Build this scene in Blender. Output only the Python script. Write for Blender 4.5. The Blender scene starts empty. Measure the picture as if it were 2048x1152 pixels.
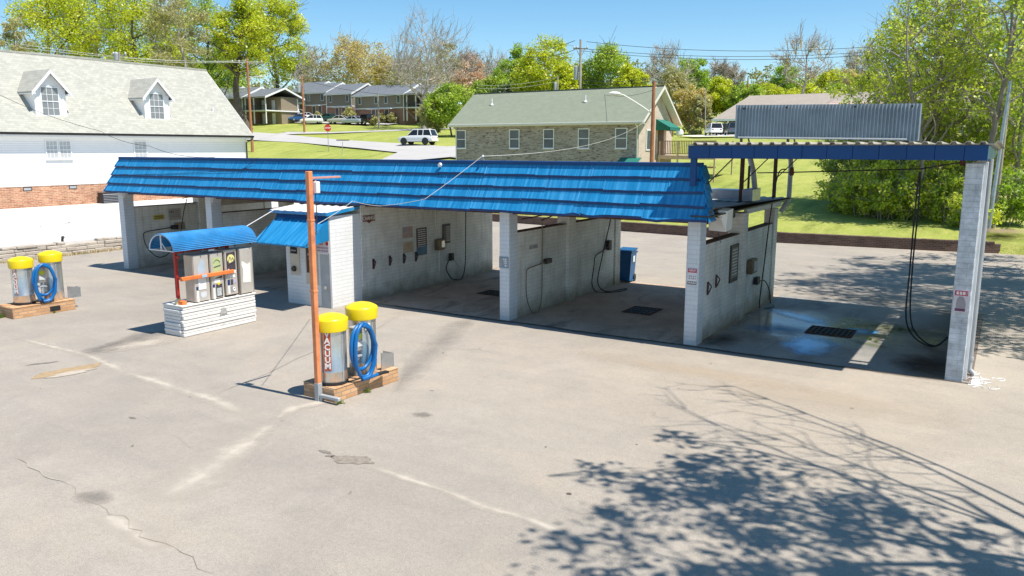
import bpy, math, random
import numpy as np
from mathutils import Vector, Matrix
R=math.radians
S=bpy.context.scene
COL=S.collection
# ------------------------------------------------------------ camera
CX,CY,CZ=10.685,-16.439,4.3
FPX,PITCH,YAW=1579.55,0.1758,0.5603
cam=bpy.data.cameras.new('camera'); camo=bpy.data.objects.new('camera',cam); COL.objects.link(camo)
cam.sensor_width=36; cam.lens=FPX/2048*36; cam.clip_start=0.1; cam.clip_end=3000
camo.location=(CX,CY,CZ); camo.rotation_euler=(math.pi/2-PITCH,0,YAW)
S.camera=camo
# ------------------------------------------------------------ light
SUN_EL,SUN_AZ=R(63),R(2.5)      # azimuth measured from +X towards +Y
w=bpy.data.worlds.new('World'); S.world=w; w.use_nodes=True
nt=w.node_tree; nt.nodes.clear()
sky=nt.nodes.new('ShaderNodeTexSky'); sky.sky_type='NISHITA'; sky.sun_disc=False
sky.sun_elevation=SUN_EL; sky.sun_rotation=math.pi/2-SUN_AZ
sky.air_density=1.0; sky.dust_density=0.1; sky.ozone_density=3.0; sky.altitude=400
bg=nt.nodes.new('ShaderNodeBackground'); bg.inputs['Strength'].default_value=0.112
wo=nt.nodes.new('ShaderNodeOutputWorld')
hs=nt.nodes.new('ShaderNodeHueSaturation'); hs.inputs['Saturation'].default_value=1.22; hs.inputs['Hue'].default_value=.492; hs.inputs['Value'].default_value=.92
nt.links.new(sky.outputs[0],hs.inputs['Color']); nt.links.new(hs.outputs[0],bg.inputs[0]); nt.links.new(bg.outputs[0],wo.inputs[0])
sl=bpy.data.lights.new('sun','SUN'); sl.energy=4.6; sl.angle=R(0.55); sl.color=(1,.935,.83)
so=bpy.data.objects.new('sun',sl); COL.objects.link(so)
sd=Vector((math.cos(SUN_EL)*math.cos(SUN_AZ),math.cos(SUN_EL)*math.sin(SUN_AZ),math.sin(SUN_EL)))
so.rotation_euler=sd.to_track_quat('Z','Y').to_euler(); so.location=(20,0,40)
S.view_settings.view_transform='Standard'; S.view_settings.look='None'
S.view_settings.exposure=0.62; S.view_settings.gamma=1
S.render.engine='CYCLES'
S.cycles.max_bounces=6; S.cycles.transparent_max_bounces=8
# ------------------------------------------------------------ photograph geometry helpers (return real world points)
FW=np.array([-math.sin(YAW)*math.cos(PITCH),math.cos(YAW)*math.cos(PITCH),-math.sin(PITCH)])
RT=np.array([math.cos(YAW),math.sin(YAW),0.]); UP=np.cross(RT,FW); CAM=np.array([CX,CY,CZ])
def ray(x,y): return FW+RT*(x-1024)/FPX-UP*(y-576)/FPX
def atD(x,y,D): return CAM+ray(x,y)*D
KB=[(-19.5,23.6),(-18,22.9),(-6.5,21.6),(2,20.65),(8.6,21.25),(10.35,21.6)]
TZ=[(-60,-.03),(20.99,-.03),(21.03,.36),(28,.85),(36,1.6),(50,3.1),(62,4.45),(75,5.1),(103,6.0),(120,6.7),(160,9.6),(200,13.),(260,16),(330,17),(900,18)]
TX,TV=[a for a,b in TZ],[b for a,b in TZ]
def tz(x,y):
    x=np.asarray(x,float); y=np.asarray(y,float)
    y=y-(np.interp(x,[a for a,b in KB],[b for a,b in KB])-20.9)*np.interp(y,[0,15,25,60],[0,1,1,0])
    z=np.interp(y,TX,TV)+np.clip(-x-38,0,90)*np.clip(y-50,0,60)*.00100
    z=z-np.clip(-x-23,0,6)/6*np.clip(z-.0,0,1)*0
    return z
def gnd(px,py):
    "point of the terrain seen at a place of the photograph"
    d=ray(px,py); lo=5.
    for t in np.arange(20,420,.5):
        p=CAM+d*t
        if p[2]<tz(p[0],p[1]): return p
    return CAM+d*300
def onD(px,D):
    "terrain point in a picture column at forward distance D"
    p=atD(px,300,D); return (float(p[0]),float(p[1]),float(tz(p[0],p[1])))
# ------------------------------------------------------------ mesh builder
class MB:
    def __init__(s): s.v=[]; s.f=[]; s.sm=[]
    def add(s,vs,fs,sm=False):
        n=len(s.v); s.v+=[tuple(map(float,p)) for p in vs]; s.f+=[tuple(i+n for i in f) for f in fs]; s.sm+=[sm]*len(fs); return s
    def box(s,x0,x1,y0,y1,z0,z1):
        return s.add([(x0,y0,z0),(x1,y0,z0),(x1,y1,z0),(x0,y1,z0),(x0,y0,z1),(x1,y0,z1),(x1,y1,z1),(x0,y1,z1)],
          [(0,3,2,1),(4,5,6,7),(0,1,5,4),(1,2,6,5),(2,3,7,6),(3,0,4,7)])
    def bbox(s,x0,x1,y0,y1,z0,z1,b=.02):
        "box with bevelled edges"
        if x1<x0:x0,x1=x1,x0
        if y1<y0:y0,y1=y1,y0
        V=[];idx={}
        def P(i,j,k,a):
            c=[(x0,x1)[i],(y0,y1)[j],(z0,z1)[k]]
            for q in range(3):
                if q!=a: c[q]+= b if (i,j,k)[q]==0 else -b
            return tuple(c)
        for i in(0,1):
            for j in(0,1):
                for k in(0,1):
                    for a in range(3): idx[i,j,k,a]=len(V); V.append(P(i,j,k,a))
        F=[]
        for a in range(3):
            o=[q for q in range(3) if q!=a]
            for sgn in(0,1):
                f=[]
                for u,v in((0,0),(1,0),(1,1),(0,1)):
                    t=[0,0,0]; t[a]=sgn; t[o[0]]=u; t[o[1]]=v; f.append(idx[t[0],t[1],t[2],a])
                if (sgn==1)!=(a!=1): f=f[::-1]
                F.append(tuple(f))
        for a in range(3):
            o=[q for q in range(3) if q!=a]
            for u in(0,1):
                for v in(0,1):
                    t0=[0,0,0];t1=[0,0,0];t0[o[0]]=t1[o[0]]=u;t0[o[1]]=t1[o[1]]=v;t1[a]=1
                    F.append((idx[tuple(t0)+(o[0],)],idx[tuple(t1)+(o[0],)],idx[tuple(t1)+(o[1],)],idx[tuple(t0)+(o[1],)]))
        for i in(0,1):
            for j in(0,1):
                for k in(0,1): F.append((idx[i,j,k,0],idx[i,j,k,1],idx[i,j,k,2]))
        return s.add(V,F)
    def quad(s,a,b,c,d): return s.add([a,b,c,d],[(0,1,2,3)])
    def slab(s,pts,off):
        "polygon extruded by vector off"
        n=len(pts); o=np.array(off,float); P=[np.array(p,float) for p in pts]
        return s.add([*P,*[p+o for p in P]],[tuple(range(n))[::-1],tuple(range(n,2*n))]+[(i,(i+1)%n,n+(i+1)%n,n+i) for i in range(n)])
    def tube(s,pts,r,n=8,cap=True,closed=False):
        P=[np.array(p,float) for p in pts]; m=len(P)
        rs=r if hasattr(r,'__len__') else [r]*m
        vs=[];prev=None
        for i in range(m):
            if closed: t=P[(i+1)%m]-P[i-1]
            else: t=P[min(i+1,m-1)]-P[max(i-1,0)]
            t=t/(np.linalg.norm(t)+1e-9)
            if prev is None:
                a=np.array([0,0,1.]) if abs(t[2])<.9 else np.array([1.,0,0])
                u=np.cross(t,a)
            else: u=prev-t*(prev@t)
            u/=np.linalg.norm(u)+1e-9; prev=u; v=np.cross(t,u)
            for k in range(n):
                a=2*math.pi*k/n; vs.append(P[i]+rs[i]*(u*math.cos(a)+v*math.sin(a)))
        fs=[];L=m if closed else m-1
        for i in range(L):
            j=(i+1)%m
            for k in range(n): fs.append((i*n+k,i*n+(k+1)%n,j*n+(k+1)%n,j*n+k))
        if cap and not closed: fs+=[tuple(range(n))[::-1],tuple((m-1)*n+k for k in range(n))]
        return s.add(vs,fs,n>4)
    def cyl(s,c,r,z0,z1,n=24): return s.tube([(c[0],c[1],z0),(c[0],c[1],z1)],r,n)
    def lathe(s,c,prof,n=28,axis=2):
        vs=[];fs=[]
        for r,z in prof:
            for k in range(n):
                a=2*math.pi*k/n; p=[r*math.cos(a),r*math.sin(a),z]
                if axis==0: p=[p[2],p[0],p[1]]
                if axis==1: p=[p[0],p[2],p[1]]
                vs.append((c[0]+p[0],c[1]+p[1],c[2]+p[2]))
        m=len(prof)
        for i in range(m-1):
            for k in range(n): fs.append((i*n+k,i*n+(k+1)%n,(i+1)*n+(k+1)%n,(i+1)*n+k))
        fs+=[tuple(range(n))[::-1],tuple((m-1)*n+k for k in range(n))]
        return s.add(vs,fs,True)
    def build(s,name,mat,parent=None,loc=(0,0,0),kind=None):
        me=bpy.data.meshes.new(name); me.from_pydata(s.v,[],s.f); me.materials.append(mat)
        me.polygons.foreach_set('use_smooth',s.sm)
        me.update()
        if any(s.sm):
            import bmesh
            b=bmesh.new(); b.from_mesh(me); bmesh.ops.recalc_face_normals(b,faces=b.faces)
            for e in b.edges:
                if len(e.link_faces)==2 and e.calc_face_angle(0)>.7: e.smooth=False
            b.to_mesh(me); b.free()
        else:
            import bmesh
            b=bmesh.new(); b.from_mesh(me); bmesh.ops.recalc_face_normals(b,faces=b.faces); b.to_mesh(me); b.free()
        o=bpy.data.objects.new(name,me); COL.objects.link(o); o.location=loc
        if parent: o.parent=parent
        if kind: o['kind']=kind
        return o
def npmesh(name,V,F,mat,smooth=False):
    me=bpy.data.meshes.new(name); V=np.asarray(V,np.float32); F=np.asarray(F,np.int32); k=F.shape[1]
    me.vertices.add(len(V)); me.vertices.foreach_set('co',V.ravel())
    me.loops.add(F.size); me.loops.foreach_set('vertex_index',F.ravel())
    me.polygons.add(len(F)); me.polygons.foreach_set('loop_start',np.arange(0,F.size,k,dtype=np.int32))
    me.polygons.foreach_set('loop_total',np.full(len(F),k,np.int32))
    if smooth: me.polygons.foreach_set('use_smooth',np.ones(len(F),bool))
    me.materials.append(mat); me.update(calc_edges=True)
    return me
def thing(name,label,cat,loc=(0,0,0),rz=0,group=None):
    o=bpy.data.objects.new(name,None); COL.objects.link(o); o.location=loc; o.rotation_euler=(0,0,rz)
    o.empty_display_size=.3
    return tag(o,label,cat,group)
def tag(o,label,cat,group=None):
    o['label']=label; o['category']=cat
    if group: o['group']=group
    return o
def struct(o): o['kind']='structure'; return o
def dup(root,loc,rz=0,label=None,group=None,scale=None):
    r=root.copy(); COL.objects.link(r); r.location=loc; r.rotation_euler=(0,0,rz)
    if scale: r.scale=scale
    if label: r['label']=label
    if group: r['group']=group
    for c in list(root.children):
        k=c.copy(); COL.objects.link(k); k.parent=r
        for g in c.children:
            h=g.copy(); COL.objects.link(h); h.parent=k
    return r
# ------------------------------------------------------------ materials
def newmat(name):
    m=bpy.data.materials.new(name); m.use_nodes=True; n=m.node_tree; n.nodes.clear()
    o=n.nodes.new('ShaderNodeOutputMaterial'); b=n.nodes.new('ShaderNodeBsdfPrincipled')
    n.links.new(b.outputs[0],o.inputs[0]); return m,n,b
class N:
    "small node helper"
    def __init__(s,nt): s.nt=nt
    def new(s,t,**k):
        n=s.nt.nodes.new(t)
        for a,b in k.items(): setattr(n,a,b)
        return n
    def l(s,a,b): s.nt.links.new(a,b)
    def math(s,op,a,b=None,clamp=False):
        n=s.new('ShaderNodeMath',operation=op,use_clamp=clamp)
        for i,x in enumerate((a,b)):
            if x is None: continue
            if hasattr(x,'node'): s.l(x,n.inputs[i])
            else: n.inputs[i].default_value=x
        return n.outputs[0]
    def mix(s,f,a,b,bt='MIX'):
        n=s.new('ShaderNodeMix',data_type='RGBA',blend_type=bt)
        for i,x in ((0,f),(6,a),(7,b)):
            if hasattr(x,'node'): s.l(x,n.inputs[i])
            elif i==0: n.inputs[0].default_value=x
            else: n.inputs[i].default_value=(*x,1)
        return n.outputs[2]
    def noise(s,vec,scale,detail=4,rough=.6,dist=0):
        n=s.new('ShaderNodeTexNoise'); n.inputs['Scale'].default_value=scale; n.inputs['Detail'].default_value=detail
        n.inputs['Roughness'].default_value=rough; n.inputs['Distortion'].default_value=dist
        if vec is not None: s.l(vec,n.inputs['Vector'])
        return n.outputs[0]
    def ramp(s,f,*st):
        n=s.new('ShaderNodeValToRGB'); e=n.color_ramp.elements
        while len(e)<len(st): e.new(.5)
        for i,(p,c) in enumerate(st): e[i].position=p; e[i].color=(*c,1) if len(c)==3 else c
        s.l(f,n.inputs[0]); return n.outputs[0]
    def rng(s,f,a,b,c=0,d=1):
        n=s.new('ShaderNodeMapRange'); s.l(f,n.inputs[0])
        for i,x in enumerate((a,b,c,d)): n.inputs[i+1].default_value=x
        return n.outputs[0]
    def coord(s,k='Object'): return s.new('ShaderNodeTexCoord').outputs[k]
    def mapping(s,vec,scale=(1,1,1),rot=(0,0,0),loc=(0,0,0)):
        n=s.new('ShaderNodeMapping'); n.inputs['Scale'].default_value=scale; n.inputs['Rotation'].default_value=rot; n.inputs['Location'].default_value=loc
        s.l(vec,n.inputs[0]); return n.outputs[0]
    def bump(s,h,strength=.3,dist=.02):
        n=s.new('ShaderNodeBump'); n.inputs['Strength'].default_value=strength; n.inputs['Distance'].default_value=dist
        s.l(h,n.inputs['Height']); return n.outputs[0]
    def wall(s):
        "uv on walls from object coordinates: (x|y, z) or (x,y) on flat tops"
        t=s.new('ShaderNodeTexCoord'); a=s.new('ShaderNodeSeparateXYZ'); s.l(t.outputs['Object'],a.inputs[0])
        b=s.new('ShaderNodeSeparateXYZ'); s.l(t.outputs['Normal'],b.inputs[0])
        ax=s.math('ABSOLUTE',b.outputs[0]); ay=s.math('ABSOLUTE',b.outputs[1]); az=s.math('ABSOLUTE',b.outputs[2])
        fx=s.math('GREATER_THAN',ax,ay); fz=s.math('GREATER_THAN',az,.93)
        u=s.new('ShaderNodeMix'); s.l(fx,u.inputs[0]); s.l(a.outputs[0],u.inputs[2]); s.l(a.outputs[1],u.inputs[3])
        u2=s.new('ShaderNodeMix'); s.l(fz,u2.inputs[0]); s.l(u.outputs[0],u2.inputs[2]); s.l(a.outputs[0],u2.inputs[3])
        v=s.new('ShaderNodeMix'); s.l(fz,v.inputs[0]); s.l(a.outputs[2],v.inputs[2]); s.l(a.outputs[1],v.inputs[3])
        c=s.new('ShaderNodeCombineXYZ'); s.l(u2.outputs[0],c.inputs[0]); s.l(v.outputs[0],c.inputs[1])
        return c.outputs[0]
_c={}
def mat(name,col,rough=.6,metal=0,var=.12,vs=3.,bump=0,bs=30.,spec=None,dirt_or_sheen=None,emit=None):
    if name in _c: return _c[name]
    m,nt_,b=newmat(name); h=N(nt_); co=h.coord()
    n=h.noise(co,vs,5); f=h.rng(n,.3,.7,1-var,1+var*.6)
    mul=h.new('ShaderNodeMix',data_type='RGBA',blend_type='MULTIPLY'); mul.inputs[0].default_value=1; mul.inputs[6].default_value=(*col,1)
    cc=h.new('ShaderNodeCombineColor'); [h.l(f,cc.inputs[i]) for i in range(3)]; h.l(cc.outputs[0],mul.inputs[7]); c=mul.outputs[2]
    if dirt_or_sheen:
        n2=h.noise(co,dirt_or_sheen[2],6,.7); c=h.mix(h.math('MULTIPLY',h.rng(n2,dirt_or_sheen[3] if len(dirt_or_sheen)>3 else .5,.75),dirt_or_sheen[1]),c,dirt_or_sheen[0])
    h.l(c,b.inputs['Base Color']); b.inputs['Roughness'].default_value=rough; b.inputs['Metallic'].default_value=metal
    if spec is not None: b.inputs['Specular IOR Level'].default_value=spec
    if bump: h.l(h.bump(h.noise(co,bs,4),bump,.01),b.inputs['Normal'])
    if emit: b.inputs['Emission Color'].default_value=(*col,1); b.inputs['Emission Strength'].default_value=emit
    _c[name]=m; return m
def brickmat(name,c1,c2,mortar,bw,bh,ms=.01,rough=.85,var=.15,bump=.4,bias=0,stain=None,offset=.5,vs=1.5,dash=None):
    m,nt_,b=newmat(name); h=N(nt_); uv=h.wall(); t=h.new('ShaderNodeTexBrick'); h.l(uv,t.inputs['Vector'])
    t.inputs['Color1'].default_value=(*c1,1); t.inputs['Color2'].default_value=(*c2,1); t.inputs['Mortar'].default_value=(*mortar,1)
    t.inputs['Scale'].default_value=1; t.inputs['Mortar Size'].default_value=ms; t.inputs['Brick Width'].default_value=bw; t.inputs['Row Height'].default_value=bh
    t.inputs['Bias'].default_value=bias; t.inputs['Mortar Smooth'].default_value=.3; t.offset=offset
    co=h.coord(); n=h.noise(co,vs,6,.65); f=h.rng(n,.3,.7,1-var,1+var*.5)
    cc=h.new('ShaderNodeCombineColor'); [h.l(f,cc.inputs[i]) for i in range(3)]
    c=h.mix(1,t.outputs[0],cc.outputs[0],'MULTIPLY')
    if dash: n5=h.noise(h.mapping(uv,(1.,5.2,1.)),2.6,2,.6); c=h.mix(h.math('MULTIPLY',h.rng(n5,.56,.62),dash[1]),c,dash[0])
    if stain:   # grime creeping up from the foot: a stain of the wall itself
        sp=h.new('ShaderNodeSeparateXYZ'); h.l(co,sp.inputs[0]); n2=h.noise(co,2.2,6,.7)
        k=h.math('ADD',h.math('MULTIPLY',sp.outputs[2],-1.7),h.math('MULTIPLY',n2,1.5)); c=h.mix(h.math('MULTIPLY',h.rng(k,-.1,.75),stain[1]),c,stain[0])
        n3=h.noise(h.mapping(co,(3.,3.,.35)),1.6,6,.7); c=h.mix(h.math('MULTIPLY',h.rng(n3,.52,.74),stain[1]*.55),c,stain[0])
    h.l(c,b.inputs['Base Color']); b.inputs['Roughness'].default_value=rough
    hb=h.math('ADD',h.math('MULTIPLY',t.outputs[1],-1.),h.math('MULTIPLY',h.noise(co,60,3),.25))
    h.l(h.bump(hb,bump,.01),b.inputs['Normal']); _c[name]=m; return m
def asphalt():
    m,nt_,b=newmat('faded_asphalt'); h=N(nt_); co=h.coord()
    big=h.noise(co,.16,5,.6,.6); mid=h.noise(co,.9,6,.65); fine=h.noise(co,75,2,.9); spk=h.noise(co,90,2,.9)
    c=h.ramp(big,(.3,(.325,.290,.250)),(.5,(.372,.332,.286)),(.7,(.418,.366,.304)))
    c=h.mix(h.math('MULTIPLY',h.rng(mid,.45,.75),.40),c,(.235,.218,.20))
    tan=h.noise(h.mapping(co,(1,1,1),(0,0,.6),(7,3,0)),.33,6,.62,1.2); c=h.mix(h.math('MULTIPLY',h.rng(tan,.52,.78),.55),c,(.46,.385,.30))
    sx=h.new('ShaderNodeSeparateXYZ'); h.l(co,sx.inputs[0])
    # tan silt in front of the truck bay, darker rolled strip by the kiosk
    d=h.new('ShaderNodeVectorMath',operation='DISTANCE'); h.l(h.mapping(co,(.75,1,1)),d.inputs[0]); d.inputs[1].default_value=(5.6,-3.0,0)
    c=h.mix(h.math('MULTIPLY',h.rng(h.math('ADD',d.outputs['Value'],h.math('MULTIPLY',mid,2.)),5.6,1.8),.40),c,(.47,.385,.29))
    streak=h.noise(h.mapping(co,(.25,2.6,1),(0,0,R(9))),1.0,5,.6,.4); c=h.mix(h.math('MULTIPLY',h.rng(streak,.5,.8),.30),c,(.25,.232,.212))
    c=h.mix(h.rng(fine,.40,.52,.55,0),c,(.15,.14,.13))
    c=h.mix(h.rng(spk,.64,.70,0,.7),c,(.66,.61,.54)); blot=h.noise(co,.55,7,.75,.5); c=h.mix(h.math('MULTIPLY',h.rng(blot,.54,.70),.22),c,(.22,.20,.18)); pale=h.noise(h.mapping(co,(1,1,1),(0,0,1.),(3,9,0)),.45,7,.72,.8); c=h.mix(h.math('MULTIPLY',h.rng(pale,.52,.74),.25),c,(.50,.455,.40))
    vg=h.new('ShaderNodeTexVoronoi',feature='F1'); vg.inputs['Scale'].default_value=33; h.l(co,vg.inputs['Vector']); sg=h.new('ShaderNodeSeparateColor'); h.l(vg.outputs['Color'],sg.inputs[0]); gm=h.rng(sg.outputs[0],0,1,.935,1.055); gc=h.new('ShaderNodeCombineColor'); [h.l(gm,gc.inputs[i]) for i in range(3)]; c=h.mix(1,c,gc.outputs[0],'MULTIPLY')
    # old tyre / oil spots
    v=h.new('ShaderNodeTexVoronoi',feature='F1'); v.inputs['Scale'].default_value=.42; h.l(h.mapping(co,loc=(2.3,1.1,0)),v.inputs['Vector'])
    dd=h.math('ADD',v.outputs['Distance'],h.math('MULTIPLY',mid,.12)); c=h.mix(h.rng(dd,.115,.09,0,.35),c,(.16,.145,.13))
    # hairline cracks
    v2=h.new('ShaderNodeTexVoronoi',feature='DISTANCE_TO_EDGE'); v2.inputs['Scale'].default_value=.13
    wv=h.new('ShaderNodeVectorMath',operation='ADD'); h.l(co,wv.inputs[0]); nn=h.new('ShaderNodeTexNoise'); nn.inputs['Scale'].default_value=1.3; nn.inputs['Detail'].default_value=6; h.l(co,nn.inputs['Vector'])
    sc=h.new('ShaderNodeVectorMath',operation='SCALE'); h.l(nn.outputs['Color'],sc.inputs[0]); sc.inputs['Scale'].default_value=.9; h.l(sc.outputs[0],wv.inputs[1]); h.l(wv.outputs[0],v2.inputs['Vector'])
    gate=h.rng(h.noise(co,.22,2),.58,.66,0,.8)
    cr=h.math('MULTIPLY',h.rng(v2.outputs['Distance'],.0006,.0026,1,0),gate); c=h.mix(h.math('MULTIPLY',cr,.6),c,(.14,.12,.10))
    h.l(c,b.inputs['Base Color']); b.inputs['Roughness'].default_value=.9; b.inputs['Specular IOR Level'].default_value=.25
    h.l(h.bump(h.math('ADD',fine,h.math('MULTIPLY',cr,-1.5)),.55,.006),b.inputs['Normal']); return m
def grassmat(name,a,bcol,dry,mow=.25,ang=0.):
    m,nt_,b=newmat(name); h=N(nt_); co=h.coord()
    n1=h.noise(co,.12,5,.6); n2=h.noise(co,1.6,6,.7); n3=h.noise(h.mapping(co,(1,.22,1),(0,0,ang)),.85,5,.7)
    c=h.mix(h.rng(n1,.35,.65),a,bcol); c=h.mix(h.math('MULTIPLY',h.rng(n2,.45,.75),.55),c,dry); c=h.mix(h.math('MULTIPLY',h.rng(n3,.5,.7),mow),c,tuple(x*.55 for x in a))
    n4=h.noise(co,14,3,.8); c=h.mix(h.rng(n4,.4,.52,.35,0),c,tuple(x*.4 for x in a))
    h.l(c,b.inputs['Base Color']); b.inputs['Roughness'].default_value=.95; b.inputs['Specular IOR Level'].default_value=.1
    h.l(h.bump(h.math('ADD',n4,n2),.8,.05),b.inputs['Normal']); return m
def leafmat(name,c1,c2,c3,scale=.5):
    m,nt_,b=newmat(name); h=N(nt_); co=h.coord(); g=h.new('ShaderNodeNewGeometry')
    n=h.noise(co,scale,4,.6); c=h.ramp(n,(.32,c1),(.5,c2),(.68,c3))
    r=h.rng(g.outputs['Random Per Island'],0,1,.72,1.28); cc=h.new('ShaderNodeCombineColor'); [h.l(r,cc.inputs[i]) for i in range(3)]
    c=h.mix(1,c,cc.outputs[0],'MULTIPLY')
    nt_.nodes.remove(b); d=h.new('ShaderNodeBsdfDiffuse'); t=h.new('ShaderNodeBsdfTranslucent'); h.l(c,d.inputs[0]); h.l(c,t.inputs[0])
    ms=h.new('ShaderNodeMixShader'); ms.inputs[0].default_value=.56; h.l(d.outputs[0],ms.inputs[1]); h.l(t.outputs[0],ms.inputs[2])
    gl=h.new('ShaderNodeBsdfGlossy'); gl.inputs['Roughness'].default_value=.45; gl.inputs[0].default_value=(1,1,1,1); m2=h.new('ShaderNodeMixShader'); m2.inputs[0].default_value=.04
    h.l(ms.outputs[0],m2.inputs[1]); h.l(gl.outputs[0],m2.inputs[2])
    o=[x for x in nt_.nodes if x.type=='OUTPUT_MATERIAL'][0]; h.l(m2.outputs[0],o.inputs[0]); return m
def bluemetal(name,col,ribs=9.,worn=.35):
    "painted sheet metal with fine pressed ribs running down the slope"
    m,nt_,b=newmat(name); h=N(nt_); co=h.coord()
    n=h.noise(h.mapping(co,(1.6,1,.5)),1.1,6,.7); st=h.noise(h.mapping(co,(17,.6,.5)),1,2,.6)
    c=h.mix(h.math('MULTIPLY',h.rng(n,.45,.72),worn),col,(.07,.36,.68)); c=h.mix(h.math('MULTIPLY',h.rng(st,.5,.68),.42),c,tuple(x*.5 for x in col)); c=h.mix(h.math('MULTIPLY',h.rng(st,.5,.34),.4),c,(.10,.40,.70))
    h.l(c,b.inputs['Base Color']); b.inputs['Roughness'].default_value=.42
    wv=h.new('ShaderNodeTexWave',bands_direction='X'); wv.inputs['Scale'].default_value=ribs; wv.inputs['Distortion'].default_value=.6; h.l(co,wv.inputs['Vector'])
    h.l(h.bump(h.math('ADD',h.math('MULTIPLY',st,1.6),h.math('MULTIPLY',n,2)),.5,.015),b.inputs['Normal']); return m
M=dict(
 asphalt=asphalt(),
 lawn=grassmat('mown_grass',(.265,.325,.065),(.37,.40,.10),(.54,.48,.20),.65,.5),
 cmu=brickmat('white_painted_block',(.78,.765,.71),(.75,.735,.68),(.60,.585,.54),.406,.1015,.006,.75,.22,.5,stain=((.30,.255,.19),.95)),
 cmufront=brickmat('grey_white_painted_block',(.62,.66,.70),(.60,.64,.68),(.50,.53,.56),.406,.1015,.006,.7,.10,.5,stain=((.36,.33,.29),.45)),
 cmuwhite=brickmat('fresh_white_block',(.80,.79,.77),(.76,.755,.74),(.68,.67,.65),.406,.1015,.006,.75,.06,.5,stain=((.45,.40,.34),.35)),
 tanbrick=brickmat('tan_brick',(.50,.265,.12),(.64,.38,.20),(.36,.27,.20),.215,.0765,.010,.85,.15,.5),
 orangebrick=brickmat('orange_brick',(.42,.17,.09),(.56,.30,.17),(.60,.48,.38),.34,.11,.012,.85,.25,.4,dash=((.20,.075,.045),.6)),
 brownbrick=brickmat('blended_brick',(.37,.33,.29),(.085,.07,.065),(.36,.33,.30),.55,.10,.006,.85,.2,.3,bias=-.6,dash=((.075,.06,.055),.85)),
 palebrick=brickmat('pale_brick',(.58,.48,.40),(.46,.37,.31),(.56,.50,.44),.36,.10,.009,.85,.1,.3,bias=-.4),
 redbrick=brickmat('dark_red_brick',(.115,.062,.045),(.19,.105,.075),(.20,.165,.14),.215,.075,.01,.9,.3,.7),
 aptbrick=brickmat('apartment_brick',(.26,.13,.09),(.34,.18,.13),(.35,.28,.24),.4,.15,.01,.9,.2,.2),
 shingle=brickmat('grey_shingle',(.43,.425,.375),(.34,.337,.30),(.27,.27,.24),.32,.14,.007,.95,.06,.35,vs=6.),
 greenshingle=brickmat('pale_green_shingle',(.235,.262,.195),(.215,.242,.18),(.195,.218,.165),.32,.14,.006,.95,.06,.2),
 tanshingle=brickmat('taupe_shingle',(.36,.315,.27),(.33,.285,.245),(.28,.245,.21),.4,.2,.006,.95,.06,.2),
 greyshingle=brickmat('slate_shingle',(.13,.15,.18),(.16,.18,.21),(.10,.11,.13),.4,.2,.008,.95,.1,.2),
 siding=brickmat('white_clapboard',(.80,.80,.80),(.80,.80,.80),(.52,.54,.57),60,.14,.010,.6,.03,.5),
 taupesiding=brickmat('taupe_siding',(.23,.205,.165),(.23,.205,.165),(.16,.14,.115),60,.2,.012,.8,.05,.3),
 blue=bluemetal('blue_sheet_metal',(.008,.205,.46),3.2,.30),
 bluedark=mat('deep_blue_fascia_paint',(.0012,.056,.20),.7,0,.14,1.2),
 steel=mat('brushed_stainless',(.66,.64,.60),.32,.85,.12,6.,.1,60),
 doorsteel=mat('dull_stainless_door',(.60,.56,.51),.42,.35,.10,5.),
 galv=mat('galvanised_steel',(.50,.52,.54),.4,.85,.2,5.),
 dullgalv=mat('dull_grey_metal',(.42,.44,.46),.6,.3,.15,3.),
 yellow=mat('yellow_fibreglass',(.80,.60,.008),.35,0,.06,4.),
 hoseblue=mat('blue_vacuum_hose',(.003,.12,.36),.38,0,.1,8.),
 orange=mat('orange_paint',(.80,.20,.045),.55,0,.15,6.,dirt_or_sheen=((.30,.07,.03),.8,4.,.52)),
 orangepole=mat('faded_orange_pole_paint',(.76,.27,.11),.6,0,.2,5.,dirt_or_sheen=((.38,.07,.03),.8,3.,.48)),
 red=mat('red_paint',(.36,.018,.014),.5,0,.2,5.),
 white=mat('white_paint',(.80,.80,.78),.5,0,.05,3.),
 dirtywhite=mat('weathered_white_paint',(.74,.72,.69),.7,0,.08,5.,.5,12,dirt_or_sheen=((.35,.30,.26),.8,5.,.58)),
 whitetrim=mat('white_trim',(.78,.79,.80),.5,0,.03,2.),
 black=mat('black_rubber',(.018,.018,.020),.55,0,.2,8.),
 dark=mat('dark_metal',(.05,.045,.045),.5,.4,.3,6.),
 darkwin=mat('dark_window',(.02,.022,.026),.08,0,.1,1.),
 rust=mat('rusty_steel',(.11,.048,.030),.8,.2,.35,8.),
 wood=mat('weathered_deck_wood',(.36,.21,.12),.85,0,.25,4.),
 paledeck=mat('pale_deck_wood',(.60,.44,.32),.85,0,.2,4.),
 polewood=mat('utility_pole_wood',(.22,.135,.085),.9,0,.25,2.),
 rustpole=mat('red_brown_pole_wood',(.36,.15,.07),.85,0,.3,2.5),
 greypole=mat('grey_pole_wood',(.36,.32,.28),.9,0,.2,2.),
 plywood=mat('stained_plywood',(.15,.10,.065),.85,0,.3,3.),
 gutterdark=mat('dark_bronze_gutter',(.02,.017,.018),.4,.2,.1,3.),
 bark=mat('tree_bark',(.13,.105,.085),.95,0,.3,3.,.6,8),
 palebark=mat('pale_tree_bark',(.30,.27,.235),.95,0,.25,2.,.6,8),
 greybark=mat('grey_twigs',(.43,.38,.33),.95,0,.2,2.),
 apron=mat('pale_concrete',(.58,.57,.55),.9,0,.07,.5,.3,20),
 greenfab=mat('green_canvas',(.010,.16,.12),.8,0,.1,3.),
 wire=mat('cable_black',(.03,.03,.035),.6),
 wirewhite=mat('weathered_white_cable',(.55,.55,.53),.6),
)
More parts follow.
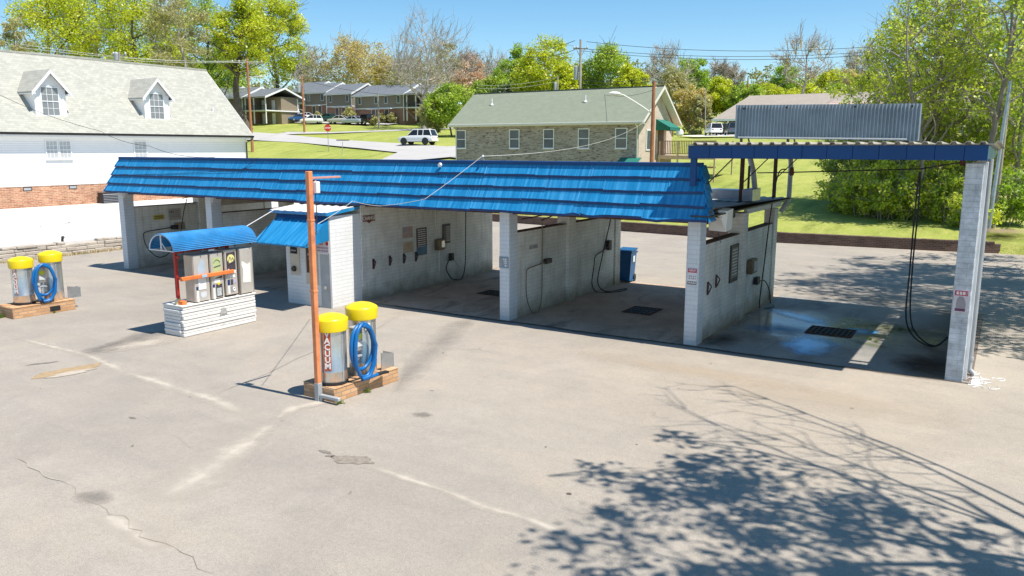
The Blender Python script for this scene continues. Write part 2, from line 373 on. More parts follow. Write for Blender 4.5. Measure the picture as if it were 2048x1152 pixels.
# ============================================================ SETTING
rnd=random.Random(4); nr=np.random.default_rng(7)
def sheet(name,pts,z,m,th=0):
    b=MB(); b.add([(x,y,z) for x,y in pts],[tuple(range(len(pts)))]); return struct(b.build(name,m))
xs=np.concatenate([np.arange(-420,-120,12.),np.arange(-120,60,2.),np.arange(60,400,12.)])
ys=np.concatenate([np.array([-60,-40,-20,0,12,20.9,20.985,21.035,22.2]),np.arange(24,130,2.),np.arange(130,300,6.),np.arange(300,900,40.)])
gx,gy=np.meshgrid(xs,ys); gy=gy+(np.interp(gx,[a for a,b in KB],[b for a,b in KB])-20.9)*np.interp(gy,[0,15,25,60],[0,1,1,0]); gz=tz(gx,gy)
gz=gz+np.where(gy>24,.10*np.sin(gx*.21+gy*.13)*np.sin(gy*.17),0)
V=np.stack([gx,gy,gz],-1).reshape(-1,3); nx,ny=len(xs),len(ys)
i=np.arange(nx-1)[None,:]+np.arange(ny-1)[:,None]*nx
F=np.stack([i,i+1,i+1+nx,i+nx],-1).reshape(-1,4)
o=bpy.data.objects.new('ground',npmesh('ground',V,F,M['lawn'],True)); COL.objects.link(o); struct(o)
sheet('asphalt_lot',[(-21.6,-60),(60,-60),(60,21.5),(10.4,21.62),(8.6,21.3),(2,20.72),(-6.5,21.65),(-18,22.95),(-21.6,23.4)],.0,M['asphalt'])
def drape(name,line,width,m,off=.07,step=2.):
    "a road or path laid over the terrain along a centre line"
    P=[np.array(p[:2],float) for p in line]; W=width if hasattr(width,'__len__') else [width]*len(P); pts=[];ws=[]
    for a,b_,w0,w1 in zip(P,P[1:],W,W[1:]):
        n=max(1,int(np.linalg.norm(b_-a)/step))
        for k in range(n): pts.append(a+(b_-a)*k/n); ws.append(w0+(w1-w0)*k/n)
    pts.append(P[-1]); ws.append(W[-1]); vs=[];nc=5
    for i_,p in enumerate(pts):
        t=pts[min(i_+1,len(pts)-1)]-pts[max(i_-1,0)]; t/=np.linalg.norm(t); nrm=np.array([-t[1],t[0]])
        for k in range(nc):
            q=p+nrm*ws[i_]*(k/(nc-1)-.5); vs.append((q[0],q[1],float(tz(q[0],q[1]))+off))
    fs=[(a*nc+k,a*nc+k+1,(a+1)*nc+k+1,(a+1)*nc+k) for a in range(len(pts)-1) for k in range(nc-1)]
    b=MB(); b.add(vs,fs); return struct(b.build(name,m))
roadm=mat('pale_road_asphalt',(.43,.415,.40),.95,0,.08,.4,.2,10)
# roads seen beyond the wash
drape('road',[gnd(330,262),gnd(420,268),gnd(520,275),gnd(640,284),gnd(760,293),gnd(850,302),gnd(960,312)],[9,9,8.5,6,5.5,6,6],roadm,.14)
drape('driveway',[gnd(893,318),gnd(878,308),gnd(862,299)],[15,12,7],roadm,.16)
drape('path',[gnd(560,268),gnd(660,267),gnd(770,263),gnd(860,259),gnd(960,256)],[7,3.2,3.2,3.5,3.5],roadm,.12)
drape('parking_area',[onD(540,165),onD(600,162),onD(700,157),onD(800,152)],[9,10,10,8],roadm,.2)
drape('parking_lot',[onD(1370,112),onD(1440,112),onD(1560,110),onD(1800,106)],[11,14,15,15],mat('bright_parking_concrete',(.66,.645,.62),.95,0,.05,.4),.25)
# concrete apron of the white house, held by the low stone wall
b=MB(); b.box(-60,-21.95,-40,27.2,-.1,.5); ap=struct(b.build('apron',M['apron']))
crackm=mat('crack_fill',(.36,.33,.28),.95,0,.3,4.)
def crack(name,pts,z,wd,m,seed,jit=.12,seg=.35):
    r=random.Random(seed); P=[]
    for a,b_ in zip(pts,pts[1:]):
        n=max(2,int(math.dist(a,b_)/seg))
        for k in range(n): P.append((a[0]+(b_[0]-a[0])*k/n+r.uniform(-jit,jit),a[1]+(b_[1]-a[1])*k/n+r.uniform(-jit,jit)))
    P.append(pts[-1]); b=MB(); vs=[]
    for i_,p in enumerate(P):
        q=P[min(i_+1,len(P)-1)]; q0=P[max(i_-1,0)]; t=Vector((q[0]-q0[0],q[1]-q0[1])).normalized(); n=Vector((-t.y,t.x))
        w_=wd*r.uniform(.25,1.2)*(1 if 0<i_<len(P)-1 else .1)
        vs+=[(p[0]+n.x*w_/2,p[1]+n.y*w_/2,z),(p[0]-n.x*w_/2,p[1]-n.y*w_/2,z)]
    b.add(vs,[(2*k,2*k+1,2*k+3,2*k+2) for k in range(len(P)-1)]); return struct(b.build(name,m))
G=lambda x,y,z=0:tuple((CAM+ray(x,y)*((z-CZ)/ray(x,y)[2]))[:2])
for k,(pts,wd) in enumerate([([G(0,452,.5),G(60,447,.5),G(140,437,.5),G(235,428,.5)],.10),([G(10,457,.5),G(110,450,.5),G(170,440,.5),G(238,437,.5)],.10),([G(60,447,.5),G(80,455,.5)],.08),([G(110,443,.5),G(125,448,.5),G(180,443,.5)],.07)]):
    crack('apron_crack',pts,.504,wd,crackm,k,.25,.8)
# patches and seams of the asphalt in front
def soft(name,col,gain=1.,w0=0.,w1=1.,scale=3.):
    "silt, stain or painted reflection whose edge frays out through a transparent noise"
    m,n_,b=newmat(name); h=N(n_); co=h.coord('Generated'); oc=h.coord()
    d=h.new('ShaderNodeVectorMath',operation='SUBTRACT'); h.l(co,d.inputs[0]); d.inputs[1].default_value=(.5,.5,.5)
    s_=h.new('ShaderNodeSeparateXYZ'); h.l(d.outputs[0],s_.inputs[0])
    r2=h.math('SQRT',h.math('ADD',h.math('POWER',h.math('MULTIPLY',h.math('ABSOLUTE',s_.outputs[0]),2.),2.),h.math('POWER',h.math('MULTIPLY',h.math('ABSOLUTE',s_.outputs[1]),2.),2.)))
    n=h.noise(oc,scale,6,.7); a=h.rng(h.math('ADD',r2,h.math('MULTIPLY',h.math('SUBTRACT',n,.5),1.4)),w0,w1,gain,0)
    b.inputs['Base Color'].default_value=(*col,1); b.inputs['Roughness'].default_value=.95
    h.l(a,b.inputs['Alpha']); return m
def ribbonmat(name,col,gain,scale=2.5):
    m,n_,b=newmat(name); h=N(n_); oc=h.coord(); u=h.new('ShaderNodeUVMap'); s_=h.new('ShaderNodeSeparateXYZ'); h.l(u.outputs[0],s_.inputs[0])
    e=h.math('MULTIPLY',h.math('ABSOLUTE',h.math('SUBTRACT',s_.outputs[1],.5)),2.)
    ends=h.math('MULTIPLY',h.rng(s_.outputs[0],0,.12),h.rng(s_.outputs[0],1,.85))
    n=h.noise(oc,scale,6,.7); n2=h.noise(oc,.8,3,.6)
    a=h.rng(h.math('ADD',e,h.math('MULTIPLY',h.math('SUBTRACT',n,.5),1.6)),.0,1.,gain,0)
    a=h.math('MULTIPLY',h.math('MULTIPLY',a,ends),h.rng(n2,.3,.55,.5,1),True)
    b.inputs['Base Color'].default_value=(*col,1); b.inputs['Roughness'].default_value=.95; h.l(a,b.inputs['Alpha']); return m
def ribbon(name,pts,wd,z,m):
    P=[Vector(p) for p in pts]; W=wd if hasattr(wd,'__len__') else [wd]*len(P); vs=[];uv=[]
    for i_,p in enumerate(P):
        t=(P[min(i_+1,len(P)-1)]-P[max(i_-1,0)]).normalized(); n=Vector((-t.y,t.x))
        for s_ in(0,1): q=p+n*W[i_]*(s_-.5); vs.append((q.x,q.y,z)); uv.append((i_/(len(P)-1),s_))
    b=MB(); fs=[(2*k,2*k+1,2*k+3,2*k+2) for k in range(len(P)-1)]; b.add(vs,fs); o=b.build(name,m); me=o.data
    l=me.uv_layers.new(name='UVMap')
    for lp in me.loops: l.data[lp.index].uv=uv[lp.vertex_index]
    return struct(o)
silt=ribbonmat('pale_silt',(.52,.465,.395),.85); silt2=ribbonmat('dark_rolled_asphalt',(.20,.185,.17),.55)
ribbon('silt_line',[G(15,668),G(90,690),G(170,708),G(250,745),G(350,775),G(430,800),G(540,848)],[.35,.3,.3,.35,.45,.5,.4],.004,silt)
ribbon('silt_line',[G(548,842),G(520,865),G(470,900),G(400,950),G(300,1010)],[.3,.5,.8,1.1,1.2],.005,silt)
ribbon('silt_line',[G(715,928),G(780,945),G(860,972),G(960,1010),G(1030,1030),G(1150,1075),G(1330,1130)],[.22,.25,.2,.28,.22,.3,.2],.004,silt)
ribbon('silt_line',[G(548,842),G(590,815),G(700,790)],[.3,.5,.3],.006,silt)
ribbon('silt_line',[G(200,1030),G(260,1060),G(330,1100)],[.3,.5,.3],.004,silt)
ribbon('asphalt_seam',[G(170,712),G(300,668),G(345,664)],[.5,.9,.4],.007,silt2)
ribbon('asphalt_seam',[G(790,790),G(850,720),G(905,660),G(940,635)],[.3,.8,.9,.5],.007,ribbonmat('dark_tyre_track',(.24,.22,.2),.35))
crack('crack',[G(140,970),G(180,1000),G(240,1035),G(320,1090),G(440,1152)],.008,.0065,mat('soft_crack',(.29,.245,.195),.95),3,.07,.16)
crack('crack',[G(20,915),G(90,950),G(140,970)],.008,.02,crackm,5,.05,.18)
crack('crack',[G(430,790),G(540,745),G(600,715),G(760,655),G(800,630)],.008,.010,mat('dark_crack',(.12,.09,.07)),8,.015,.5)
crack('crack',[G(340,870),G(370,885),G(388,898)],.008,.006,mat('soft_crack',(.22,.18,.14)),9,.05,.18)
def softpatch(name,c,rx,ry,m,z,rot=0):
    b=MB(); b.add([(-rx,-ry,0),(rx,-ry,0),(rx,ry,0),(-rx,ry,0)],[(0,1,2,3)]); o=b.build(name,m,None,(c[0],c[1],z)); o.rotation_euler=(0,0,rot); return struct(o)
def patch(name,c,rx,ry,m,z,seed,rot=0,n=40,j=.25):
    r=random.Random(seed); ph=[r.uniform(0,6.28) for _ in range(5)]; b=MB(); vs=[]
    for k in range(n):
        a=2*math.pi*k/n; q=1+sum(j/(i_+1.3)*math.sin((i_*2+2)*a+ph[i_]) for i_ in range(5))
        x,y=rx*q*math.cos(a),ry*q*math.sin(a); vs.append((c[0]+x*math.cos(rot)-y*math.sin(rot),c[1]+x*math.sin(rot)+y*math.cos(rot),z))
    b.add(vs,[tuple(range(n))]); return struct(b.build(name,m))
dk=mat('worn_dark_patch',(.20,.18,.155),.95,0,.25,9.)
patch('pothole',G(135,742),.55,.26,mat('ochre_dirt',(.36,.26,.15),.95,0,.2,6.),.006,1,R(74)); patch('pothole',G(142,747),.40,.13,mat('pale_aggregate',(.44,.385,.32),.95,0,.2,8.),.009,2,R(74))
patch('stain',G(705,920),.26,.17,mat('tan_scab',(.255,.22,.18),.95,0,.3,14.),.006,3,R(20)); patch('stain',G(650,904),.09,.05,dk,.006,4); patch('stain',G(660,912),.06,.05,dk,.006,14)
softpatch('stain',G(845,830),.22,.17,soft('grey_stain_film',(.20,.185,.17),.55,.3,.9,5.),.0068); patch('stain',G(265,836),.07,.04,dk,.006,7); patch('stain',G(85,727),.22,.06,dk,.006,8,R(60))
softpatch('patch',G(285,688),.55,1.1,soft('pale_scuff',(.50,.44,.37),.8,.2,.95,3.),.0095,R(-8)); softpatch('patch',G(250,690),.5,1.0,soft('dark_scuff',(.17,.155,.14),.55,.2,.95,3.),.0091,R(-8)); softpatch('stain',G(188,995),.35,.22,soft('grey_stain_film2',(.22,.20,.18),.5,.2,.95,4.),.0069)
patch('stain',G(1138,988),.035,.03,mat('dark_crack',(.12,.09,.07)),.006,12,0,16,.02)
for k in range(46):
    x,y=rnd.uniform(-9,9.5),rnd.uniform(-11,-1.2)
    patch('pebble_stain',(x,y),rnd.uniform(.015,.05),rnd.uniform(.012,.035),rnd.choice([dk,dk,crackm]),.0062,k+100,rnd.uniform(0,3),9,.2) if k<26 else None
# ------------------------------------------------------------ bay floors
def floormat(name,wet):
    m,n_,b=newmat(name); h=N(n_); co=h.coord(); n1=h.noise(co,.8,6,.65,.5); n2=h.noise(co,30,3,.8); n3=h.noise(h.mapping(co,(1,.35,1)),1.1,6,.7,.8)
    if wet: c=h.ramp(n1,(.3,(.20,.195,.19)),(.55,(.30,.285,.265)),(.75,(.38,.345,.30)))
    else: c=h.ramp(n1,(.3,(.36,.26,.19)),(.55,(.50,.37,.275)),(.75,(.58,.46,.36)))
    c=h.mix(h.math('MULTIPLY',h.rng(n3,.53,.70),.75),c,(.085,.065,.052)); c=h.mix(h.rng(n2,.4,.5,.35,0),c,(.07,.06,.05))
    sx=h.new('ShaderNodeSeparateXYZ'); h.l(co,sx.inputs[0])
    if wet:   # rusty dirt along the right foot of the bay and the front lip
        k=h.math('ADD',sx.outputs[0],h.math('MULTIPLY',n1,1.6)); c=h.mix(h.math('MULTIPLY',h.rng(k,9.8,10.4),.85),c,(.10,.065,.045))
    h.l(c,b.inputs['Base Color']); 
    if wet:
        d=h.new('ShaderNodeVectorMath',operation='DISTANCE'); h.l(h.mapping(co,(.62,1,1)),d.inputs[0]); d.inputs[1].default_value=(6.6*.62,3.3,0)
        k=h.math('ADD',d.outputs['Value'],h.math('MULTIPLY',h.noise(co,1.3,5,.65,.6),2.6))
        h.l(h.rng(k,2.1,3.5,.10,.62),b.inputs['Roughness']); b.inputs['Specular IOR Level'].default_value=.7
        h.l(h.bump(h.math('MULTIPLY',n2,h.rng(k,2.1,3.5,.08,1)),.35,.004),b.inputs['Normal'])
    else:
        b.inputs['Roughness'].default_value=.78; h.l(h.bump(n2,.5,.005),b.inputs['Normal'])
    return m
drym=floormat('stained_bay_concrete',0); wetm=floormat('wet_bay_concrete',1)
sheet('bay_floor',[(-16.4,-.05),(5.2,-.05),(5.2,7.1),(-16.4,7.1)],.008,drym)
sheet('truck_bay_floor',[(5.2,-.05),(10.4,-.05),(10.4,7.3),(5.2,7.3)],.010,wetm)
jag=[(-16.4,-.06)]; x=-16.4
b=MB(); 
darkband=mat('damp_dirt_line',(.07,.062,.055),.9,0,.3,6.)
ribbon('dirt_line',[(x_,-.10+.03*math.sin(x_*1.7)+rnd.uniform(-.02,.02)) for x_ in np.arange(-4.4,10.2,.5)],.16,.012,ribbonmat('dirt_lip',(.10,.085,.07),1.5,5.))
# blue sky reflection painted on the wet floor; dirty film, drifts of debris
blue=mat('blue_sky_tint',(.02,.16,.36),.15,0,.3,3.)
bs=soft('painted_sky_reflection',(.03,.42,.95),1.3,.1,.95,1.6); bs.node_tree.nodes['Principled BSDF'].inputs['Roughness'].default_value=.15  # blue of the reflected sky, put into the film's colour
softpatch('sky_reflection',G(1600,635),1.35,.42,bs,.013,R(-40)); softpatch('sky_reflection',G(1620,690),.7,1.1,bs,.0137,R(10)); softpatch('sky_reflection',G(1715,664),.55,.5,bs,.0139,R(10)); softpatch('sky_reflection',G(1560,660),1.1,.8,soft('thin_sky_reflection',(.03,.24,.55),.6,.0,.9,1.2),.0128,R(0))
gr=soft('olive_film',(.12,.15,.05),.55,.0,.9,3.); softpatch('green_film',G(1800,660),1.2,.7,gr,.0141,R(-20)); softpatch('green_film',G(1740,690),.6,.25,gr,.0143,R(-30))  # dull green tint, fading out at ragged edges
softpatch('dirt_film',G(1850,730),.75,.9,soft('brown_silt',(.07,.045,.03),.8,.1,.95,2.5),.0145,0)
softpatch('dirt_film',G(1445,680),.5,.9,soft('brown_silt2',(.09,.065,.045),.7,.1,.95,2.5),.0147,0)
softpatch('silt_film',G(1400,745),3.2,.55,soft('tan_silt',(.50,.41,.30),.4,.1,.95,1.6),.0058,R(-3)); softpatch('silt_film',G(1640,800),2.6,.9,soft('tan_silt2',(.50,.42,.32),.35,.1,.95,1.2),.0055,0)
for k in range(9): patch('dirt_crumb',(rnd.uniform(5.9,8.5),rnd.uniform(.7,2.2)),.03,.02,mat('dark_crack',(.12,.09,.07)),.0149,k+300,0,9,.2)
# ------------------------------------------------------------ white paint scribble beside the right column
b=MB(); r=random.Random(12)
for k in range(15):
    cx,cy=10.42+r.gauss(.12,.1),.28+r.gauss(0,.2); L=r.uniform(.15,.5); a=r.uniform(0,6.3); P=[]
    for q in range(14):
        a+=r.gauss(0,.55); cx+=math.cos(a)*L/9; cy+=math.sin(a)*L/6; P.append((cx,cy,.006))
    b.tube(P,.007,4)
struct(b.build('paint_spill',mat('white_paint_splash',(.8,.8,.82),.6,0,.05)))
patch('paint_spill',(10.44,.12),.13,.16,mat('white_paint_splash',(.8,.8,.82)),.0052,77,0,40,.45)

# ============================================================ CAR WASH BUILDING
CW=thing('car_wash','long white block self-service car wash with blue mansard and tall truck bay','car wash')
COLX=[-16.15,-11.35,0.0,4.85]; W_=.29
MID,REAR=3.05,6.28
for x in COLX:
    f=MB(); f.bbox(x,x+W_,0,.40,-.02,2.92,.012)
    if x<-5:  # flared head of the old columns
        f.slab([(x+W_,.03,2.5),(x+W_+.16,.03,2.86),(x+W_,.03,2.86)],(0,.34,0))
    f.build('column',M['cmufront'],CW)
    f=MB(); f.bbox(x-.04,x+W_+.06,MID,MID+.40,-.02,2.72,.012); f.build('column',M['cmu'],CW)
    f=MB(); f.bbox(x,x+W_,REAR,REAR+.38,-.02,2.62,.012); f.build('column',M['cmu'],CW)
for x in COLX:
    f=MB(); f.box(x+.05,x+.245,.40,MID,-.02,2.19); f.box(x+.05,x+.245,MID+.40,REAR,-.02,2.19); f.build('partition_wall',M['cmu'],CW)
    f=MB(); f.box(x+.035,x+.26,.40,MID,2.193,2.215); f.box(x+.035,x+.26,MID+.40,REAR,2.193,2.215); f.build('wall_cap',M['rust'],CW)
f=MB(); f.box(-11.28,-11.12,.42,2.9,2.45,2.86); f.box(-11.28,-11.12,3.5,6.2,2.4,2.82); f.build('upper_wall',mat('tan_block_wall',(.42,.38,.31),.9,0,.2,3.),CW)
# truck bay, right side
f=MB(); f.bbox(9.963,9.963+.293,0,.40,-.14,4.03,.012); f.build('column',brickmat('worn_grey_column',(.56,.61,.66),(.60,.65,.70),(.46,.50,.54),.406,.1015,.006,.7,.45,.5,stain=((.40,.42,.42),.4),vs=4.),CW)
for y in(MID,REAR):
    f=MB(); f.bbox(9.94,10.27,y,y+.38,-.02,4.0,.012); f.build('column',M['cmu'],CW)
f=MB(); f.box(10.0,10.2,.40,MID,-.02,2.82); f.box(10.0,10.2,MID+.38,REAR,-.02,2.82); f.build('partition_wall',M['cmufront'],CW)
# equipment room between the bays and the change booth in front of it
f=MB(); f.bbox(-6.5,-4.6,-.02,6.64,-.02,2.85,.01); f.build('equipment_room',M['cmu'],CW)
f=MB(); f.bbox(-6.30,-4.62,-1.25,-.024,-.02,2.50,.01); f.build('change_booth',brickmat('booth_block',(.78,.79,.80),(.76,.77,.78),(.66,.67,.69),.406,.1015,.006,.65,.06,.6,stain=((.45,.42,.38),.3)),CW)
f=MB(); f.bbox(-4.98,-4.614,-1.262,-1.2,-.02,2.5,.008); f.build('corner_panel',M['dullgalv'],CW)
# booth roof: corrugated sheets with blue edge
def corr(f,x0,x1,y0,y1,z0,z1,pitch,amp,along='Y',th=.012,n=6):
    "corrugated sheet, ribs run along Y (or X)"
    P=[];L=(x1-x0) if along=='Y' else (y1-y0); m=int(L/pitch*n)
    for i_ in range(m+1):
        t=i_/m; c=amp*math.cos(2*math.pi*t*L/pitch)
        for s_ in(0,1):
            if along=='Y': P.append((x0+L*t,(y0,y1)[s_],(z0,z1)[s_]+c))
            else: P.append(((x0,x1)[s_],y0+L*t,(z0,z1)[s_]+c))
    k=len(P); vs=P+[(a,b_,c-th) for a,b_,c in P]; fs=[]
    for i_ in range(m):
        a=2*i_; fs+=[(a,a+1,a+3,a+2),(k+a,k+a+2,k+a+3,k+a+1),(a,a+2,k+a+2,k+a),(a+1,k+a+1,k+a+3,a+3)]
    return f.add(vs,fs,False)
f=MB(); corr(f,-6.72,-4.56,-1.36,-.1,2.60,2.72,.30,.014); f.build('booth_roof',mat('chalky_roof_sheet',(.68,.64,.60),.6,.1,.12,2.),CW)
f=MB(); f.slab([(-6.74,-1.385,2.52),(-4.54,-1.385,2.52),(-4.54,-1.385,2.60),(-6.74,-1.385,2.60)],(0,.03,0)); f.slab([(-4.545,-1.35,2.51),(-4.545,-.1,2.63),(-4.545,-.1,2.71),(-4.545,-1.35,2.60)],(-.03,0,0)); f.build('roof_edge',M['blue'],CW)
# awning over the booth front: folded blue sheet with ribs and closed cheeks
f=MB(); A0,A1=(-6.58,-4.60); yt,zt,yb,zb=-1.262,2.40,-2.12,1.80
f.slab([(A0,yt,zt),(A1,yt,zt),(A1,yb,zb),(A0,yb,zb)],(0,-.012,-.016))
for k in range(7):
    x=A0+.04+(A1-A0-.08)*k/6; f.tube([(x,yt-.01,zt+.008),(x,yb,zb+.008)],.014,5)
f.slab([(A0,yb,zb),(A1,yb,zb),(A1,yb,zb-.05),(A0,yb,zb-.05)],(0,.012,0))
f.slab([(A1-.002,yt,zt-.01),(A1-.002,yb+.01,zb-.05),(A1-.002,yt,1.86)],(-.012,0,0)); f.slab([(A0+.002,yt,zt-.01),(A0+.002,yb+.01,zb-.05),(A0+.002,yt,1.86)],(.012,0,0))
for t in(.33,.66): f.tube([(A1+.004,yt-(-yb+yt)*t if 0 else yt+(yb-yt)*t,zt+(zb-zt)*t-.03),(A1+.004,yt+(yb-yt)*t,1.86+(zb-1.9)*t)],.010,4)
f.build('awning',M['blue'],CW)
f=MB(); f.slab([(A0+.0,yt,zt+.10),(A1,yt,zt+.10),(A1,yt-.05,zt),(A0,yt-.05,zt)],(0,.02,0)); f.build('awning_flashing',M['bluedark'],CW)
# mansard: four tiers of pressed blue panels, each panel slightly out of line
YB,ZB,YT,ZT=-.27,2.78,.20,3.93; XL0,XR0,XL1,XR1=-16.45,5.41,-16.15,5.04
def mans(t,x): return (YB+(YT-YB)*t,ZB+(ZT-ZB)*t)
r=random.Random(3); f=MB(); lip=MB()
for tier in range(4):
    t0,t1=tier/4-.012,(tier+1)/4+.0; xl=XL0+(XL1-XL0)*(t0+t1)/2; xr=XR0+(XR1-XR0)*(t0+t1)/2
    xe=[xl]; off=r.uniform(.3,1.5)
    x=xl+off
    while x<xr-.5: xe.append(x); x+=1.52*r.uniform(.96,1.04)
    xe.append(xr)
    for a,b_ in zip(xe,xe[1:]):
        y0,z0=mans(t0,0); y1,z1=mans(t1,0); j=r.uniform(-.012,.012); k=r.uniform(0,.026); hL=r.uniform(-.02,.014); hR=r.uniform(-.02,.014)
        n=8; rows=[]
        for q in range(n+1):
            u=q/n; X=a+(b_-a)*u; e=hL*(1-u)+hR*u+r.uniform(-.005,.005); bulge=.006*math.sin(u*math.pi)
            dent=0
            if tier==0 and 2.0<X<2.9: dent=.07*math.sin((X-2.0)/.9*math.pi*2)
            if tier==0 and 3.9<X<4.6: dent=-.05*math.sin((X-3.9)/.7*math.pi)
            rows.append([(X,y0-.030-k*.5+dent*.5,z0-.004+e+dent*.5),(X,y0-.029-k*.5+dent*.6,z0+.032+e+dent*.5),(X,y0+(y1-y0)*.65-.010-bulge*.2,z0+(z1-z0)*.65),(X,y1-.004,z1+j*.5+.01),(X,y0+.01,z0+.01+e)])
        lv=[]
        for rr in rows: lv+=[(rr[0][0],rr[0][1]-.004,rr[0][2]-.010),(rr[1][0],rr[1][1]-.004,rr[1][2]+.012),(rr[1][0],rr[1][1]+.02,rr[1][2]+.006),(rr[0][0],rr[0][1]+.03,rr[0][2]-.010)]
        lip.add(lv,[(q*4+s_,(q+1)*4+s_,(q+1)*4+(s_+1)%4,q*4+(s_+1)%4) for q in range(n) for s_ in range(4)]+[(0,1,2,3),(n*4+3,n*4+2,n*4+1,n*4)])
        vs=[p for rr in rows for p in rr]; fs=[]
        for q in range(n):
            for s_ in range(3): fs.append((q*5+s_,(q+1)*5+s_,(q+1)*5+s_+1,q*5+s_+1))
            fs.append((q*5+4,(q+1)*5+4,(q+1)*5,q*5))
        fs+=[(0,1,2,3,4),tuple(n*5+s_ for s_ in (4,3,2,1,0))]
        f.add(vs,fs)
        f.tube([(b_,y0-.030-k*.5,z0+.02),(b_+.002,y1-.004,z1)],.010,4)
mr=f.build('mansard_roof',M['blue'],CW); lip.build('tier_shade_lip',mat('shaded_navy_edge',(.003,.038,.15),.6,0,.3,5.),mr)  # navy lip colour paints the shade line under each tier
f=MB(); f.slab([(XL0+.02,YB,ZB),(XR0-.02,YB,ZB),(XR1-.02,YT,ZT),(XL1+.02,YT,ZT)],(0,.05,.02)); f.bbox(XL1-.02,XR1+.02,YT-.06,YT+.10,ZT-.03,ZT+.055,.012); f.build('ridge_cap',M['bluedark'],CW)
# returned end of the mansard (right), faceted like the photo
f=MB()
for k in range(4):
    t0,t1=k/4,(k+1)/4; x0=XR0+(XR1-XR0)*t0+.05; x1=XR0+(XR1-XR0)*t1; y0,z0=mans(t0,0); y1,z1=mans(t1,0)
    f.slab([(x0,y0-.07,z0-.01),(x0-.03,y0+.42,z0-.01),(x1-.02,y1+.36,z1),(x1-.02,y1-.03,z1)],(-.03,0,0))
f.build('mansard_end',M['blue'],CW)
f=MB()
for k in range(4):
    t0,t1=k/4,(k+1)/4; x0=XL0+(XL1-XL0)*t0-.05; x1=XL0+(XL1-XL0)*t1; y0,z0=mans(t0,0); y1,z1=mans(t1,0)
    f.slab([(x0,y0-.07,z0-.01),(x0,y0+.42,z0-.01),(x1,y1+.36,z1),(x1,y1-.03,z1)],(.03,0,0))
f.build('mansard_end',M['blue'],CW)
f=MB(); f.box(XL0+.1,5.36,-.16,.05,2.93,2.975); f.box(XL0+.2,5.2,.05,.09,2.94,3.4); f.build('soffit',M['plywood'],CW)
f=MB()
for x in np.arange(-15,5.2,1.6): f.tube([(x,.30,3.85),(x,1.1,3.02)],.03,4)
f.build('mansard_brace',M['rust'],CW)
# flat deck over the bays
f=MB(); corr(f,XL0+.1,5.42,.05,6.95,3.02,2.90,.25,.018); f.build('roof_deck',mat('worn_roof_deck',(.40,.40,.38),.7,.2,.2,2.),CW)
f=MB()
for y in(.15,MID+.1,REAR+.1): f.box(XL0+.2,-6.52,y,y+.14,2.68,2.86); f.box(-4.58,4.8,y,y+.14,2.68,2.86)
f.build('roof_beam',M['rust'],CW)
f=MB(); f.box(4.93,4.97,.45,MID,2.60,2.87); f.build('side_panel',M['plywood'],CW)
f=MB(); f.box(5.02,5.15,3.2,6.9,2.82,2.86); f.box(5.0,5.44,-.3,6.95,2.865,2.895); f.build('eave_rail',M['dark'],CW)
f=MB(); f.bbox(5.05,5.16,3.5,6.9,2.66,2.80,.02); f.build('gutter',M['dirtywhite'],CW)
f=MB(); f.bbox(2.8,5.32,3.2,3.75,3.03,3.27,.01); f.bbox(5.10,5.36,3.12,3.83,3.0,3.30,.01); f.build('roof_duct',M['galv'],CW)
# truck bay canopy
f=MB(); r=random.Random(6); x=4.87
while x<10.28:
    x2=min(x+.46,10.29); j=r.uniform(-.006,.006); f.bbox(x+.003,x2-.003,-.21+j,-.17+j,4.075+(10.3-x)*.004,4.345,.004); x=x2
f.box(4.88,10.285,-.172,-.15,4.08,4.34)
f.build('canopy_fascia',M['bluedark'],CW)
f=MB(); f.box(4.87,4.90,-.15,6.95,4.09,4.335); f.build('canopy_fascia_side',M['blue'],CW)
f=MB(); f.box(10.262,10.292,-.15,6.95,4.07,4.335); f.build('canopy_fascia_side',M['blue'],CW)
f=MB(); f.bbox(4.905,5.03,-.145,-.05,3.5,4.085,.006); f.build('fascia_drop',M['bluedark'],CW)
f=MB(); xx=4.86; P=[]
while xx<10.36:       # trapezoid ribs
    P+=[(xx,0),(xx+.115,0),(xx+.14,.042),(xx+.20,.042)]; xx+=.225
vs=[];n=len(P)
for (x_,h_) in P: vs+=[(x_,-.27,4.372+h_),(x_,7.0,4.25+h_)]
k=len(vs); vs+=[(a,b_,c-.016) for a,b_,c in vs]; fs=[]
for i_ in range(n-1):
    a=2*i_; fs+=[(a,a+1,a+3,a+2),(k+a,k+a+2,k+a+3,k+a+1),(a,a+2,k+a+2,k+a),(a+1,k+a+1,k+a+3,a+3)]
f.add(vs,fs); f.build('canopy_roof',mat('canopy_sheet',(.50,.46,.40),.5,.3,.25,2.,dirt_or_sheen=((.20,.12,.07),.7,1.5,.5)),CW)
f=MB()
for y in(-.10,1.6,3.3,5.0,6.75): f.box(4.99,10.26,y,y+.06,4.13,4.235 if y>3 else 4.33)
f.build('purlin',M['dark'],CW)
for y in(MID+.12,REAR+.12):
    f=MB(); f.bbox(5.0,5.09,y,y+.09,2.86,4.13,.01); f.build('canopy_post',M['rust'],CW)
f=MB(); f.bbox(5.02,5.07,MID+.75,MID+.80,2.86,3.85,.005); f.build('canopy_post',M['dark'],CW)
f=MB()
for y in(.25,MID+.16,REAR+.16): f.tube([(5.08,y,3.45),(5.75,y,4.14)],.014,5)
f.build('knee_brace',M['dark'],CW)
f=MB(); f.tube([(5.17,4.0,3.24),(5.10,4.0,3.7),(4.98,4.0,4.12)],.07,12); f.build('vent_pipe',M['dullgalv'],CW)
f=MB(); f.tube([(5.16,6.78,4.17),(5.27,6.8,4.10),(5.36,6.8,3.98),(5.38,6.8,3.8),(5.38,6.8,2.95),(5.36,6.8,2.80),(5.25,6.78,2.62),(5.18,6.75,2.5)],.065,12); f.build('downspout',M['dullgalv'],CW)
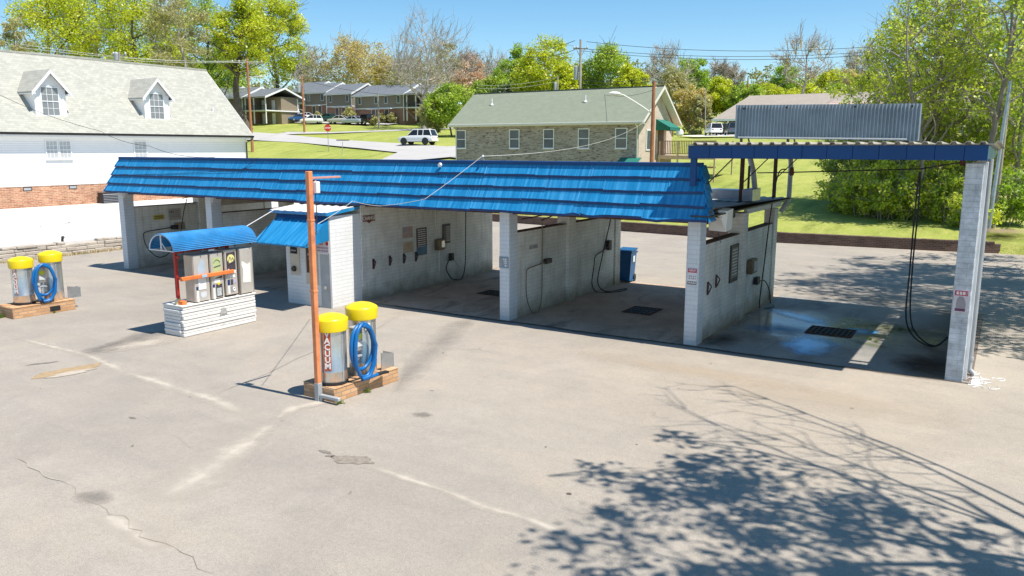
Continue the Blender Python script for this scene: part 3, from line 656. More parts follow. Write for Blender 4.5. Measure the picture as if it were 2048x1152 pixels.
f=MB(); f.tube([(10.33,.62,4.1),(10.33,.62,.35),(10.33,.62,.12),(10.42,.6,.03)],.05,10); f.lathe((10.33,.62,.30),[(.062,0),(.062,.06)],12); f.build('downspout',M['dullgalv'],CW)
f=MB(); f.bbox(10.265,10.31,.18,.24,0,4.05,.004); f.build('downspout',M['whitetrim'],CW)
# tilted white light housing at the mansard's end
f=MB(); f.slab([(5.02,.8,2.83),(5.30,.62,2.95),(5.47,.78,2.93),(5.42,.88,2.46),(5.02,.92,2.47)],(0,.42,.03)); f.build('flood_light_housing',M['white'],CW)
f=MB(); f.tube([(5.05,.75,2.80),(5.36,.72,2.80)],.016,5); f.tube([(5.03,.9,2.87),(5.22,.95,2.46),(5.28,.98,2.2)],.008,4); f.build('light_bracket',M['dark'],CW)
# corrugated billboard on the truck bay roof (seen from behind)
f=MB(); x0,x1,y=5.41,9.07,1.2
def bill(f):
    P=[];L=x1-x0;m=int(L/.068*6)
    for i_ in range(m+1):
        t=i_/m; c=.019*math.cos(2*math.pi*t*L/.068); P+=[(x0+L*t,y+c,4.50-.07*t),(x0+L*t+.0,y+c,5.22-.07*t)]
    k=len(P); vs=P+[(a,b_+.006,c) for a,b_,c in P]; fs=[]
    for i_ in range(m):
        a=2*i_; fs+=[(a,a+1,a+3,a+2),(k+a,k+a+2,k+a+3,k+a+1),(a,a+2,k+a+2,k+a),(a+1,k+a+1,k+a+3,a+3)]
    f.add(vs,fs)
BB=thing('rooftop_sign','grey corrugated metal panel standing on the truck bay roof','sign',(7.2,1.2,4.38))
L_=lambda f: setattr(f,'v',[(a-7.2,b_-1.2,c-4.38) for a,b_,c in f.v]) or f
bill(f); L_(f).build('panel',mat('corrugated_zinc',(.31,.375,.43),.45,.5,.2,2.),BB)
f=MB(); f.slab([(5.50,1.175,4.515),(8.85,1.175,4.455),(8.85,1.175,4.485),(5.50,1.175,4.545)],(0,-.012,0)); L_(f).build('bottom_rail',M['white'],BB)
f=MB()
for x_ in(5.55,6.55,8.0,9.0): f.bbox(x_-.025,x_+.025,1.24,1.29,4.30,5.15,.004); f.tube([(x_,1.28,4.95),(x_,2.0,4.34)],.018,5)
L_(f).build('sign_frame',M['dark'],BB)
f=MB()
for x_,z_ in((5.6,5.14),(6.5,5.14),(7.85,5.12),(8.9,5.10),(5.6,4.52),(7.8,4.47)): f.lathe((x_,1.18,z_),[(.022,-.012),(.022,.0),(.012,.008)],8,1)
L_(f).build('fixing_bolt',M['black'],BB)
# ============================================================ TEXT AND SIGNS
def textmesh(name,s,size,right,up,pos,m,parent,align='CENTER',ext=.0015,sx=1.,bold=0):
    c=bpy.data.curves.new('t','FONT'); c.body=s; c.size=size; c.align_x=align; c.align_y='CENTER'; c.extrude=ext; c.offset=bold*size; c.resolution_u=2
    o=bpy.data.objects.new('t',c); COL.objects.link(o); dg=bpy.context.evaluated_depsgraph_get(); me=bpy.data.meshes.new_from_object(o.evaluated_get(dg))
    bpy.data.objects.remove(o); r_=Vector(right).normalized(); u_=Vector(up).normalized(); n_=r_.cross(u_)
    mt=Matrix(((r_.x*sx,u_.x,n_.x,pos[0]),(r_.y*sx,u_.y,n_.y,pos[1]),(r_.z*sx,u_.z,n_.z,pos[2]),(0,0,0,1))); me.transform(mt)
    me.name=name; me.materials.clear(); me.materials.append(m); o=bpy.data.objects.new(name,me); COL.objects.link(o); o.parent=parent; return o
def sign(label,P,right,wd,ht,m,cat='sign',group=None,th=.012,name='wall_sign'):
    "flat plate; P is its centre on the wall, right the reading direction; returns (empty, place(u,v,d) helper)"
    t=thing(name,label,cat,P,0,group); r_=Vector(right); n_=r_.cross(Vector((0,0,1)))
    q=lambda u,v,d=0: tuple(r_*u+Vector((0,0,v))+n_*d)
    f=MB(); f.slab([q(-wd/2,-ht/2,.001),q(wd/2,-ht/2,.001),q(wd/2,ht/2,.001),q(-wd/2,ht/2,.001)],tuple(n_*th)); f.build('panel',m,t)
    def strip(name,u0,u1,v0,v1,m_,d=th+.0015):
        f=MB(); f.slab([q(u0,v0,d),q(u1,v0,d),q(u1,v1,d),q(u0,v1,d)],tuple(n_*.0015)); return f.build(name,m_,t)
    def lines(name,rows,m_,seed=1,d=th+.0015,lo=.02,hi=.07):
        "rows of small print too small to read: dashes with uneven gaps"
        r=random.Random(seed); f=MB()
        for (v,h_,u0,u1) in rows:
            u=u0
            while u<u1:
                e=min(u1,u+r.uniform(lo,hi)); f.slab([q(u,v-h_/2,d),q(e,v-h_/2,d),q(e,v+h_/2,d),q(u,v+h_/2,d)],tuple(n_*.001)); u=e+r.uniform(.008,.022)
        return f.build(name,m_,t)
    def text(s,size,u,v,m_,sx=1.,bold=.012,name='lettering'): return textmesh(name,s,size,right,(0,0,1),q(u,v,th+.003),m_,t,sx=sx,bold=bold)
    return t,strip,lines,text,q
XR=(0,1,0)       # reading direction on walls facing +X
YR=(1,0,0)       # on faces looking towards -Y
brownred=mat('brown_red_sign',(.16,.030,.018),.5,0,.1,4.); cream=mat('cream_sign',(.52,.45,.33),.6,0,.1,5.); paleink=mat('pale_ink',(.72,.70,.68),.6)
darkink=mat('dark_ink',(.06,.05,.06),.6); pinkish=mat('faded_pink_sign',(.46,.38,.36),.6,0,.1,5.); orangeink=mat('orange_ink',(.52,.22,.07),.6)
redink=mat('red_ink',(.45,.03,.07),.5); greyink=mat('grey_ink',(.30,.28,.30),.6)
t,st,ln,tx,q=sign('brown sign with white word CHANGE and a down arrow under it',(-4.60,.31,2.34),XR,.50,.17,brownred)
tx('CHANGE',.155,0,0,paleink,.82,.02)
f=MB(); f.slab([q(-.10,-.085,.001),q(.10,-.085,.001),q(0,-.145,.001)],(.012,0,0)); f.build('arrow',brownred,t)
t,st,ln,tx,q=sign('faded pinkish notice starting with NO, on block wall above a cream one',(-4.60,1.99,1.79),XR,.48,.34,pinkish)
tx('NO',.16,-.12,.06,greyink,.8,.01); ln('small_print',[(.12,.018,.03,.2),(.075,.018,.03,.2),(.03,.018,.03,.2),(-.06,.018,-.18,.2),(-.11,.018,-.18,.2)],orangeink,2)
t,st,ln,tx,q=sign('cream notice with orange small print on block wall, under the pinkish notice',(-4.60,2.0,1.34),XR,.50,.33,cream)
ln('small_print',[(.10,.03,-.14,.16),(.05,.03,-.14,.14),(-.01,.014,-.18,.18),(-.05,.014,-.18,.18),(-.12,.014,-.04,.04)],orangeink,3)
t,st,ln,tx,q=sign('tall price board fading from dark maroon to blue on the block wall',(-4.60,2.66,1.45),XR,.50,.84,mat('maroon_board',(.055,.025,.04),.4,0,.1,3.))
st('blue_field',-.245,.245,-.41,-.16,mat('blue_board',(.02,.14,.26),.4,0,.4,5.)); ln('small_print',[(.36-.065*k,.024,-.19,.20) for k in range(10)],paleink,4,lo=.05,hi=.14)
t,st,ln,tx,q=sign('narrow black framed menu board behind the coin box on block wall',(-4.60,3.92,1.58),XR,.38,.62,M['dark'],th=.03)
st('menu_sheet',-.02,.165,-.26,.24,mat('faded_sheet',(.42,.40,.36),.6),.032); st('menu_picture',-.165,-.03,-.26,.24,mat('dark_sheet',(.09,.08,.07),.5,0,.3,9.),.032); ln('small_print',[(.20-.055*k,.02,.0,.15) for k in range(8)],darkink,5,.035)
t,st,ln,tx,q=sign('small off-white notice high on the block wall under the mansard edge',(-4.60,2.9,2.42),XR,.38,.15,mat('offwhite_sign',(.66,.64,.58),.6)); ln('small_print',[(.03,.02,-.13,.13),(-.025,.02,-.13,.13)],greyink,6)
# booth front
t,st,ln,tx,q=sign('small black plate with white small print between the two change machines',(-5.56,-1.25,1.72),YR,.28,.27,darkink); ln('small_print',[(.075,.024,-.09,.09),(.03,.024,-.04,.04),(-.02,.024,-.09,.10),(-.07,.024,-.07,.09)],paleink,7)
def changer(x,z,w_,h_,wh,label):
    t=thing('change_machine',label,'coin machine',(x,-1.25,z),0,'machines set in the booth front'); 
    f=MB(); f.bbox(-w_/2,w_/2,-.045,-.0,-h_/2,h_/2,.01); f.build('face_plate',mat('beige_face_plate',(.55,.50,.42),.45,.1,.08,5.),t)
    f=MB(); f.bbox(-w_/2+.05,w_/2-.05,-.06,-.046,h_/2-.04-wh,h_/2-.04,.004); f.build('display_panel',M['darkwin'],t)
    return t
t=changer(-5.93,1.36,.36,1.06,.43,'tall beige coin machine with short black panel and round logo, left in the booth front')
f=MB(); f.lathe((-.03,-.062,.33),[(.075,-.006),(.075,.0)],20,1); f.build('round_mark',paleink,t); f=MB(); f.lathe((-.03,-.070,.33),[(.035,-.004),(.035,.0)],14,1); f.build('coin_mark',orangeink,t)
f=MB(); f.bbox(-.10,.10,-.068,-.062,.13,.17,.001); f.build('label_strip',greyink,t)
f=MB(); f.lathe((-.01,-.05,-.36),[(.07,-.05),(.085,.0)],16,1); f.build('coin_cup',M['dark'],t); f=MB(); f.bbox(-.19,-.165,-.075,-.046,.33,.37,.004); f.build('lock',M['dark'],t)
t=changer(-5.28,1.25,.44,1.28,.92,'tall beige bill changer with long black panel, right in the booth front')
f=MB(); f.bbox(-.12,.12,-.066,-.061,.46,.49,.001); f.bbox(-.10,.10,-.066,-.061,.16,.22,.001); f.build('label_strip',greyink,t); f=MB(); f.lathe((0,-.062,.36),[(.07,-.004),(.07,0)],18,1); f.build('round_mark',mat('olive_mark',(.30,.30,.10),.5),t); f=MB(); f.bbox(-.05,.05,-.075,-.061,.04,.10,.003); f.build('bill_slot',paleink,t)
t,st,ln,tx,q=sign('white SMILE security notice with red camera dot at the booth corner',(-4.91,-1.265,1.68),YR,.60,.36,mat('pale_notice',(.66,.62,.66),.6,0,.05))
tx('SMILE',.14,-.05,.09,redink,.85,.012); f=MB(); f.lathe(q(.24,.09,.014),[(.052,-.004),(.052,.0)],18,1); f.build('camera_dot',redink,t)
ln('small_print',[(-.03,.05,-.27,.28),(-.11,.05,-.26,.28)],mat('mauve_ink',(.36,.24,.34),.6),8,lo=.03,hi=.10); st('loose_strip',-.12,.27,-.20,-.17,M['white'],.02)
t=thing('tap_valve','small silver valve low on the booth corner panel','valve',(-4.79,-1.27,.56)); f=MB(); f.lathe((0,-.0,0),[(.04,-.04),(.055,-.02),(.03,.0)],12,1); f.build('valve_body',M['steel'],t); f=MB(); f.tube([(0,-.04,0),(.07,-.05,.03)],.012,6); f.build('valve_handle',M['steel'],t)
# column signs
t,st,ln,tx,q=sign('red and white NEW WASH price plate on the white block column',(5.0,-.001,1.54),YR,.205,.36,mat('white_plate',(.70,.69,.72),.5))
st('header',-.10,.10,.09,.175,redink); tx('NEW',.075,0,.135,paleink,.9,.015); ln('small_print',[(.01,.03,-.07,.08),(-.04,.03,-.08,.08)],greyink,9,lo=.02,hi=.05); st('footer',-.10,.10,-.175,-.10,darkink); tx('WASH',.075,0,-.137,M['white'],.85,.02)
t,st,ln,tx,q=sign('red headed notice with grey figure on the tall right column',(10.10,-.001,1.53),YR,.24,.42,mat('pink_plate',(.60,.55,.60),.5))
st('header',-.105,.105,.10,.19,redink); ln('header_letters',[(.145,.055,-.08,.09)],paleink,10,.0155,.02,.05); f=MB()
f.slab([q(-.07,-.17,.014),q(.08,-.17,.014),q(.085,-.05,.014),(q(.05,.06,.014)),q(.02,.085,.014),q(-.03,.085,.014),q(-.06,.04,.014),q(-.075,-.05,.014)],(0,-.001,0)); f.build('figure_mark',greyink,t); st('footer',-.085,.08,-.19,-.14,mat('plum_ink',(.12,.04,.10),.5),.016)
t,st,ln,tx,q=sign('blue grey weathered plate with worn letters on the column beside the changing bay',(.135,-.001,1.48),YR,.27,.28,mat('slate_plate',(.22,.28,.34),.6,0,.2,6.)); ln('small_print',[(.08,.04,-.02,.10),(.03,.04,-.0,.11),(-.02,.035,.01,.10),(-.08,.045,.03,.11)],paleink,11,lo=.02,hi=.05); ln('small_print',[(.08,.02,-.11,-.04),(.045,.02,-.11,-.04),(.01,.02,-.11,-.04),(-.03,.02,-.11,-.04),(-.065,.02,-.11,-.04)],pinkish,12,lo=.02,hi=.04)
# wall signs elsewhere
t,st,ln,tx,q=sign('yellow and black caution strip on the leftmost grey block wall',(-15.9,1.36,1.77),XR,.44,.17,mat('yellow_plate',(.50,.42,.05),.5)); ln('small_print',[(.035,.04,-.17,.17),(-.03,.035,-.17,.17)],darkink,13,lo=.03,hi=.09)
t,st,ln,tx,q=sign('faded grey NO notice beside the caution strip on the leftmost wall',(-15.9,2.03,1.84),XR,.52,.42,mat('grey_notice',(.42,.40,.36),.6,0,.1,5.)); tx('NO',.16,-.13,.08,darkink,.8,.01); ln('small_print',[(.12,.025,.02,.2),(.06,.025,.02,.2),(-.03,.02,-.2,.2),(-.09,.02,-.2,.2)],mat('rust_ink',(.25,.10,.07),.6),14)
t,st,ln,tx,q=sign('stained cream plate behind the black gun holder on the leftmost wall',(-15.9,2.2,1.38),XR,.46,.28,mat('stained_plate',(.34,.31,.25),.7,0,.3,5.)); ln('small_print',[(.07,.03,-.1,.16),(.0,.06,-.02,.08)],orangeink,15)
t,st,ln,tx,q=sign('small worn grey plate high on the partition wall of the middle bay',(.246,1.25,1.75),XR,.42,.10,mat('worn_grey_plate',(.36,.34,.31),.7,0,.3,6.)); ln('small_print',[(0,.03,-.12,.14)],greyink,16)
t,st,ln,tx,q=sign('tall brown framed menu board on the partition wall of the truck bay',(5.096,2.66,1.52),XR,.62,.92,M['dark'],th=.035)
st('menu_sheet',-.24,.25,-.36,.38,mat('dull_sheet',(.22,.21,.18),.6,0,.3,5.),.037); ln('small_print',[(.33-.075*k,.03,-.2,.2) for k in range(9)],paleink,17,.040)
# hooks for mats
for k,(x,y,z,lab) in enumerate([(-4.6,.43,1.02,'dark floor mat clip nearest the change booth on the changing-bay wall'),(-4.6,1.14,1.03,'dark floor mat clip second from the booth on the changing-bay wall'),(-4.6,1.78,1.02,'dark floor mat clip below the cream notice'),(-4.6,2.35,1.01,'dark floor mat clip at the foot of the maroon price board'),(5.096,.75,1.18,'dark mat clip nearest the front column in the truck bay'),(5.096,1.34,1.26,'dark mat clip below the brown framed menu in the truck bay')]):
    t=thing('mat_clip',lab,'clip',(x,y,z),0,'mat clips on the bay walls'); f=MB(); f.bbox(0,.03,-.035,.035,-.15,.15,.005); f.build('back_plate',mat('maroon_metal',(.07,.03,.035),.6),t)
    f=MB(); f.slab([(.03,-.02,.14),(.03,.02,.14),(.10,.02,.06),(.10,-.02,.06)],(0,0,-.02)); f.tube([(.1,0,.05),(.06,0,-.06),(.03,0,-.12)],.014,5); f.build('jaw',M['dark'],t)
# coin boxes with wands and hoses
def hose(name,label,pts,r=.016,m=None,group='pressure hoses in the bays',gun=None,rest=None):
    t=thing(name,label,'hose',pts[0],0,group); o=np.array(pts[0]); P=[np.array(p)-o for p in pts]; Q=[]
    for i_ in range(len(P)-1):       # catmull-rom
        p0,p1,p2,p3=P[max(i_-1,0)],P[i_],P[i_+1],P[min(i_+2,len(P)-1)]
        for s_ in range(6):
            u=s_/6; Q.append(.5*((2*p1)+(-p0+p2)*u+(2*p0-5*p1+4*p2-p3)*u*u+(-p0+3*p1-3*p2+p3)*u**3))
    Q.append(P[-1]); f=MB(); f.tube(Q,r,8); f.build('hose',m or M['black'],t)
    if gun: g=np.array(gun[0])-o; h_=np.array(gun[1])-o; f=MB(); f.tube([g,h_],.013,6); f.build('wand',M['dullgalv'],t); f=MB(); f.tube([g+(h_-g)*-.05,g+(h_-g)*.18],.035,8); f.build('trigger_grip',M['black'],t)
    return t
def holder(label,x,y,z,m=None,w_=.26,h_=.16):
    t=thing('gun_holder',label,'holder',(x,y,z),0,'wand holders on the bay walls'); f=MB(); f.bbox(0,.12,-w_/2,w_/2,-h_/2,h_/2,.015); f.build('body',m or M['dark'],t); f=MB(); f.lathe((.07,-w_/2-.03,0),[(.045,0),(.045,.05)],12,1); f.build('collar',M['black'],t); return t
holder('black wand holder on the leftmost grey wall',-15.9,1.95,1.36); holder('black wand holder on the middle-bay partition wall',.246,1.92,1.30,None,.30,.13); holder('black round wand holder near the far column of the middle bay',.246,5.75,1.33,None,.2,.3)
holder('black wand holder low on the truck bay partition wall',5.096,4.7,.80,None,.26,.2); holder('black wand holder on the changing-bay wall beside the hose',-4.6,4.12,.80,None,.16,.24)
t=thing('coin_box','brown coin box on a white pipe on the changing-bay wall','coin box',(-4.6,3.48,1.28),0,'coin boxes on the bay walls'); f=MB(); f.bbox(0,.16,-.19,.19,-.18,.17,.02); f.build('body',mat('brown_box',(.17,.13,.075),.5,.2,.3,7.),t); f=MB(); f.bbox(.16,.18,-.02,.14,-.1,.12,.01); f.build('coin_plate',M['steel'],t)
f=MB(); f.tube([(.05,0,-.18),(.05,0,-.86)],.022,8); f.tube([(.04,-.15,.17),(.04,-.15,1.3)],.012,6); f.build('conduit',M['dirtywhite'],t)
t=thing('coin_box','dark square coin box on the truck bay partition wall','coin box',(5.096,4.1,1.27),0,'coin boxes on the bay walls'); f=MB(); f.bbox(0,.15,-.25,.25,-.19,.19,.02); f.build('body',mat('brown_box',(.17,.13,.075)),t); f=MB(); f.bbox(.15,.17,-.12,.17,-.13,.14,.01); f.build('coin_plate',M['dullgalv'],t)
hose('pressure_hose','black hose looping from the leftmost wall to its wand pipe',[(-15.82,1.9,1.36),(-15.82,1.3,1.33),(-15.82,.75,1.28),(-15.8,.63,1.15),(-15.8,.70,.8),(-15.8,.95,.45),(-15.8,1.25,.30),(-15.8,1.65,.45),(-15.8,2.1,1.0),(-15.8,2.35,1.9),(-15.75,2.5,2.4)])
hose('pressure_hose','tan stained hose and pipe hanging in a long U on the middle-bay partition',[(.33,1.80,1.30),(.33,1.3,1.26),(.33,.85,1.22),(.33,.76,1.1),(.33,.78,.5),(.36,.98,.08),(.38,1.15,.015),(.36,1.38,.05),(.33,1.56,.4),(.33,1.57,1.4),(.33,1.57,2.4)],.014,mat('tan_hose',(.20,.16,.10),.6))
hose('pressure_hose','black hose hanging by the far column of the middle bay, tail on the floor',[(.34,5.75,1.32),(.34,5.2,1.2),(.34,4.75,1.10),(.34,4.66,.8),(.34,4.55,.3),(.4,4.75,.02),(.7,4.85,.02),(.95,5.2,.02),(1.0,5.6,.02),(.9,5.75,.02),(.85,5.5,.02),(.6,4.95,.03),(.36,4.9,.3),(.34,5.2,1.0),(.34,5.7,2.0),(.36,5.9,2.7)],.017)
hose('pressure_hose','black hose and steel wand hanging on the changing-bay wall',[(-4.45,4.85,2.9),(-4.48,4.84,1.6),(-4.48,4.80,.5),(-4.47,4.62,.06),(-4.45,4.35,.02),(-4.47,4.0,.12),(-4.50,3.78,.45),(-4.50,3.88,.66),(-4.5,4.02,.78)],.017,None,gun=((-4.49,4.08,.80),(-4.49,4.48,.42)))
hose('pressure_hose','black hose hanging from the truck bay boom on its left side',[(5.45,6.0,3.72),(5.28,5.85,3.6),(5.2,5.6,2.6),(5.2,5.2,1.2),(5.2,4.95,.3),(5.22,4.9,.02)],.017)
hose('pressure_hose','short black hose loop from the low wand holder to the truck bay floor',[(5.2,4.75,.78),(5.25,5.2,.72),(5.25,5.75,.35),(5.28,5.8,.02),(5.5,5.3,.02),(5.35,4.9,.02)],.015)
hose('pressure_hose','doubled black hose hanging in a long loop beside the tall right column',[(8.95,3.2,3.78),(8.93,3.2,3.0),(8.93,3.2,1.6),(8.95,3.1,.5),(9.2,2.9,.10),(9.6,2.5,.06),(9.85,2.3,.35),(9.62,2.5,.08),(9.3,2.8,.14),(9.05,3.05,.5),(8.98,3.2,1.6),(8.99,3.2,3.0),(8.97,3.2,3.78)],.017)
def boom(label,c,ends,drop=.0):
    t=thing('hose_boom',label,'boom',c,0,'overhead hose booms'); f=MB()
    for e in ends: f.tube([(0,0,0),(e[0]-c[0],e[1]-c[1],e[2]-c[2])],.016,6)
    f.build('arm',M['dark'],t); f=MB(); f.lathe((0,0,-.08),[(.04,0),(.06,.05),(.04,.2)],12); f.build('swivel',M['rust'],t); return t
boom('thin overhead boom reaching across the truck bay to the hose by the right column',(6.2,3.33,3.72),[(8.97,3.2,3.84),(5.1,4.4,3.66)]); boom('thin dark boom near the tall right column under the canopy',(9.75,3.3,4.0),[(8.97,3.2,3.84)])
boom('rusty boom under the mansard over the middle-bay partition',(.15,3.1,2.55),[(.30,1.57,2.42),(.15,.8,2.5),(1.4,3.4,2.55)]); boom('rusty boom over the leftmost wall',(-15.8,3.1,2.5),[(-15.75,2.3,2.42),(-14.6,3.2,2.5)])
# floor grates
def grate(label,x0,x1,y0,y1,z):
    t=thing('floor_grate',label,'grate',((x0+x1)/2,(y0+y1)/2,z),0,'steel drain grates in the bay floors'); a,b_=(x1-x0)/2,(y1-y0)/2
    f=MB(); f.box(-a,a,-b_,b_,.002,.004); f.build('pit',mat('pit_black',(.008,.008,.008),.9),t)
    f=MB(); f.bbox(-a,a,-b_,-b_+.04,.004,.02,.003); f.bbox(-a,a,b_-.04,b_,.004,.02,.003); f.bbox(-a,-a+.04,-b_+.04,b_-.04,.004,.02,.003); f.bbox(a-.04,a,-b_+.04,b_-.04,.004,.02,.003); f.build('frame',M['rust'],t)
    f=MB(); n=int((x1-x0)/.11)
    for k in range(1,n): x=-a+(x1-x0)*k/n; f.box(x-.008,x+.008,-b_+.04,b_-.04,.005,.017)
    for k in range(1,4): y=-b_+(y1-y0)*k/4; f.box(-a+.04,a-.04,y-.01,y+.01,.006,.0185)
    f.build('bar_grid',M['dark'],t)
grate('dark drain grate in the wet truck bay floor',6.88,7.90,2.58,3.42,.0145); grate('dark drain grate in the middle bay floor',2.25,3.05,2.45,3.38,.01); grate('rusty drain grate in the changing bay, half hidden by the column',-2.52,-1.7,2.62,3.34,.01)
# ============================================================ VACUUM STATIONS
def island(label,loc,L,ht,wd,notch,rz=0):
    t=thing('brick_island',label,'brick base',loc,rz,'brick islands of the vacuum stations')
    f=MB(); f.bbox(-wd/2,wd/2,-L/2,L/2,-.02,ht,.012); f.build('brickwork',M['tanbrick'],t)
    f=MB(); r=random.Random(int(L*100)); 
    n=int(L/.225)
    for k in range(n): y=-L/2+.01+(L-.02)*k/n; f.bbox(wd/2-.24,wd/2+.008,y,y+(L-.02)/n-.008,ht-.001,ht+.012+r.uniform(0,.006),.004); f.bbox(-wd/2-.008,-wd/2+.24,y,y+(L-.02)/n-.008,ht-.001,ht+.012+r.uniform(0,.006),.004)
    f.box(-wd/2+.24,wd/2-.24,-L/2+.02,L/2-.02,ht,ht+.006); f.build('rowlock_course',M['tanbrick'],t)
    if notch=='pocket':
        f=MB(); f.box(wd/2+.002,wd/2+.006,.12,.38,.05,.18); f.build('vent_hole',M['black'],t)
    return t
island('sunlit tan brick island under the vacuum beside the orange pole',(.87,-6.25,0),1.62,.235,.78,None,R(-2))
island('tan brick island with a square hole under the vacuum at the left edge',(-10.86,-5.74,0),1.56,.27,.82,'pocket',R(-3))
def vac(label,loc,rz,tilt,faded):
    t=thing('vacuum_cleaner',label,'vacuum',loc,rz,'twin canister car vacuums'); ca=[(-.02,-.40),(.0,.33)]
    for k,(x,y) in enumerate(ca):
        h_=[.98,1.06][k]; c=MB(); c.lathe((x,y,0),[(.245,0),(.25,.01),(.25,.22),(.254,.225),(.254,.24),(.25,.245),(.25,h_)],36); can=c.build('canister',M['steel'],t)
        d=MB(); d.lathe((x,y,h_-.04),[(.270,0),(.283,.01),(.293,.195),(.288,.212),(.262,.232),(.19,.268),(.08,.294),(0.001,.298)],36); d.build('dome',M['yellow'],t)
        if k==0:
            c=MB(); c.lathe((x,y,.0),[(.262,.0),(.262,.05)],30); c.build('base_ring',M['black'],can)
        c=MB(); c.bbox(x+.245,x+.256,y-.01,y+.01,.05,h_-.05,.001); c.build('seam',M['dullgalv'],can)
    # warning strip with VACUUM down the side, curved with the can
    a0=R(-62); f=MB(); x,y=ca[0]; rr=.2535; P=[]
    for i_ in range(5):
        a=a0-.24+.48*i_/4
        P.append((a,))
    vs=[]
    for (a,) in P: vs+=[(x+rr*math.cos(a),y+rr*math.sin(a),.27),(x+rr*math.cos(a),y+rr*math.sin(a),.97)]
    f.add(vs,[(2*i_,2*i_+2,2*i_+3,2*i_+1) for i_ in range(4)]); lab=f.build('vacuum_label',mat('vacuum_label_red',(.50,.10,.04),.5),t)
    if faded: lab.data.materials[0]=mat('faded_label',(.55,.28,.22),.6)
    for i_,ch in enumerate('VACUUM'):
        textmesh('lettering',ch,.145,(-math.sin(a0),math.cos(a0),0),(0,0,1),(x+(rr+.004)*math.cos(a0),y+(rr+.004)*math.sin(a0),.91-.112*i_),M['white'],lab,bold=.03,ext=.002)
    # control box between the cans
    f=MB(); f.bbox(.14,.27,-.14,.06,.52,.92,.012); f.build('coin_unit',M['steel'],t)
    f=MB(); f.bbox(.272,.282,-.11,.03,.74,.84,.003); f.build('yellow_sticker',mat('lime_sticker',(.70,.70,.05),.5),t); f=MB(); f.bbox(.272,.284,-.12,.04,.60,.70,.003); f.build('coin_slot',mat('pale_sticker',(.62,.63,.62),.5),t)
    f=MB(); f.tube([(.2,-.04,.52),(.2,-.04,.06)],.03,10); f.tube([(.2,-.1,.3),(.22,.08,.42)],.012,6); f.bbox(.12,.24,-.12,.04,.40,.44,.004); f.build('pipework',M['dullgalv'],t)
    f=MB(); f.bbox(.16,.30,-.17,.09,.93,.97,.01); f.build('hose_hook',M['dullgalv'],t)
    f=MB(); x,y=ca[1]; f.slab([(x+.20,y+.27,.0),(x+.20,y+.60,.0),(x+.20,y+.60,.26),(x+.20,y+.27,.33)],(-.012,0,0)); f.slab([(x+.20,y+.60,.0),(x-.08,y+.62,.0),(x-.08,y+.62,.26),(x+.20,y+.60,.26)],(0,.012,0)); f.build('debris_guard',M['galv'],t)
    # blue hose: two oval loops hung over the hook
    Q=[];n=22
    def loop(cy,ry,zt,zb,x0,x1,ph=0):
        for i_ in range(n+1):
            a=math.pi/2+ph+2*math.pi*i_/n; zz=(zt+zb)/2+(zt-zb)/2*math.sin(a); Q.append((x0+(x1-x0)*i_/n+.05*math.cos(a*2)*.3,cy+ry*math.cos(a),zz))
    loop(-.04,.27,1.0,.20,.335,.34); loop(-.03,.24,1.02,.06,.39,.40); Q.append((.40,-.05,1.0)); 
    for p in [(.42,.10,.92),(.43,.22,.6),(.42,.18,.25),(.42,.05,.06),(.42,-.14,.05)]: Q.append(p)
    f=MB(); f.tube(Q,.036,10); 
    if faded==0: f.tube([(.42,-.14,.05),(.42,-.02,.035),(.42,.18,.045),(.42,.34,.05)],.03,10)
    else: f.tube([(.40,-.30,.55),(.41,-.28,.3),(.41,-.2,.08)],.030,10)
    f.build('hose',M['hoseblue'],t)
    f=MB()
    if faded==0: f.slab([(.39,.33,.03),(.45,.33,.03),(.47,.50,.02),(.37,.50,.02)],(0,0,.04)); f.tube([(.42,.26,.05),(.42,.36,.05)],.036,10)
    else: f.tube([(.41,-.2,.1),(.41,-.17,.02)],.036,10)
    f.build('nozzle',M['black'],t)
    return t
vac('steel twin canister vacuum with yellow caps and bright red VACUUM label beside the orange pole',(.95,-6.38,.25),R(-1),0,0)
vac('steel twin canister vacuum with yellow caps near the left edge, label faded',(-10.86,-5.63,.29),R(-3),0,1)
t=thing('price_sticker','white sticker near the top of the rear steel canister','sticker',(1.19,-6.16,1.16)); f=MB(); f.bbox(0,.006,-.05,.05,-.06,.06,.001); f.build('sheet',M['white'],t); t.rotation_euler=(0,0,R(-12))
# weeds
weedm=leafmat('weed_leaf',(.10,.20,.02),(.16,.26,.03),(.26,.30,.05),6)
def weed(label,x,y,n,s_,seed,z=0):
    r=np.random.default_rng(seed); V=[];F=[]
    for k in range(n):
        a=r.uniform(0,6.28); L=s_*r.uniform(.5,1.2); tilt=r.uniform(.3,1.4); d=np.array([math.cos(a)*math.sin(tilt),math.sin(a)*math.sin(tilt),math.cos(tilt)])*L; s2=np.array([-math.sin(a),math.cos(a),0])*s_*.12
        b0=np.array([r.normal(0,s_*.25),r.normal(0,s_*.25),0]); i_=len(V); V+=[b0-s2*.4,b0+s2*.4,b0+d*.6+s2,b0+d]; F.append((i_,i_+1,i_+2,i_+3))
    o=bpy.data.objects.new('weed',npmesh('weed',V,F,weedm)); COL.objects.link(o); o.location=(x,y,z); tag(o,label,'weed','weeds in the paving joints')
weed('small green weed at the foot of the brick island by the orange pole',1.33,-7.05,40,.10,1); weed('tiny yellow-green weed at the sunny side of the same brick island',1.30,-6.32,40,.09,2)
weed('grass tuft at the shaded end of the left brick island',-11.0,-6.62,70,.14,3); weed('small tuft in the hole of the left brick island',-10.42,-5.55,30,.08,4)
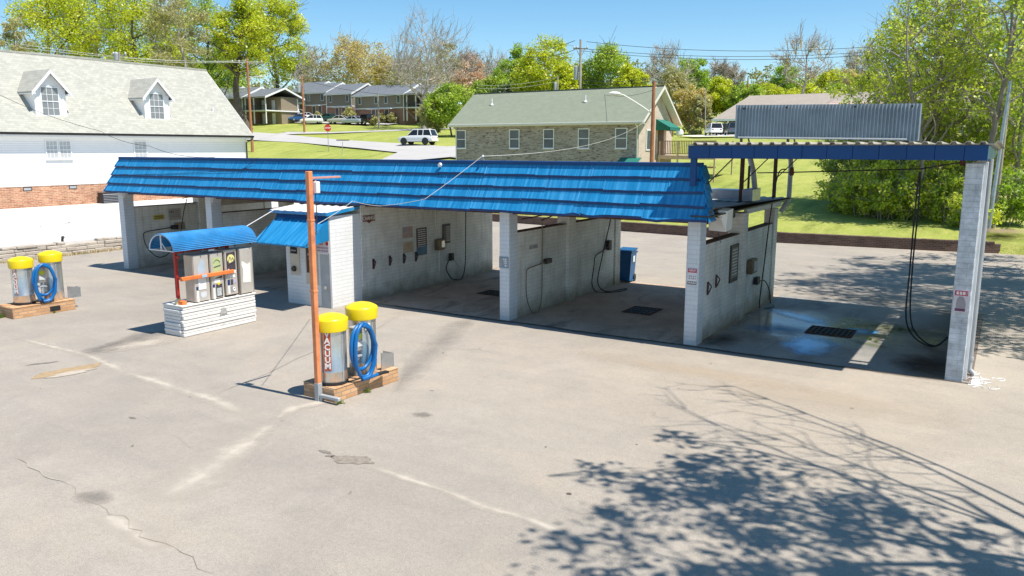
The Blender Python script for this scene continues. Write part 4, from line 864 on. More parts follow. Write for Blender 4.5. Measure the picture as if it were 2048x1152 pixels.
for k,(px,py,n_,lab) in enumerate([(1740,681,60,'clump of yellow-green catkins beside the truck bay grate'),(1752,685,50,'smaller scrap of catkins right of the clump by the grate'),(1800,660,45,'scattered catkins in the middle right of the truck bay floor'),(1822,661,30,'last small catkin scrap towards the tall column')]):
    g_=G(px,py); weed(lab,g_[0],g_[1],n_,.07,60+k,.016)
# ============================================================ ORANGE POLES
def opole(label,x,y,h_,rz,lean=0):
    t=thing('light_pole',label,'pole',(x,y,0),rz,'orange square light poles'); f=MB(); f.bbox(-.045,.045,-.045,.045,.30,h_,.008); f.bbox(-.05,.05,-.05,.05,1.9,1.94,.004); f.bbox(-.05,.05,-.05,.05,3.1,3.13,.004); f.build('post',M['orangepole'],t)
    f=MB(); f.bbox(-.05,.05,-.05,.05,-.01,.32,.006); f.bbox(.05,.10,-.03,.03,.0,.10,.006); f.bbox(.06,.50,-.04,.03,.07,.13,.01); f.build('base_shoe',M['dullgalv'],t)
    f=MB(); f.bbox(-.018,.018,.045,.72,h_-.13,h_-.095,.005); f.tube([(0,.04,h_-.28),(0,.18,h_-.11)],.01,5); f.build('arm',mat('pink_faded_paint',(.58,.27,.22),.6,0,.15,6.),t)
    f=MB(); f.bbox(.03,.11,.05,.14,h_-.36,h_-.17,.01); f.build('junction_box',M['whitetrim'],t)
    f=MB(); f.tube([(.05,.08,h_-.36),(.08,.06,h_-.7),(.05,.05,h_-1.05)],.008,5); f.build('cable',M['wire'],t)
    return t
opole('rusty orange square pole with short arm beside the yellow capped vacuum',.90,-7.12,3.92,0)
opole('orange square pole cut by the left edge of the picture',-11.05,-6.95,3.95,0)
# ============================================================ VENDING STAND
t=thing('timber_plinth','white painted plinth of stacked timbers under the vending boxes','plinth',(-5.44,-4.43,0)); r=random.Random(9)
L2,w2=2.08,.72
for k in range(9):
    z0=.005+k*.078; j=r.uniform(-.015,.015); f=MB(); f.bbox(w2/2-.09+j,w2/2+j,-L2/2+r.uniform(-.02,.03),L2/2+r.uniform(-.02,.02),z0,z0+.070,.012); f.bbox(-w2/2,-w2/2+.09,-L2/2,L2/2,z0,z0+.070,.012)
    f.bbox(-w2/2+.02,w2/2-.1,-L2/2+r.uniform(-.03,.01),-L2/2+.09,z0,z0+.070,.012); f.bbox(-w2/2+.02,w2/2-.1,L2/2-.09,L2/2,z0,z0+.070,.012); f.build('timber',M['dirtywhite'],t)
f=MB(); f.box(-w2/2+.07,w2/2-.07,-L2/2+.07,L2/2-.07,.0,.68); f.bbox(-w2/2-.01,w2/2+.01,-L2/2-.01,L2/2+.01,.705,.735,.006); f.build('top_board',M['dirtywhite'],t)
f=MB(); f.add([(w2/2+.018,-.05,.36),(w2/2+.018,.18,.38),(w2/2+.018,.12,.50),(w2/2+.018,.0,.52)],[(0,1,2,3)]); f.build('bare_patch',mat('grey_bare_wood',(.40,.38,.37),.9,0,.3,12.),t)
t=thing('vending_shelter','red frame holding a blue barrel canopy over the vending boxes','shelter',(-5.5,-4.43,.735)); B=lambda y: y+4.43
f=MB()
for y in(-5.36,-3.93): f.bbox(.10,.17,B(y)-.035,B(y)+.035,0,1.28,.006)
for y in(-3.93,): f.bbox(-.30,-.24,B(y)-.03,B(y)+.03,0,1.26,.006)
f.bbox(.10,.30,B(-5.36)-.02,B(-5.36)+.02,.58,.64,.004); f.bbox(.10,.28,B(-5.36)-.02,B(-5.36)+.02,1.08,1.13,.004); f.bbox(.10,.16,B(-5.36),B(-3.93),1.18,1.24,.005); f.build('frame',M['red'],t)
f=MB(); f.bbox(.395,.45,B(-5.42),B(-4.0),.575,.665,.012); f.bbox(.18,.40,B(-4.06),B(-4.0),.58,.64,.006); f.lathe((.42,B(-5.42),.62),[(.05,-.03),(.05,.0)],12,1); f.build('lock_bar',M['orange'],t); f=MB(); f.bbox(.452,.462,B(-4.92),B(-4.78),.59,.65,.003); f.build('bar_sticker',mat('light_blue_sticker',(.35,.55,.72),.5),t)
f=MB(); f.bbox(.12,.34,B(-5.40),B(-5.28),0,.09,.006); f.bbox(.05,.12,B(-3.98),B(-3.86),0,.5,.006); f.build('foot_bracket',M['orange'],t)
# barrel vault with ribs along its length
f=MB(); rad=.46; ya,yb_=B(-5.62),B(-3.28); n=60; z0=1.27; P=[]
for i_ in range(n+1):
    a=math.pi*i_/n; q=rad+.008*math.cos(i_*math.pi); P.append((q*math.cos(a),q*.82*math.sin(a)+z0))
vs=[(x,y,z) for (x,z) in P for y in(ya,yb_)]; k=len(vs); vs+=[(x*.975,y,(z-z0)*.975+z0-.002) for (x,z) in P for y in(ya,yb_)]; fs=[]
for i_ in range(n): a=2*i_; fs+=[(a,a+1,a+3,a+2),(k+a,k+a+2,k+a+3,k+a+1),(a,a+2,k+a+2,k+a),(a+1,k+a+1,k+a+3,a+3)]
f.add(vs,fs); f.build('barrel_canopy',mat('blue_barrel_paint',(.025,.20,.46),.38,0,.25,3.,dirt_or_sheen=((.16,.38,.66),.35,1.2,.45)),t)  # pale blotches paint highlights into the blue
f=MB()
for y in(ya+.02,yb_-.02):
    f.tube([(.44*math.cos(math.pi*i_/16),y,.36*math.sin(math.pi*i_/16)+z0) for i_ in range(17)],.014,6); f.tube([(-.44,y,z0),(.44,y,z0)],.014,6); f.tube([(0,y,z0),(0,y,z0+.37)],.018,6)
f.tube([(0,ya+.02,z0+.2),(.2,ya+.02,z0)],.012,6); f.build('canopy_hoop',M['dirtywhite'],t)
f=MB()
for y in np.linspace(ya+.3,yb_-.2,5): f.bbox(.43,.47,y-.015,y+.015,z0-.05,z0,.004)
f.build('hook',M['dark'],t)
vg='steel vending boxes on the timber plinth'
def vbox(label,y0,y1,z0,h_,x1=-5.13):
    t=thing('vending_box',label,'vending box',(x1,(y0+y1)/2,z0),0,vg); a=(y1-y0)/2; f=MB(); f.bbox(-.34,-.008,-a,a,.02,h_,.015); f.build('cabinet',mat('warm_steel',(.50,.43,.36),.45,.3,.12,5.),t)
    f=MB(); f.bbox(-.0075,.008,-a+.01,a-.01,.03,h_-.01,.006); f.build('door',M['doorsteel'],t); f=MB(); f.bbox(-.30,-.02,-a+.04,a-.04,-.01,.02,.004); f.build('foot',M['dark'],t); return t,a
def dec(t,name,poly,m,d=.010):
    f=MB(); f.slab([(d,y,z) for y,z in poly],(.002,0,0)); f.build(name,m,t)
rect=lambda y0,y1,z0,z1:[(y0,z0),(y1,z0),(y1,z1),(y0,z1)]
wt=M['white']; nv=mat('navy_print',(.02,.04,.16),.4)
t,a=vbox('steel vending box with pale bottle shaped panel, next to the left post',-5.08,-4.66,.735,1.12)
dec(t,'bottle_panel',[(-.11,.58),(.10,.58),(.10,.78),(.06,1.0),(-.02,1.0),(-.11,.80)],mat('pale_blue_print',(.42,.50,.58),.4)); dec(t,'label_panel',rect(-.11,.10,.30,.60),wt,.013); dec(t,'lower_panel',[(-.06,.24),(.10,.24),(.10,.08+.06),(.06,.10),(-.02,.10),(-.06,.16)],mat('pale_grey_print',(.62,.64,.68),.4)); dec(t,'blue_knob_print',rect(-.17,-.11,.30,.38),nv); dec(t,'white_strip',rect(-.16,-.11,.02,.28),wt)
t,a=vbox('steel vending box with green and white armour label, second from the left',-4.62,-4.26,.735,1.12)
dec(t,'green_panel',rect(-.12,.12,.62,1.00),mat('sage_print',(.45,.52,.26),.4)); dec(t,'pale_panel',rect(-.12,.12,.50,.66),mat('cream_print',(.70,.70,.52),.4),.013); dec(t,'black_wedge',[(-.12,.50),(.12,.56),(.12,.50)],darkink,.016); f=MB(); f.tube([(.016,-.09,.88),(.016,-.05,.93),(.016,.0,.95),(.016,.05,.93),(.016,.09,.88)],.006,5); f.tube([(.016,-.09,.78),(.016,.10,.81)],.010,5); f.build('emblem',darkink,t)
dec(t,'white_panel',rect(-.10,.06,.40,.50),wt); dec(t,'yellow_panel',[(-.04,.40),(.09,.40),(.02,.33)],mat('yellow_print',(.75,.62,.05),.4),.014); dec(t,'black_panel',rect(-.06,.12,.05,.36),darkink); dec(t,'picture',rect(-.04,.09,.08,.27),mat('grey_print',(.50,.55,.55),.5,0,.5,30.),.014); dec(t,'blue_knob_print',rect(-.15,-.09,.30,.37),nv); dec(t,'white_strip',rect(-.14,-.09,.02,.28),wt)
t,a=vbox('steel vending box with yellow round emblem on black, third from the left',-4.21,-3.86,.76,1.13)
dec(t,'black_panel',rect(-.13,.13,.62,1.06),darkink); f=MB(); f.lathe((.014,-.0,.90),[(.105,-.002),(.105,.003)],24,0); f.build('round_emblem',mat('pale_yellow_print',(.72,.68,.28),.4),t); f=MB(); f.tube([(.018,-.09,.80),(.018,-.03,.95),(.018,.01,.86),(.018,.04,.93),(.018,.09,.84)],.009,5); f.tube([(.018,-.10,.77),(.018,.10,.84)],.012,5); f.build('emblem',darkink,t)
dec(t,'white_panel',rect(-.05,.12,.54,.62),wt,.014); dec(t,'white_panel',rect(-.12,.10,.44,.50),wt); dec(t,'bottle_print',rect(-.11,-.06,.44,.66),mat('pinkish_print',(.70,.60,.64),.4),.015); dec(t,'blue_panel',rect(-.13,-.06,.26,.40),nv); dec(t,'dark_panel',rect(-.04,.03,.26,.40),darkink); dec(t,'white_panel',rect(.04,.13,.28,.38),mat('mauve_print',(.45,.42,.55),.5,0,.4,25.)); dec(t,'grey_panel',rect(-.05,.03,.08,.22),greyink); dec(t,'white_strip',rect(-.12,-.07,.06,.26),wt); f=MB(); f.tube([(.014,.05+.03*math.cos(q_),.15+.04*math.sin(q_)) for q_ in np.linspace(0,6.28,12)],.012,5); f.build('ring_print',wt,t)
t,a=vbox('wide steel vending box with white curled paper, right of the red frame post',-3.88+.06,-3.42,.735,1.14,-5.10)
f=MB(); f.bbox(-.012,.03,-a,-a+.02,.02,1.14,.004); f.bbox(-.012,.03,a-.02,a,.02,1.14,.004); f.build('side_lip',M['steel'],t); dec(t,'paper',[(-.12,.30),(.12,.28),(.13,.78),(.04,.74),(-.12,.84),(-.14,.74),(-.10,.62)],mat('white_paper',(.74,.75,.70),.7,0,.08,6.),.012)
t=thing('plastic_jug','small yellowed jug at the shaded end of the timber plinth','jug',(-5.38,-5.50+.14,.735)); f=MB(); f.lathe((0,0,0),[(.07,0),(.075,.01),(.075,.10),(.05,.14),(.03,.16)],14); f.build('body',mat('yellowed_plastic',(.68,.58,.36),.5),t); f=MB(); f.lathe((0,0,.16),[(.033,0),(.033,.03)],10); f.build('lid',M['dirtywhite'],t)
# conduit between vending shelter and booth roof
def wireobj(name,label,cat,pts,r,m,group=None,sag=0,n=14):
    P=[];A=[np.array(p,float) for p in pts]
    for a,b_ in zip(A,A[1:]):
        for i_ in range(n): u=i_/n; p=a+(b_-a)*u; p[2]-=sag*4*u*(1-u); P.append(p)
    P.append(A[-1]); o=A[0]; f=MB(); f.tube([p-o for p in P],r,5); ob=f.build(name,m,None,tuple(o)); return tag(ob,label,cat,group)
wireobj('conduit','white conduit from the barrel canopy to the booth roof','conduit',[(-5.5,-3.27,2.33),(-6.40,-1.4,2.66)],.014,M['wirewhite'],None,0,1)
# recycling bin behind the middle bay
t=thing('recycling_bin','dark blue wheeled recycling bin behind the middle bay column','bin',(.33,7.1,0),R(4)); t.scale=(.82,.78,1.); f=MB(); a,b_=.26,.34
f.slab([(-a,-b_,.06),(a,-b_,.06),(a,b_,.06),(-a,b_,.06)],(0,0,.01)); f.add([(-.22,-.28,.05),(.22,-.28,.05),(.22,.28,.05),(-.22,.28,.05),(-.29,-.34,1.0),(.29,-.34,1.0),(.29,.34,1.0),(-.29,.34,1.0)],[(3,2,1,0),(4,5,6,7),(0,1,5,4),(1,2,6,5),(2,3,7,6),(3,0,4,7)]); bl=mat('blue_bin_plastic',(.008,.10,.26),.4,0,.1,4.); f.bbox(-.31,.31,-.36,.36,.96,1.0,.01); f.build('body',bl,t)
f=MB(); f.slab([(-.31,-.37,1.0),(.31,-.37,1.0),(.31,.38,1.04),(-.31,.38,1.04)],(0,0,.05)); f.build('lid',bl,t); f=MB(); f.tube([(-.3,.38,.95),(-.3,.45,.95),(.3,.45,.95),(.3,.38,.95)],.018,6); f.build('handle',bl,t)
for x in(-.25,.22): f=MB(); f.lathe((x,.26,.12),[(.12,0),(.12,.05)],16,0); f.build('wheel',M['black'],t)
f=MB(); f.slab([(.292,-.12,.66),(.292,.12,.66),(.296,.12,.86),(.296,-.12,.86)],(.003,0,0)); f.build('emblem',mat('white_emblem',(.7,.75,.78),.5),t)
# ============================================================ KERBS AND LOW WALLS
f=MB()
for a,b_ in zip(KB,KB[1:]):
    d=Vector((b_[0]-a[0],b_[1]-a[1],0)).normalized(); n=Vector((-d.y,d.x,0))*.24
    h_=.44 if a[0]>-10 else .40
    f.slab([(a[0],a[1],-.02),(b_[0],b_[1],-.02),(b_[0]+n.x,b_[1]+n.y,-.02),(a[0]+n.x,a[1]+n.y,-.02)],(0,0,h_))
f.slab([(10.35,21.6,-.02),(10.55,21.65,-.02),(10.9,24.5,-.02),(10.65,24.5,-.02)],(0,0,.4))
tag(f.build('brick_wall',M['redbrick']),'low dark brick retaining wall along the lawn behind the rear lot','wall')
f=MB(); r=random.Random(2)
for a,b_ in zip(KB,KB[1:]):
    L=math.dist(a,b_); n=int(L/.23)
    for k in range(n):
        u0,u1=k/n,(k+.93)/n; P=lambda u:(a[0]+(b_[0]-a[0])*u,a[1]+(b_[1]-a[1])*u); p,q_=P(u0),P(u1); j=r.uniform(-.012,.012); z=.42 if a[0]>-10 else .38
        f.slab([(p[0],p[1]-.02+j,z),(q_[0],q_[1]-.02+j,z),(q_[0],q_[1]+.26,z),(p[0],p[1]+.26,z)],(0,0,.05+r.uniform(0,.012)))
bc=f.build('coping',M['redbrick']); bc.parent=bpy.data.objects['brick_wall']
# rough low stone wall at the left: stacked irregular pieces
f=MB(); r=random.Random(22)
for course in range(4):
    z0=[-.02,.15,.30,.43][course]; h_=[.17,.15,.13,.10][course]; y=-14.
    while y<27:
        L=r.uniform(.3,.9); zz=z0
        if not(course==3 and r.random()<.35 and y<5): f.bbox(-21.98+r.uniform(0,.03),-21.62+.10*(1-course/3)+r.uniform(-.05,.04),y,y+L*.985,zz+r.uniform(0,.01),zz+h_+r.uniform(-.02,.012),.02)
        y+=L
sm=mat('weathered_stone',(.47,.42,.36),.95,0,.2,1.5,.9,10,dirt_or_sheen=((.16,.12,.09),.75,3.,.5)); tag(f.build('stone_wall',sm),'crumbling low pale stone wall below the concrete apron','wall')
# dry grass along its foot: nobody could count it
r=np.random.default_rng(5); V=[];F=[]
for k in range(2600):
    y=r.uniform(-8,20); x=-21.45+abs(r.normal(0,.12)); a=r.uniform(0,6.28); L=r.uniform(.05,.17); i_=len(V); d=np.array([math.cos(a)*.6,math.sin(a)*.6,.8])*L; s2=np.array([-math.sin(a),math.cos(a),0])*.015; b0=np.array([x,y,0.])
    V+=[b0-s2,b0+s2,b0+d+s2*.3,b0+d-s2*.3]; F.append((i_,i_+1,i_+2,i_+3))
o=bpy.data.objects.new('dry_grass',npmesh('dry_grass',V,F,leafmat('straw',(.40,.27,.10),(.46,.36,.16),(.30,.28,.10),2))); COL.objects.link(o); o['kind']='stuff'; o['label']='strip of dry straw grass along the foot of the stone wall'; o['category']='grass'
t=thing('standpipe','short black standpipe at the edge of the apron','standpipe',(-21.85,.95,.5)); f=MB(); f.tube([(0,0,-.05),(0,.0,.12),(.0,.03,.18)],.05,8); f.lathe((0,.03,.18),[(.06,0),(.07,.03),(.03,.08)],10); f.build('pipe',M['black'],t)
# ============================================================ BACKGROUND BUILDINGS
def atY(x,y,Y): d=ray(x,y); return CAM+d*(Y-CY)/d[1]
def atX(x,y,X): d=ray(x,y); return CAM+d*(X-CX)/d[0]
def window(parent,mode,a,b_,z0,z1,c,m_glass,rows=2,cols=1,fr=.06,name='window',dep=.05,sill=True,trim=None,mid=True):
    "window on a wall: mode 'x' = wall facing +X at x=c spanning y a..b; 'y' = wall facing -Y at y=c spanning x a..b"
    trim=trim or M['whitetrim']
    def bx(f,u0,u1,v0,v1,d0,d1):
        if mode=='x': f.box(c+d0,c+d1,u0,u1,v0,v1)
        elif mode=='y': f.box(u0,u1,c-d1,c-d0,v0,v1)
        elif mode=='X': f.box(c-d1,c-d0,u0,u1,v0,v1)
    f=MB(); bx(f,a-fr,a,z0-fr,z1+fr,0.002,dep); bx(f,b_,b_+fr,z0-fr,z1+fr,0.002,dep); bx(f,a,b_,z1,z1+fr,.002,dep); bx(f,a,b_,z0-fr,z0,.002,dep)
    if mid: bx(f,a,b_,(z0+z1)/2-.025,(z0+z1)/2+.025,.012,dep-.005)
    w=f.build(name,trim,parent)
    f=MB(); bx(f,a,b_,z0,z1,.003,.010); f.build('pane',m_glass,w)
    if rows*cols>2:
        f=MB(); 
        for k in range(1,cols): u=a+(b_-a)*k/cols; bx(f,u-.012,u+.012,z0,z1,.011,.022)
        for k in range(1,rows): v=z0+(z1-z0)*k/rows; bx(f,a,b_,v-.012,v+.012,.011,.0215)
        f.build('muntins',trim,w)
    if sill: f=MB(); bx(f,a-fr-.04,b_+fr+.04,z0-fr-.05,z0-fr,.002,dep+.05); f.build('sill',trim,w)
    return w
glassg=mat('grey_blind_glass',(.22,.235,.25),.15,0,.15,1.); glassd=mat('dim_glass',(.09,.115,.14),.08,0,.3,.8); glassw=mat('pale_blind_glass',(.46,.47,.48),.3,0,.1,2.)
# --- white house
H=thing('white_house','long white clapboard house with grey shingle roof, two dormers and brick foundation','house',(-47.9,9,.5))
def LB(f,o): f.v=[(a-o[0],b_-o[1],c-o[2]) for a,b_,c in f.v]; return f
class Loc:
    "build world-coordinate meshes under a parent empty that stands at the thing's foot"
    def __init__(s,p): s.p=p; s.o=tuple(p.location)
    def __call__(s,f,name,m,parent=None):
        LB(f,s.o); return f.build(name,m,parent or s.p)
def fix(parent,o):      # shift children made in world coordinates
    for c in list(parent.children):
        if c.type=='MESH' and not c.get('_l'): pass
HB=Loc(H); X0=-42.9; XB=-52.9; YA,YE=-16.,27.9; ZE=5.30; XR_,ZR=-47.9,10.78
f=MB(); f.box(XB,X0-.03,YA,YE-.03,.4,1.85); HB(f,'foundation',M['orangebrick'])
f=MB(); f.add([(X0,YA,1.85),(X0,YE,1.85),(XB,YE,1.85),(XB,YA,1.85),(X0,YA,5.2),(X0,YE,5.2),(XB,YE,5.2),(XB,YA,5.2),(XR_,YE,10.35),(XR_,YA,10.35)],[(0,1,5,4),(1,2,6,8,5),(2,3,7,6),(3,0,4,9,7),(0,3,2,1),(4,5,8,9),(6,7,9,8)]); HB(f,'wall',M['siding'])
f=MB(); ov=.5
f.slab([(X0+ov,YA-.3,ZE-.02),(X0+ov,YE+.3,ZE-.02),(XR_,YE+.3,ZR),(XR_,YA-.3,ZR)],(0,0,-.16)); f.slab([(XB-ov,YA-.3,ZE-.02),(XB-ov,YE+.3,ZE-.02),(XR_-.001,YE+.3,ZR),(XR_-.001,YA-.3,ZR)],(0,0,-.16)); roofH=HB(f,'roof',M['shingle'])
f=MB(); f.slab([(X0+ov+.05,YE+.301,ZE-.30),(X0+ov+.05,YE+.301,ZE-.04),(XR_,YE+.301,ZR-.02),(XR_,YE+.301,ZR-.28)],(0,.03,0)); f.box(X0,X0+ov-.02,YA,YE+.28,5.02,5.12); f.box(X0+ov-.05,X0+ov,YA,YE+.28,5.0,5.11); f.box(X0+.001,X0+.03,YA,YE,4.8,5.02); HB(f,'fascia',M['whitetrim'])
f=MB(); f.bbox(X0+ov+.002,X0+ov+.13,YA,YE+.3,5.13,5.27,.02); f.tube([(X0+ov+.06,YE+.15,5.14),(X0+ov+.05,YE+.12,4.95),(X0+.10,YE-.10,4.7),(X0+.10,YE-.10,.6)],.05,8); HB(f,'gutter',M['gutterdark'])
f=MB(); f.box(XR_-.14,XR_+.14,YA-.3,YE+.3,ZR-.10,ZR+.03); HB(f,'ridge_cap',M['shingle'])
f=MB(); f.tube([(-44.3,25.9,6.6),(-44.3,25.9,7.5)],.06,8); f.lathe((-44.3,25.9,6.6),[(.16,0),(.08,.25)],12); HB(f,'vent_pipe',M['whitetrim'])
f=MB()
for y,x in((11.55,-45.4),): f.box(x-.1,x+.1,y-.1,y+.1,8.0,8.1)
HB(f,'roof_vent',M['dark'])
def dormer(yc):
    xf=-43.55; w2=1.02; zb,ze,zp=6.20,8.20,9.30; back=-46.6
    f=MB(); f.add([(xf,yc-w2,zb-.4),(xf,yc+w2,zb-.4),(xf,yc+w2,ze),(xf,yc,zp-.08),(xf,yc-w2,ze),(back,yc-w2,zb-.4),(back,yc+w2,zb-.4),(back,yc+w2,ze),(back,yc,zp-.08),(back,yc-w2,ze)],[(0,1,2,3,4),(9,8,7,6,5),(0,4,9,5),(1,6,7,2),(4,3,8,9),(2,7,8,3),(0,5,6,1)]); d=HB(f,'dormer',mat('dormer_siding',(.80,.80,.80),.5,0,.02))
    f=MB(); o_=.28; zz=ze-.05
    for s_ in(-1,1): f.slab([(xf+.35,yc+s_*(w2+o_),zz-.26),(xf+.35,yc,zp+.06),(back-.4,yc,zp+.06),(back+.8,yc+s_*(w2+o_),zz-.26)],(0,0,-.10))
    HB(f,'dormer_roof',M['shingle'],d)
    f=MB()
    for s_ in(-1,1): f.slab([(xf+.352,yc+s_*(w2+o_),zz-.52),(xf+.352,yc+s_*(w2+o_),zz-.30),(xf+.352,yc,zp+.02),(xf+.352,yc,zp-.20)],(.03,0,0)); f.box(xf-1.9,xf+.35,yc+s_*(w2+.15)-.12,yc+s_*(w2+.15)+.12,zz-.42,zz-.32)
    f.box(xf,xf+.06,yc-w2,yc-w2+.22,zb-.1,ze-.05); f.box(xf,xf+.06,yc+w2-.22,yc+w2,zb-.1,ze-.05); f.box(xf,xf+.055,yc-w2+.22,yc+w2-.22,zb-.10,zb+.05); HB(f,'dormer_trim',M['whitetrim'],d)
    w_=window(H,'x',yc-.54,yc+.54,zb+.22,zb+2.0,xf+.004,glassg,4,3,.07,dep=.045,sill=False); return w_
for yc in(12.65,20.4): dormer(yc)
for y0,y1 in((11.75,12.45),(12.62,13.32),(17.95,18.85),(-3,-2.1),(3,3.9)): window(H,'x',y0,y1,3.62,4.72,X0+.004,glassw,4,3,.07,dep=.05)
for y0 in(10.05,13.0,6.,18.2): f=MB(); f.box(X0-.028,X0-.02,y0,y0+.55,1.55,1.80); v=HB(f,'foundation_vent',M['dark']); f=MB(); f.box(X0-.019,X0-.012,y0+.05,y0+.5,1.6,1.75); HB(f,'vent_grille',M['dullgalv'],v)
# windows above were given in world coordinates: bring them to the house's origin
def relocate(root):
    o=Vector(root.location)
    for c in root.children:
        for k in [c,*c.children]:
            if k.name.split('.')[0] in('window','pane','muntins','sill','door','handle') : k.data.transform(Matrix.Translation(-o))
relocate(H)
t=thing('cellar_vent','dark louvred bulkhead at the foot of the white house','vent',(-42.5,15.6,.5)); f=MB()
f.box(-.3,.25,-.75,.75,0,.75); f.build('frame',M['dark'],t); f=MB()
for k in range(6): f.slab([(.26,-.7,.08+.11*k),(.26,.7,.08+.11*k),(.34,.7,.03+.11*k),(.34,-.7,.03+.11*k)],(0,0,.015))
f.build('louvres',mat('grey_louvres',(.2,.21,.23),.6),t)
# --- brick office with pale green roof
K=thing('brick_office','mottled brick office with pale green gable roof and a row of five windows','building',(-19.6,41,1.5)); KBd=Loc(K)
kx0,kx1,ky0,ky1,kze,kzr=-27.5,-11.7,35.9,42.3,6.15,8.72; kym=(ky0+ky1)/2
f=MB(); f.box(kx0,kx1,ky0,ky1,.6,6.1); KBd(f,'wall',M['brownbrick'])
f=MB(); f.slab([(kx1+.006,ky0,1.),(kx1+.006,ky1,1.),(kx1+.006,ky1,6.05),(kx1+.006,kym,8.75),(kx1+.006,ky0,6.05)],(-.1,0,0)); KBd(f,'gable_wall',M['palebrick'])
f=MB(); f.slab([(kx0+.006,ky0,1.),(kx0+.006,ky1,1.),(kx0+.006,ky1,6.05),(kx0+.006,kym,8.75),(kx0+.006,ky0,6.05)],(.1,0,0)); KBd(f,'gable_wall',M['brownbrick'])
f=MB(); xo=.55; e=ky0-.5,ky1+.5
f.slab([(kx0-xo+.2,e[0],kze-.04),(kx1+xo,e[0],kze-.04),(kx1+xo,kym,kzr),(kx0-xo+.2,kym,kzr)],(0,0,-.12)); f.slab([(kx0-xo+.2,e[1],kze-.04),(kx1+xo,e[1],kze-.04),(kx1+xo,kym+.001,kzr),(kx0-xo+.2,kym+.001,kzr)],(0,0,-.12)); KBd(f,'roof',M['greenshingle'])
f=MB(); f.bbox(kx0-xo+.2,kx1+xo,e[0]-.10,e[0],kze-.20,kze-.04,.02); f.box(kx0-.2,kx1+xo-.05,e[0],ky0,kze-.24,kze-.20)
for yy in e: f.slab([(kx1+xo+.001,yy,kze-.24),(kx1+xo+.001,yy,kze-.04),(kx1+xo+.001,kym,kzr+.0),(kx1+xo+.001,kym,kzr-.24)],(.03,0,0))
for s_,yy in((1,e[0]),(-1,e[1])): f.slab([(kx1+.01,yy,kze-.18),(kx1+xo,yy,kze-.18),(kx1+xo,kym,kzr-.14),(kx1+.01,kym,kzr-.14)],(0,0,-.03))
KBd(f,'eaves_trim',mat('cream_trim',(.66,.64,.58),.6,0,.04))
f=MB(); f.box(kx0-xo+.2,kx1+xo,kym-.12,kym+.12,kzr-.03,kzr+.02); KBd(f,'ridge_cap',mat('dark_green_cap',(.11,.13,.10),.8))
for x in(kx0+.05,kx1-.12): f=MB(); f.bbox(x,x+.1,ky0-.10,ky0-.01,1.5,5.9,.01); f.tube([(x+.05,e[0]-.03,5.98),(x+.05,ky0-.06,5.7)],.05,6); KBd(f,'downspout',mat('cream_trim',(.66,.64,.58)))
for px in(922.5,1029,1097.5,1167.5,1242.5):
    x=atY(px,280,ky0)[0]; window(K,'y',x-.40,x+.40,4.30,5.62,ky0-.002,glassd,2,1,.06,dep=.04)
for px,py in((984,222),(1171,202)): 
    x=atY(px,py,37.6)[0]; z=6.11+(37.6-e[0])/(kym-e[0])*(kzr-kze+.04); f=MB(); f.tube([(x,37.6,z-.05),(x,37.6,z+.5)],.05,8); f.lathe((x,37.6,z-.02),[(.14,0),(.06,.14)],10); KBd(f,'vent_pipe',M['whitetrim'])
f=MB(); f.slab([(kx1+.02,ky0+1.3,4.1),(kx1+.02,ky0+2.2,4.1),(kx1+.02,ky0+2.2,5.6),(kx1+.02,ky0+1.3,5.6)],(.04,0,0)); w_=KBd(f,'window',M['whitetrim']); f=MB(); f.box(kx1+.06,kx1+.066,ky0+1.4,ky0+2.1,4.2,5.5); KBd(f,'pane',glassd,w_)
f=MB(); f.box(kx1+.0,kx1+.05,39.5,40.5,3.75,5.8); d_=KBd(f,'door',mat('brown_door',(.10,.045,.03),.6)); f=MB(); f.lathe((kx1+.06,40.35,4.8),[(.03,0),(.03,.05)],8,0); KBd(f,'handle',M['steel'],d_)
f=MB(); f.slab([(kx1+.01,39.0,6.35),(kx1+.01,41.1,6.35),(kx1+1.1,41.1,5.75),(kx1+1.1,39.0,5.75)],(0,0,-.02)); f.slab([(kx1+1.1,39.0,5.75),(kx1+1.1,41.1,5.75),(kx1+1.1,41.1,5.55),(kx1+1.1,39.0,5.55)],(-.02,0,0))
for y in(39.0,41.1): f.slab([(kx1+.01,y,6.35),(kx1+1.1,y,5.75),(kx1+1.1,y,5.55),(kx1+.01,y,5.55)],(0,.02,0))
KBd(f,'awning',M['greenfab'])
f=MB(); x=atY(1262,325,ky0)[0]; f.slab([(x-.8,ky0-.01,3.62),(x+.8,ky0-.01,3.62),(x+.8,ky0-.9,3.2),(x-.8,ky0-.9,3.2)],(0,0,-.03)); KBd(f,'awning',M['greenfab'])
for c in K.children:
    if c.name.split('.')[0]=='window' and c.data.vertices[0].co.x<-10.5 and abs(c.data.vertices[0].co.y)>20:
        for k in [c,*c.children]: k.data.transform(Matrix.Translation(-Vector(K.location)))
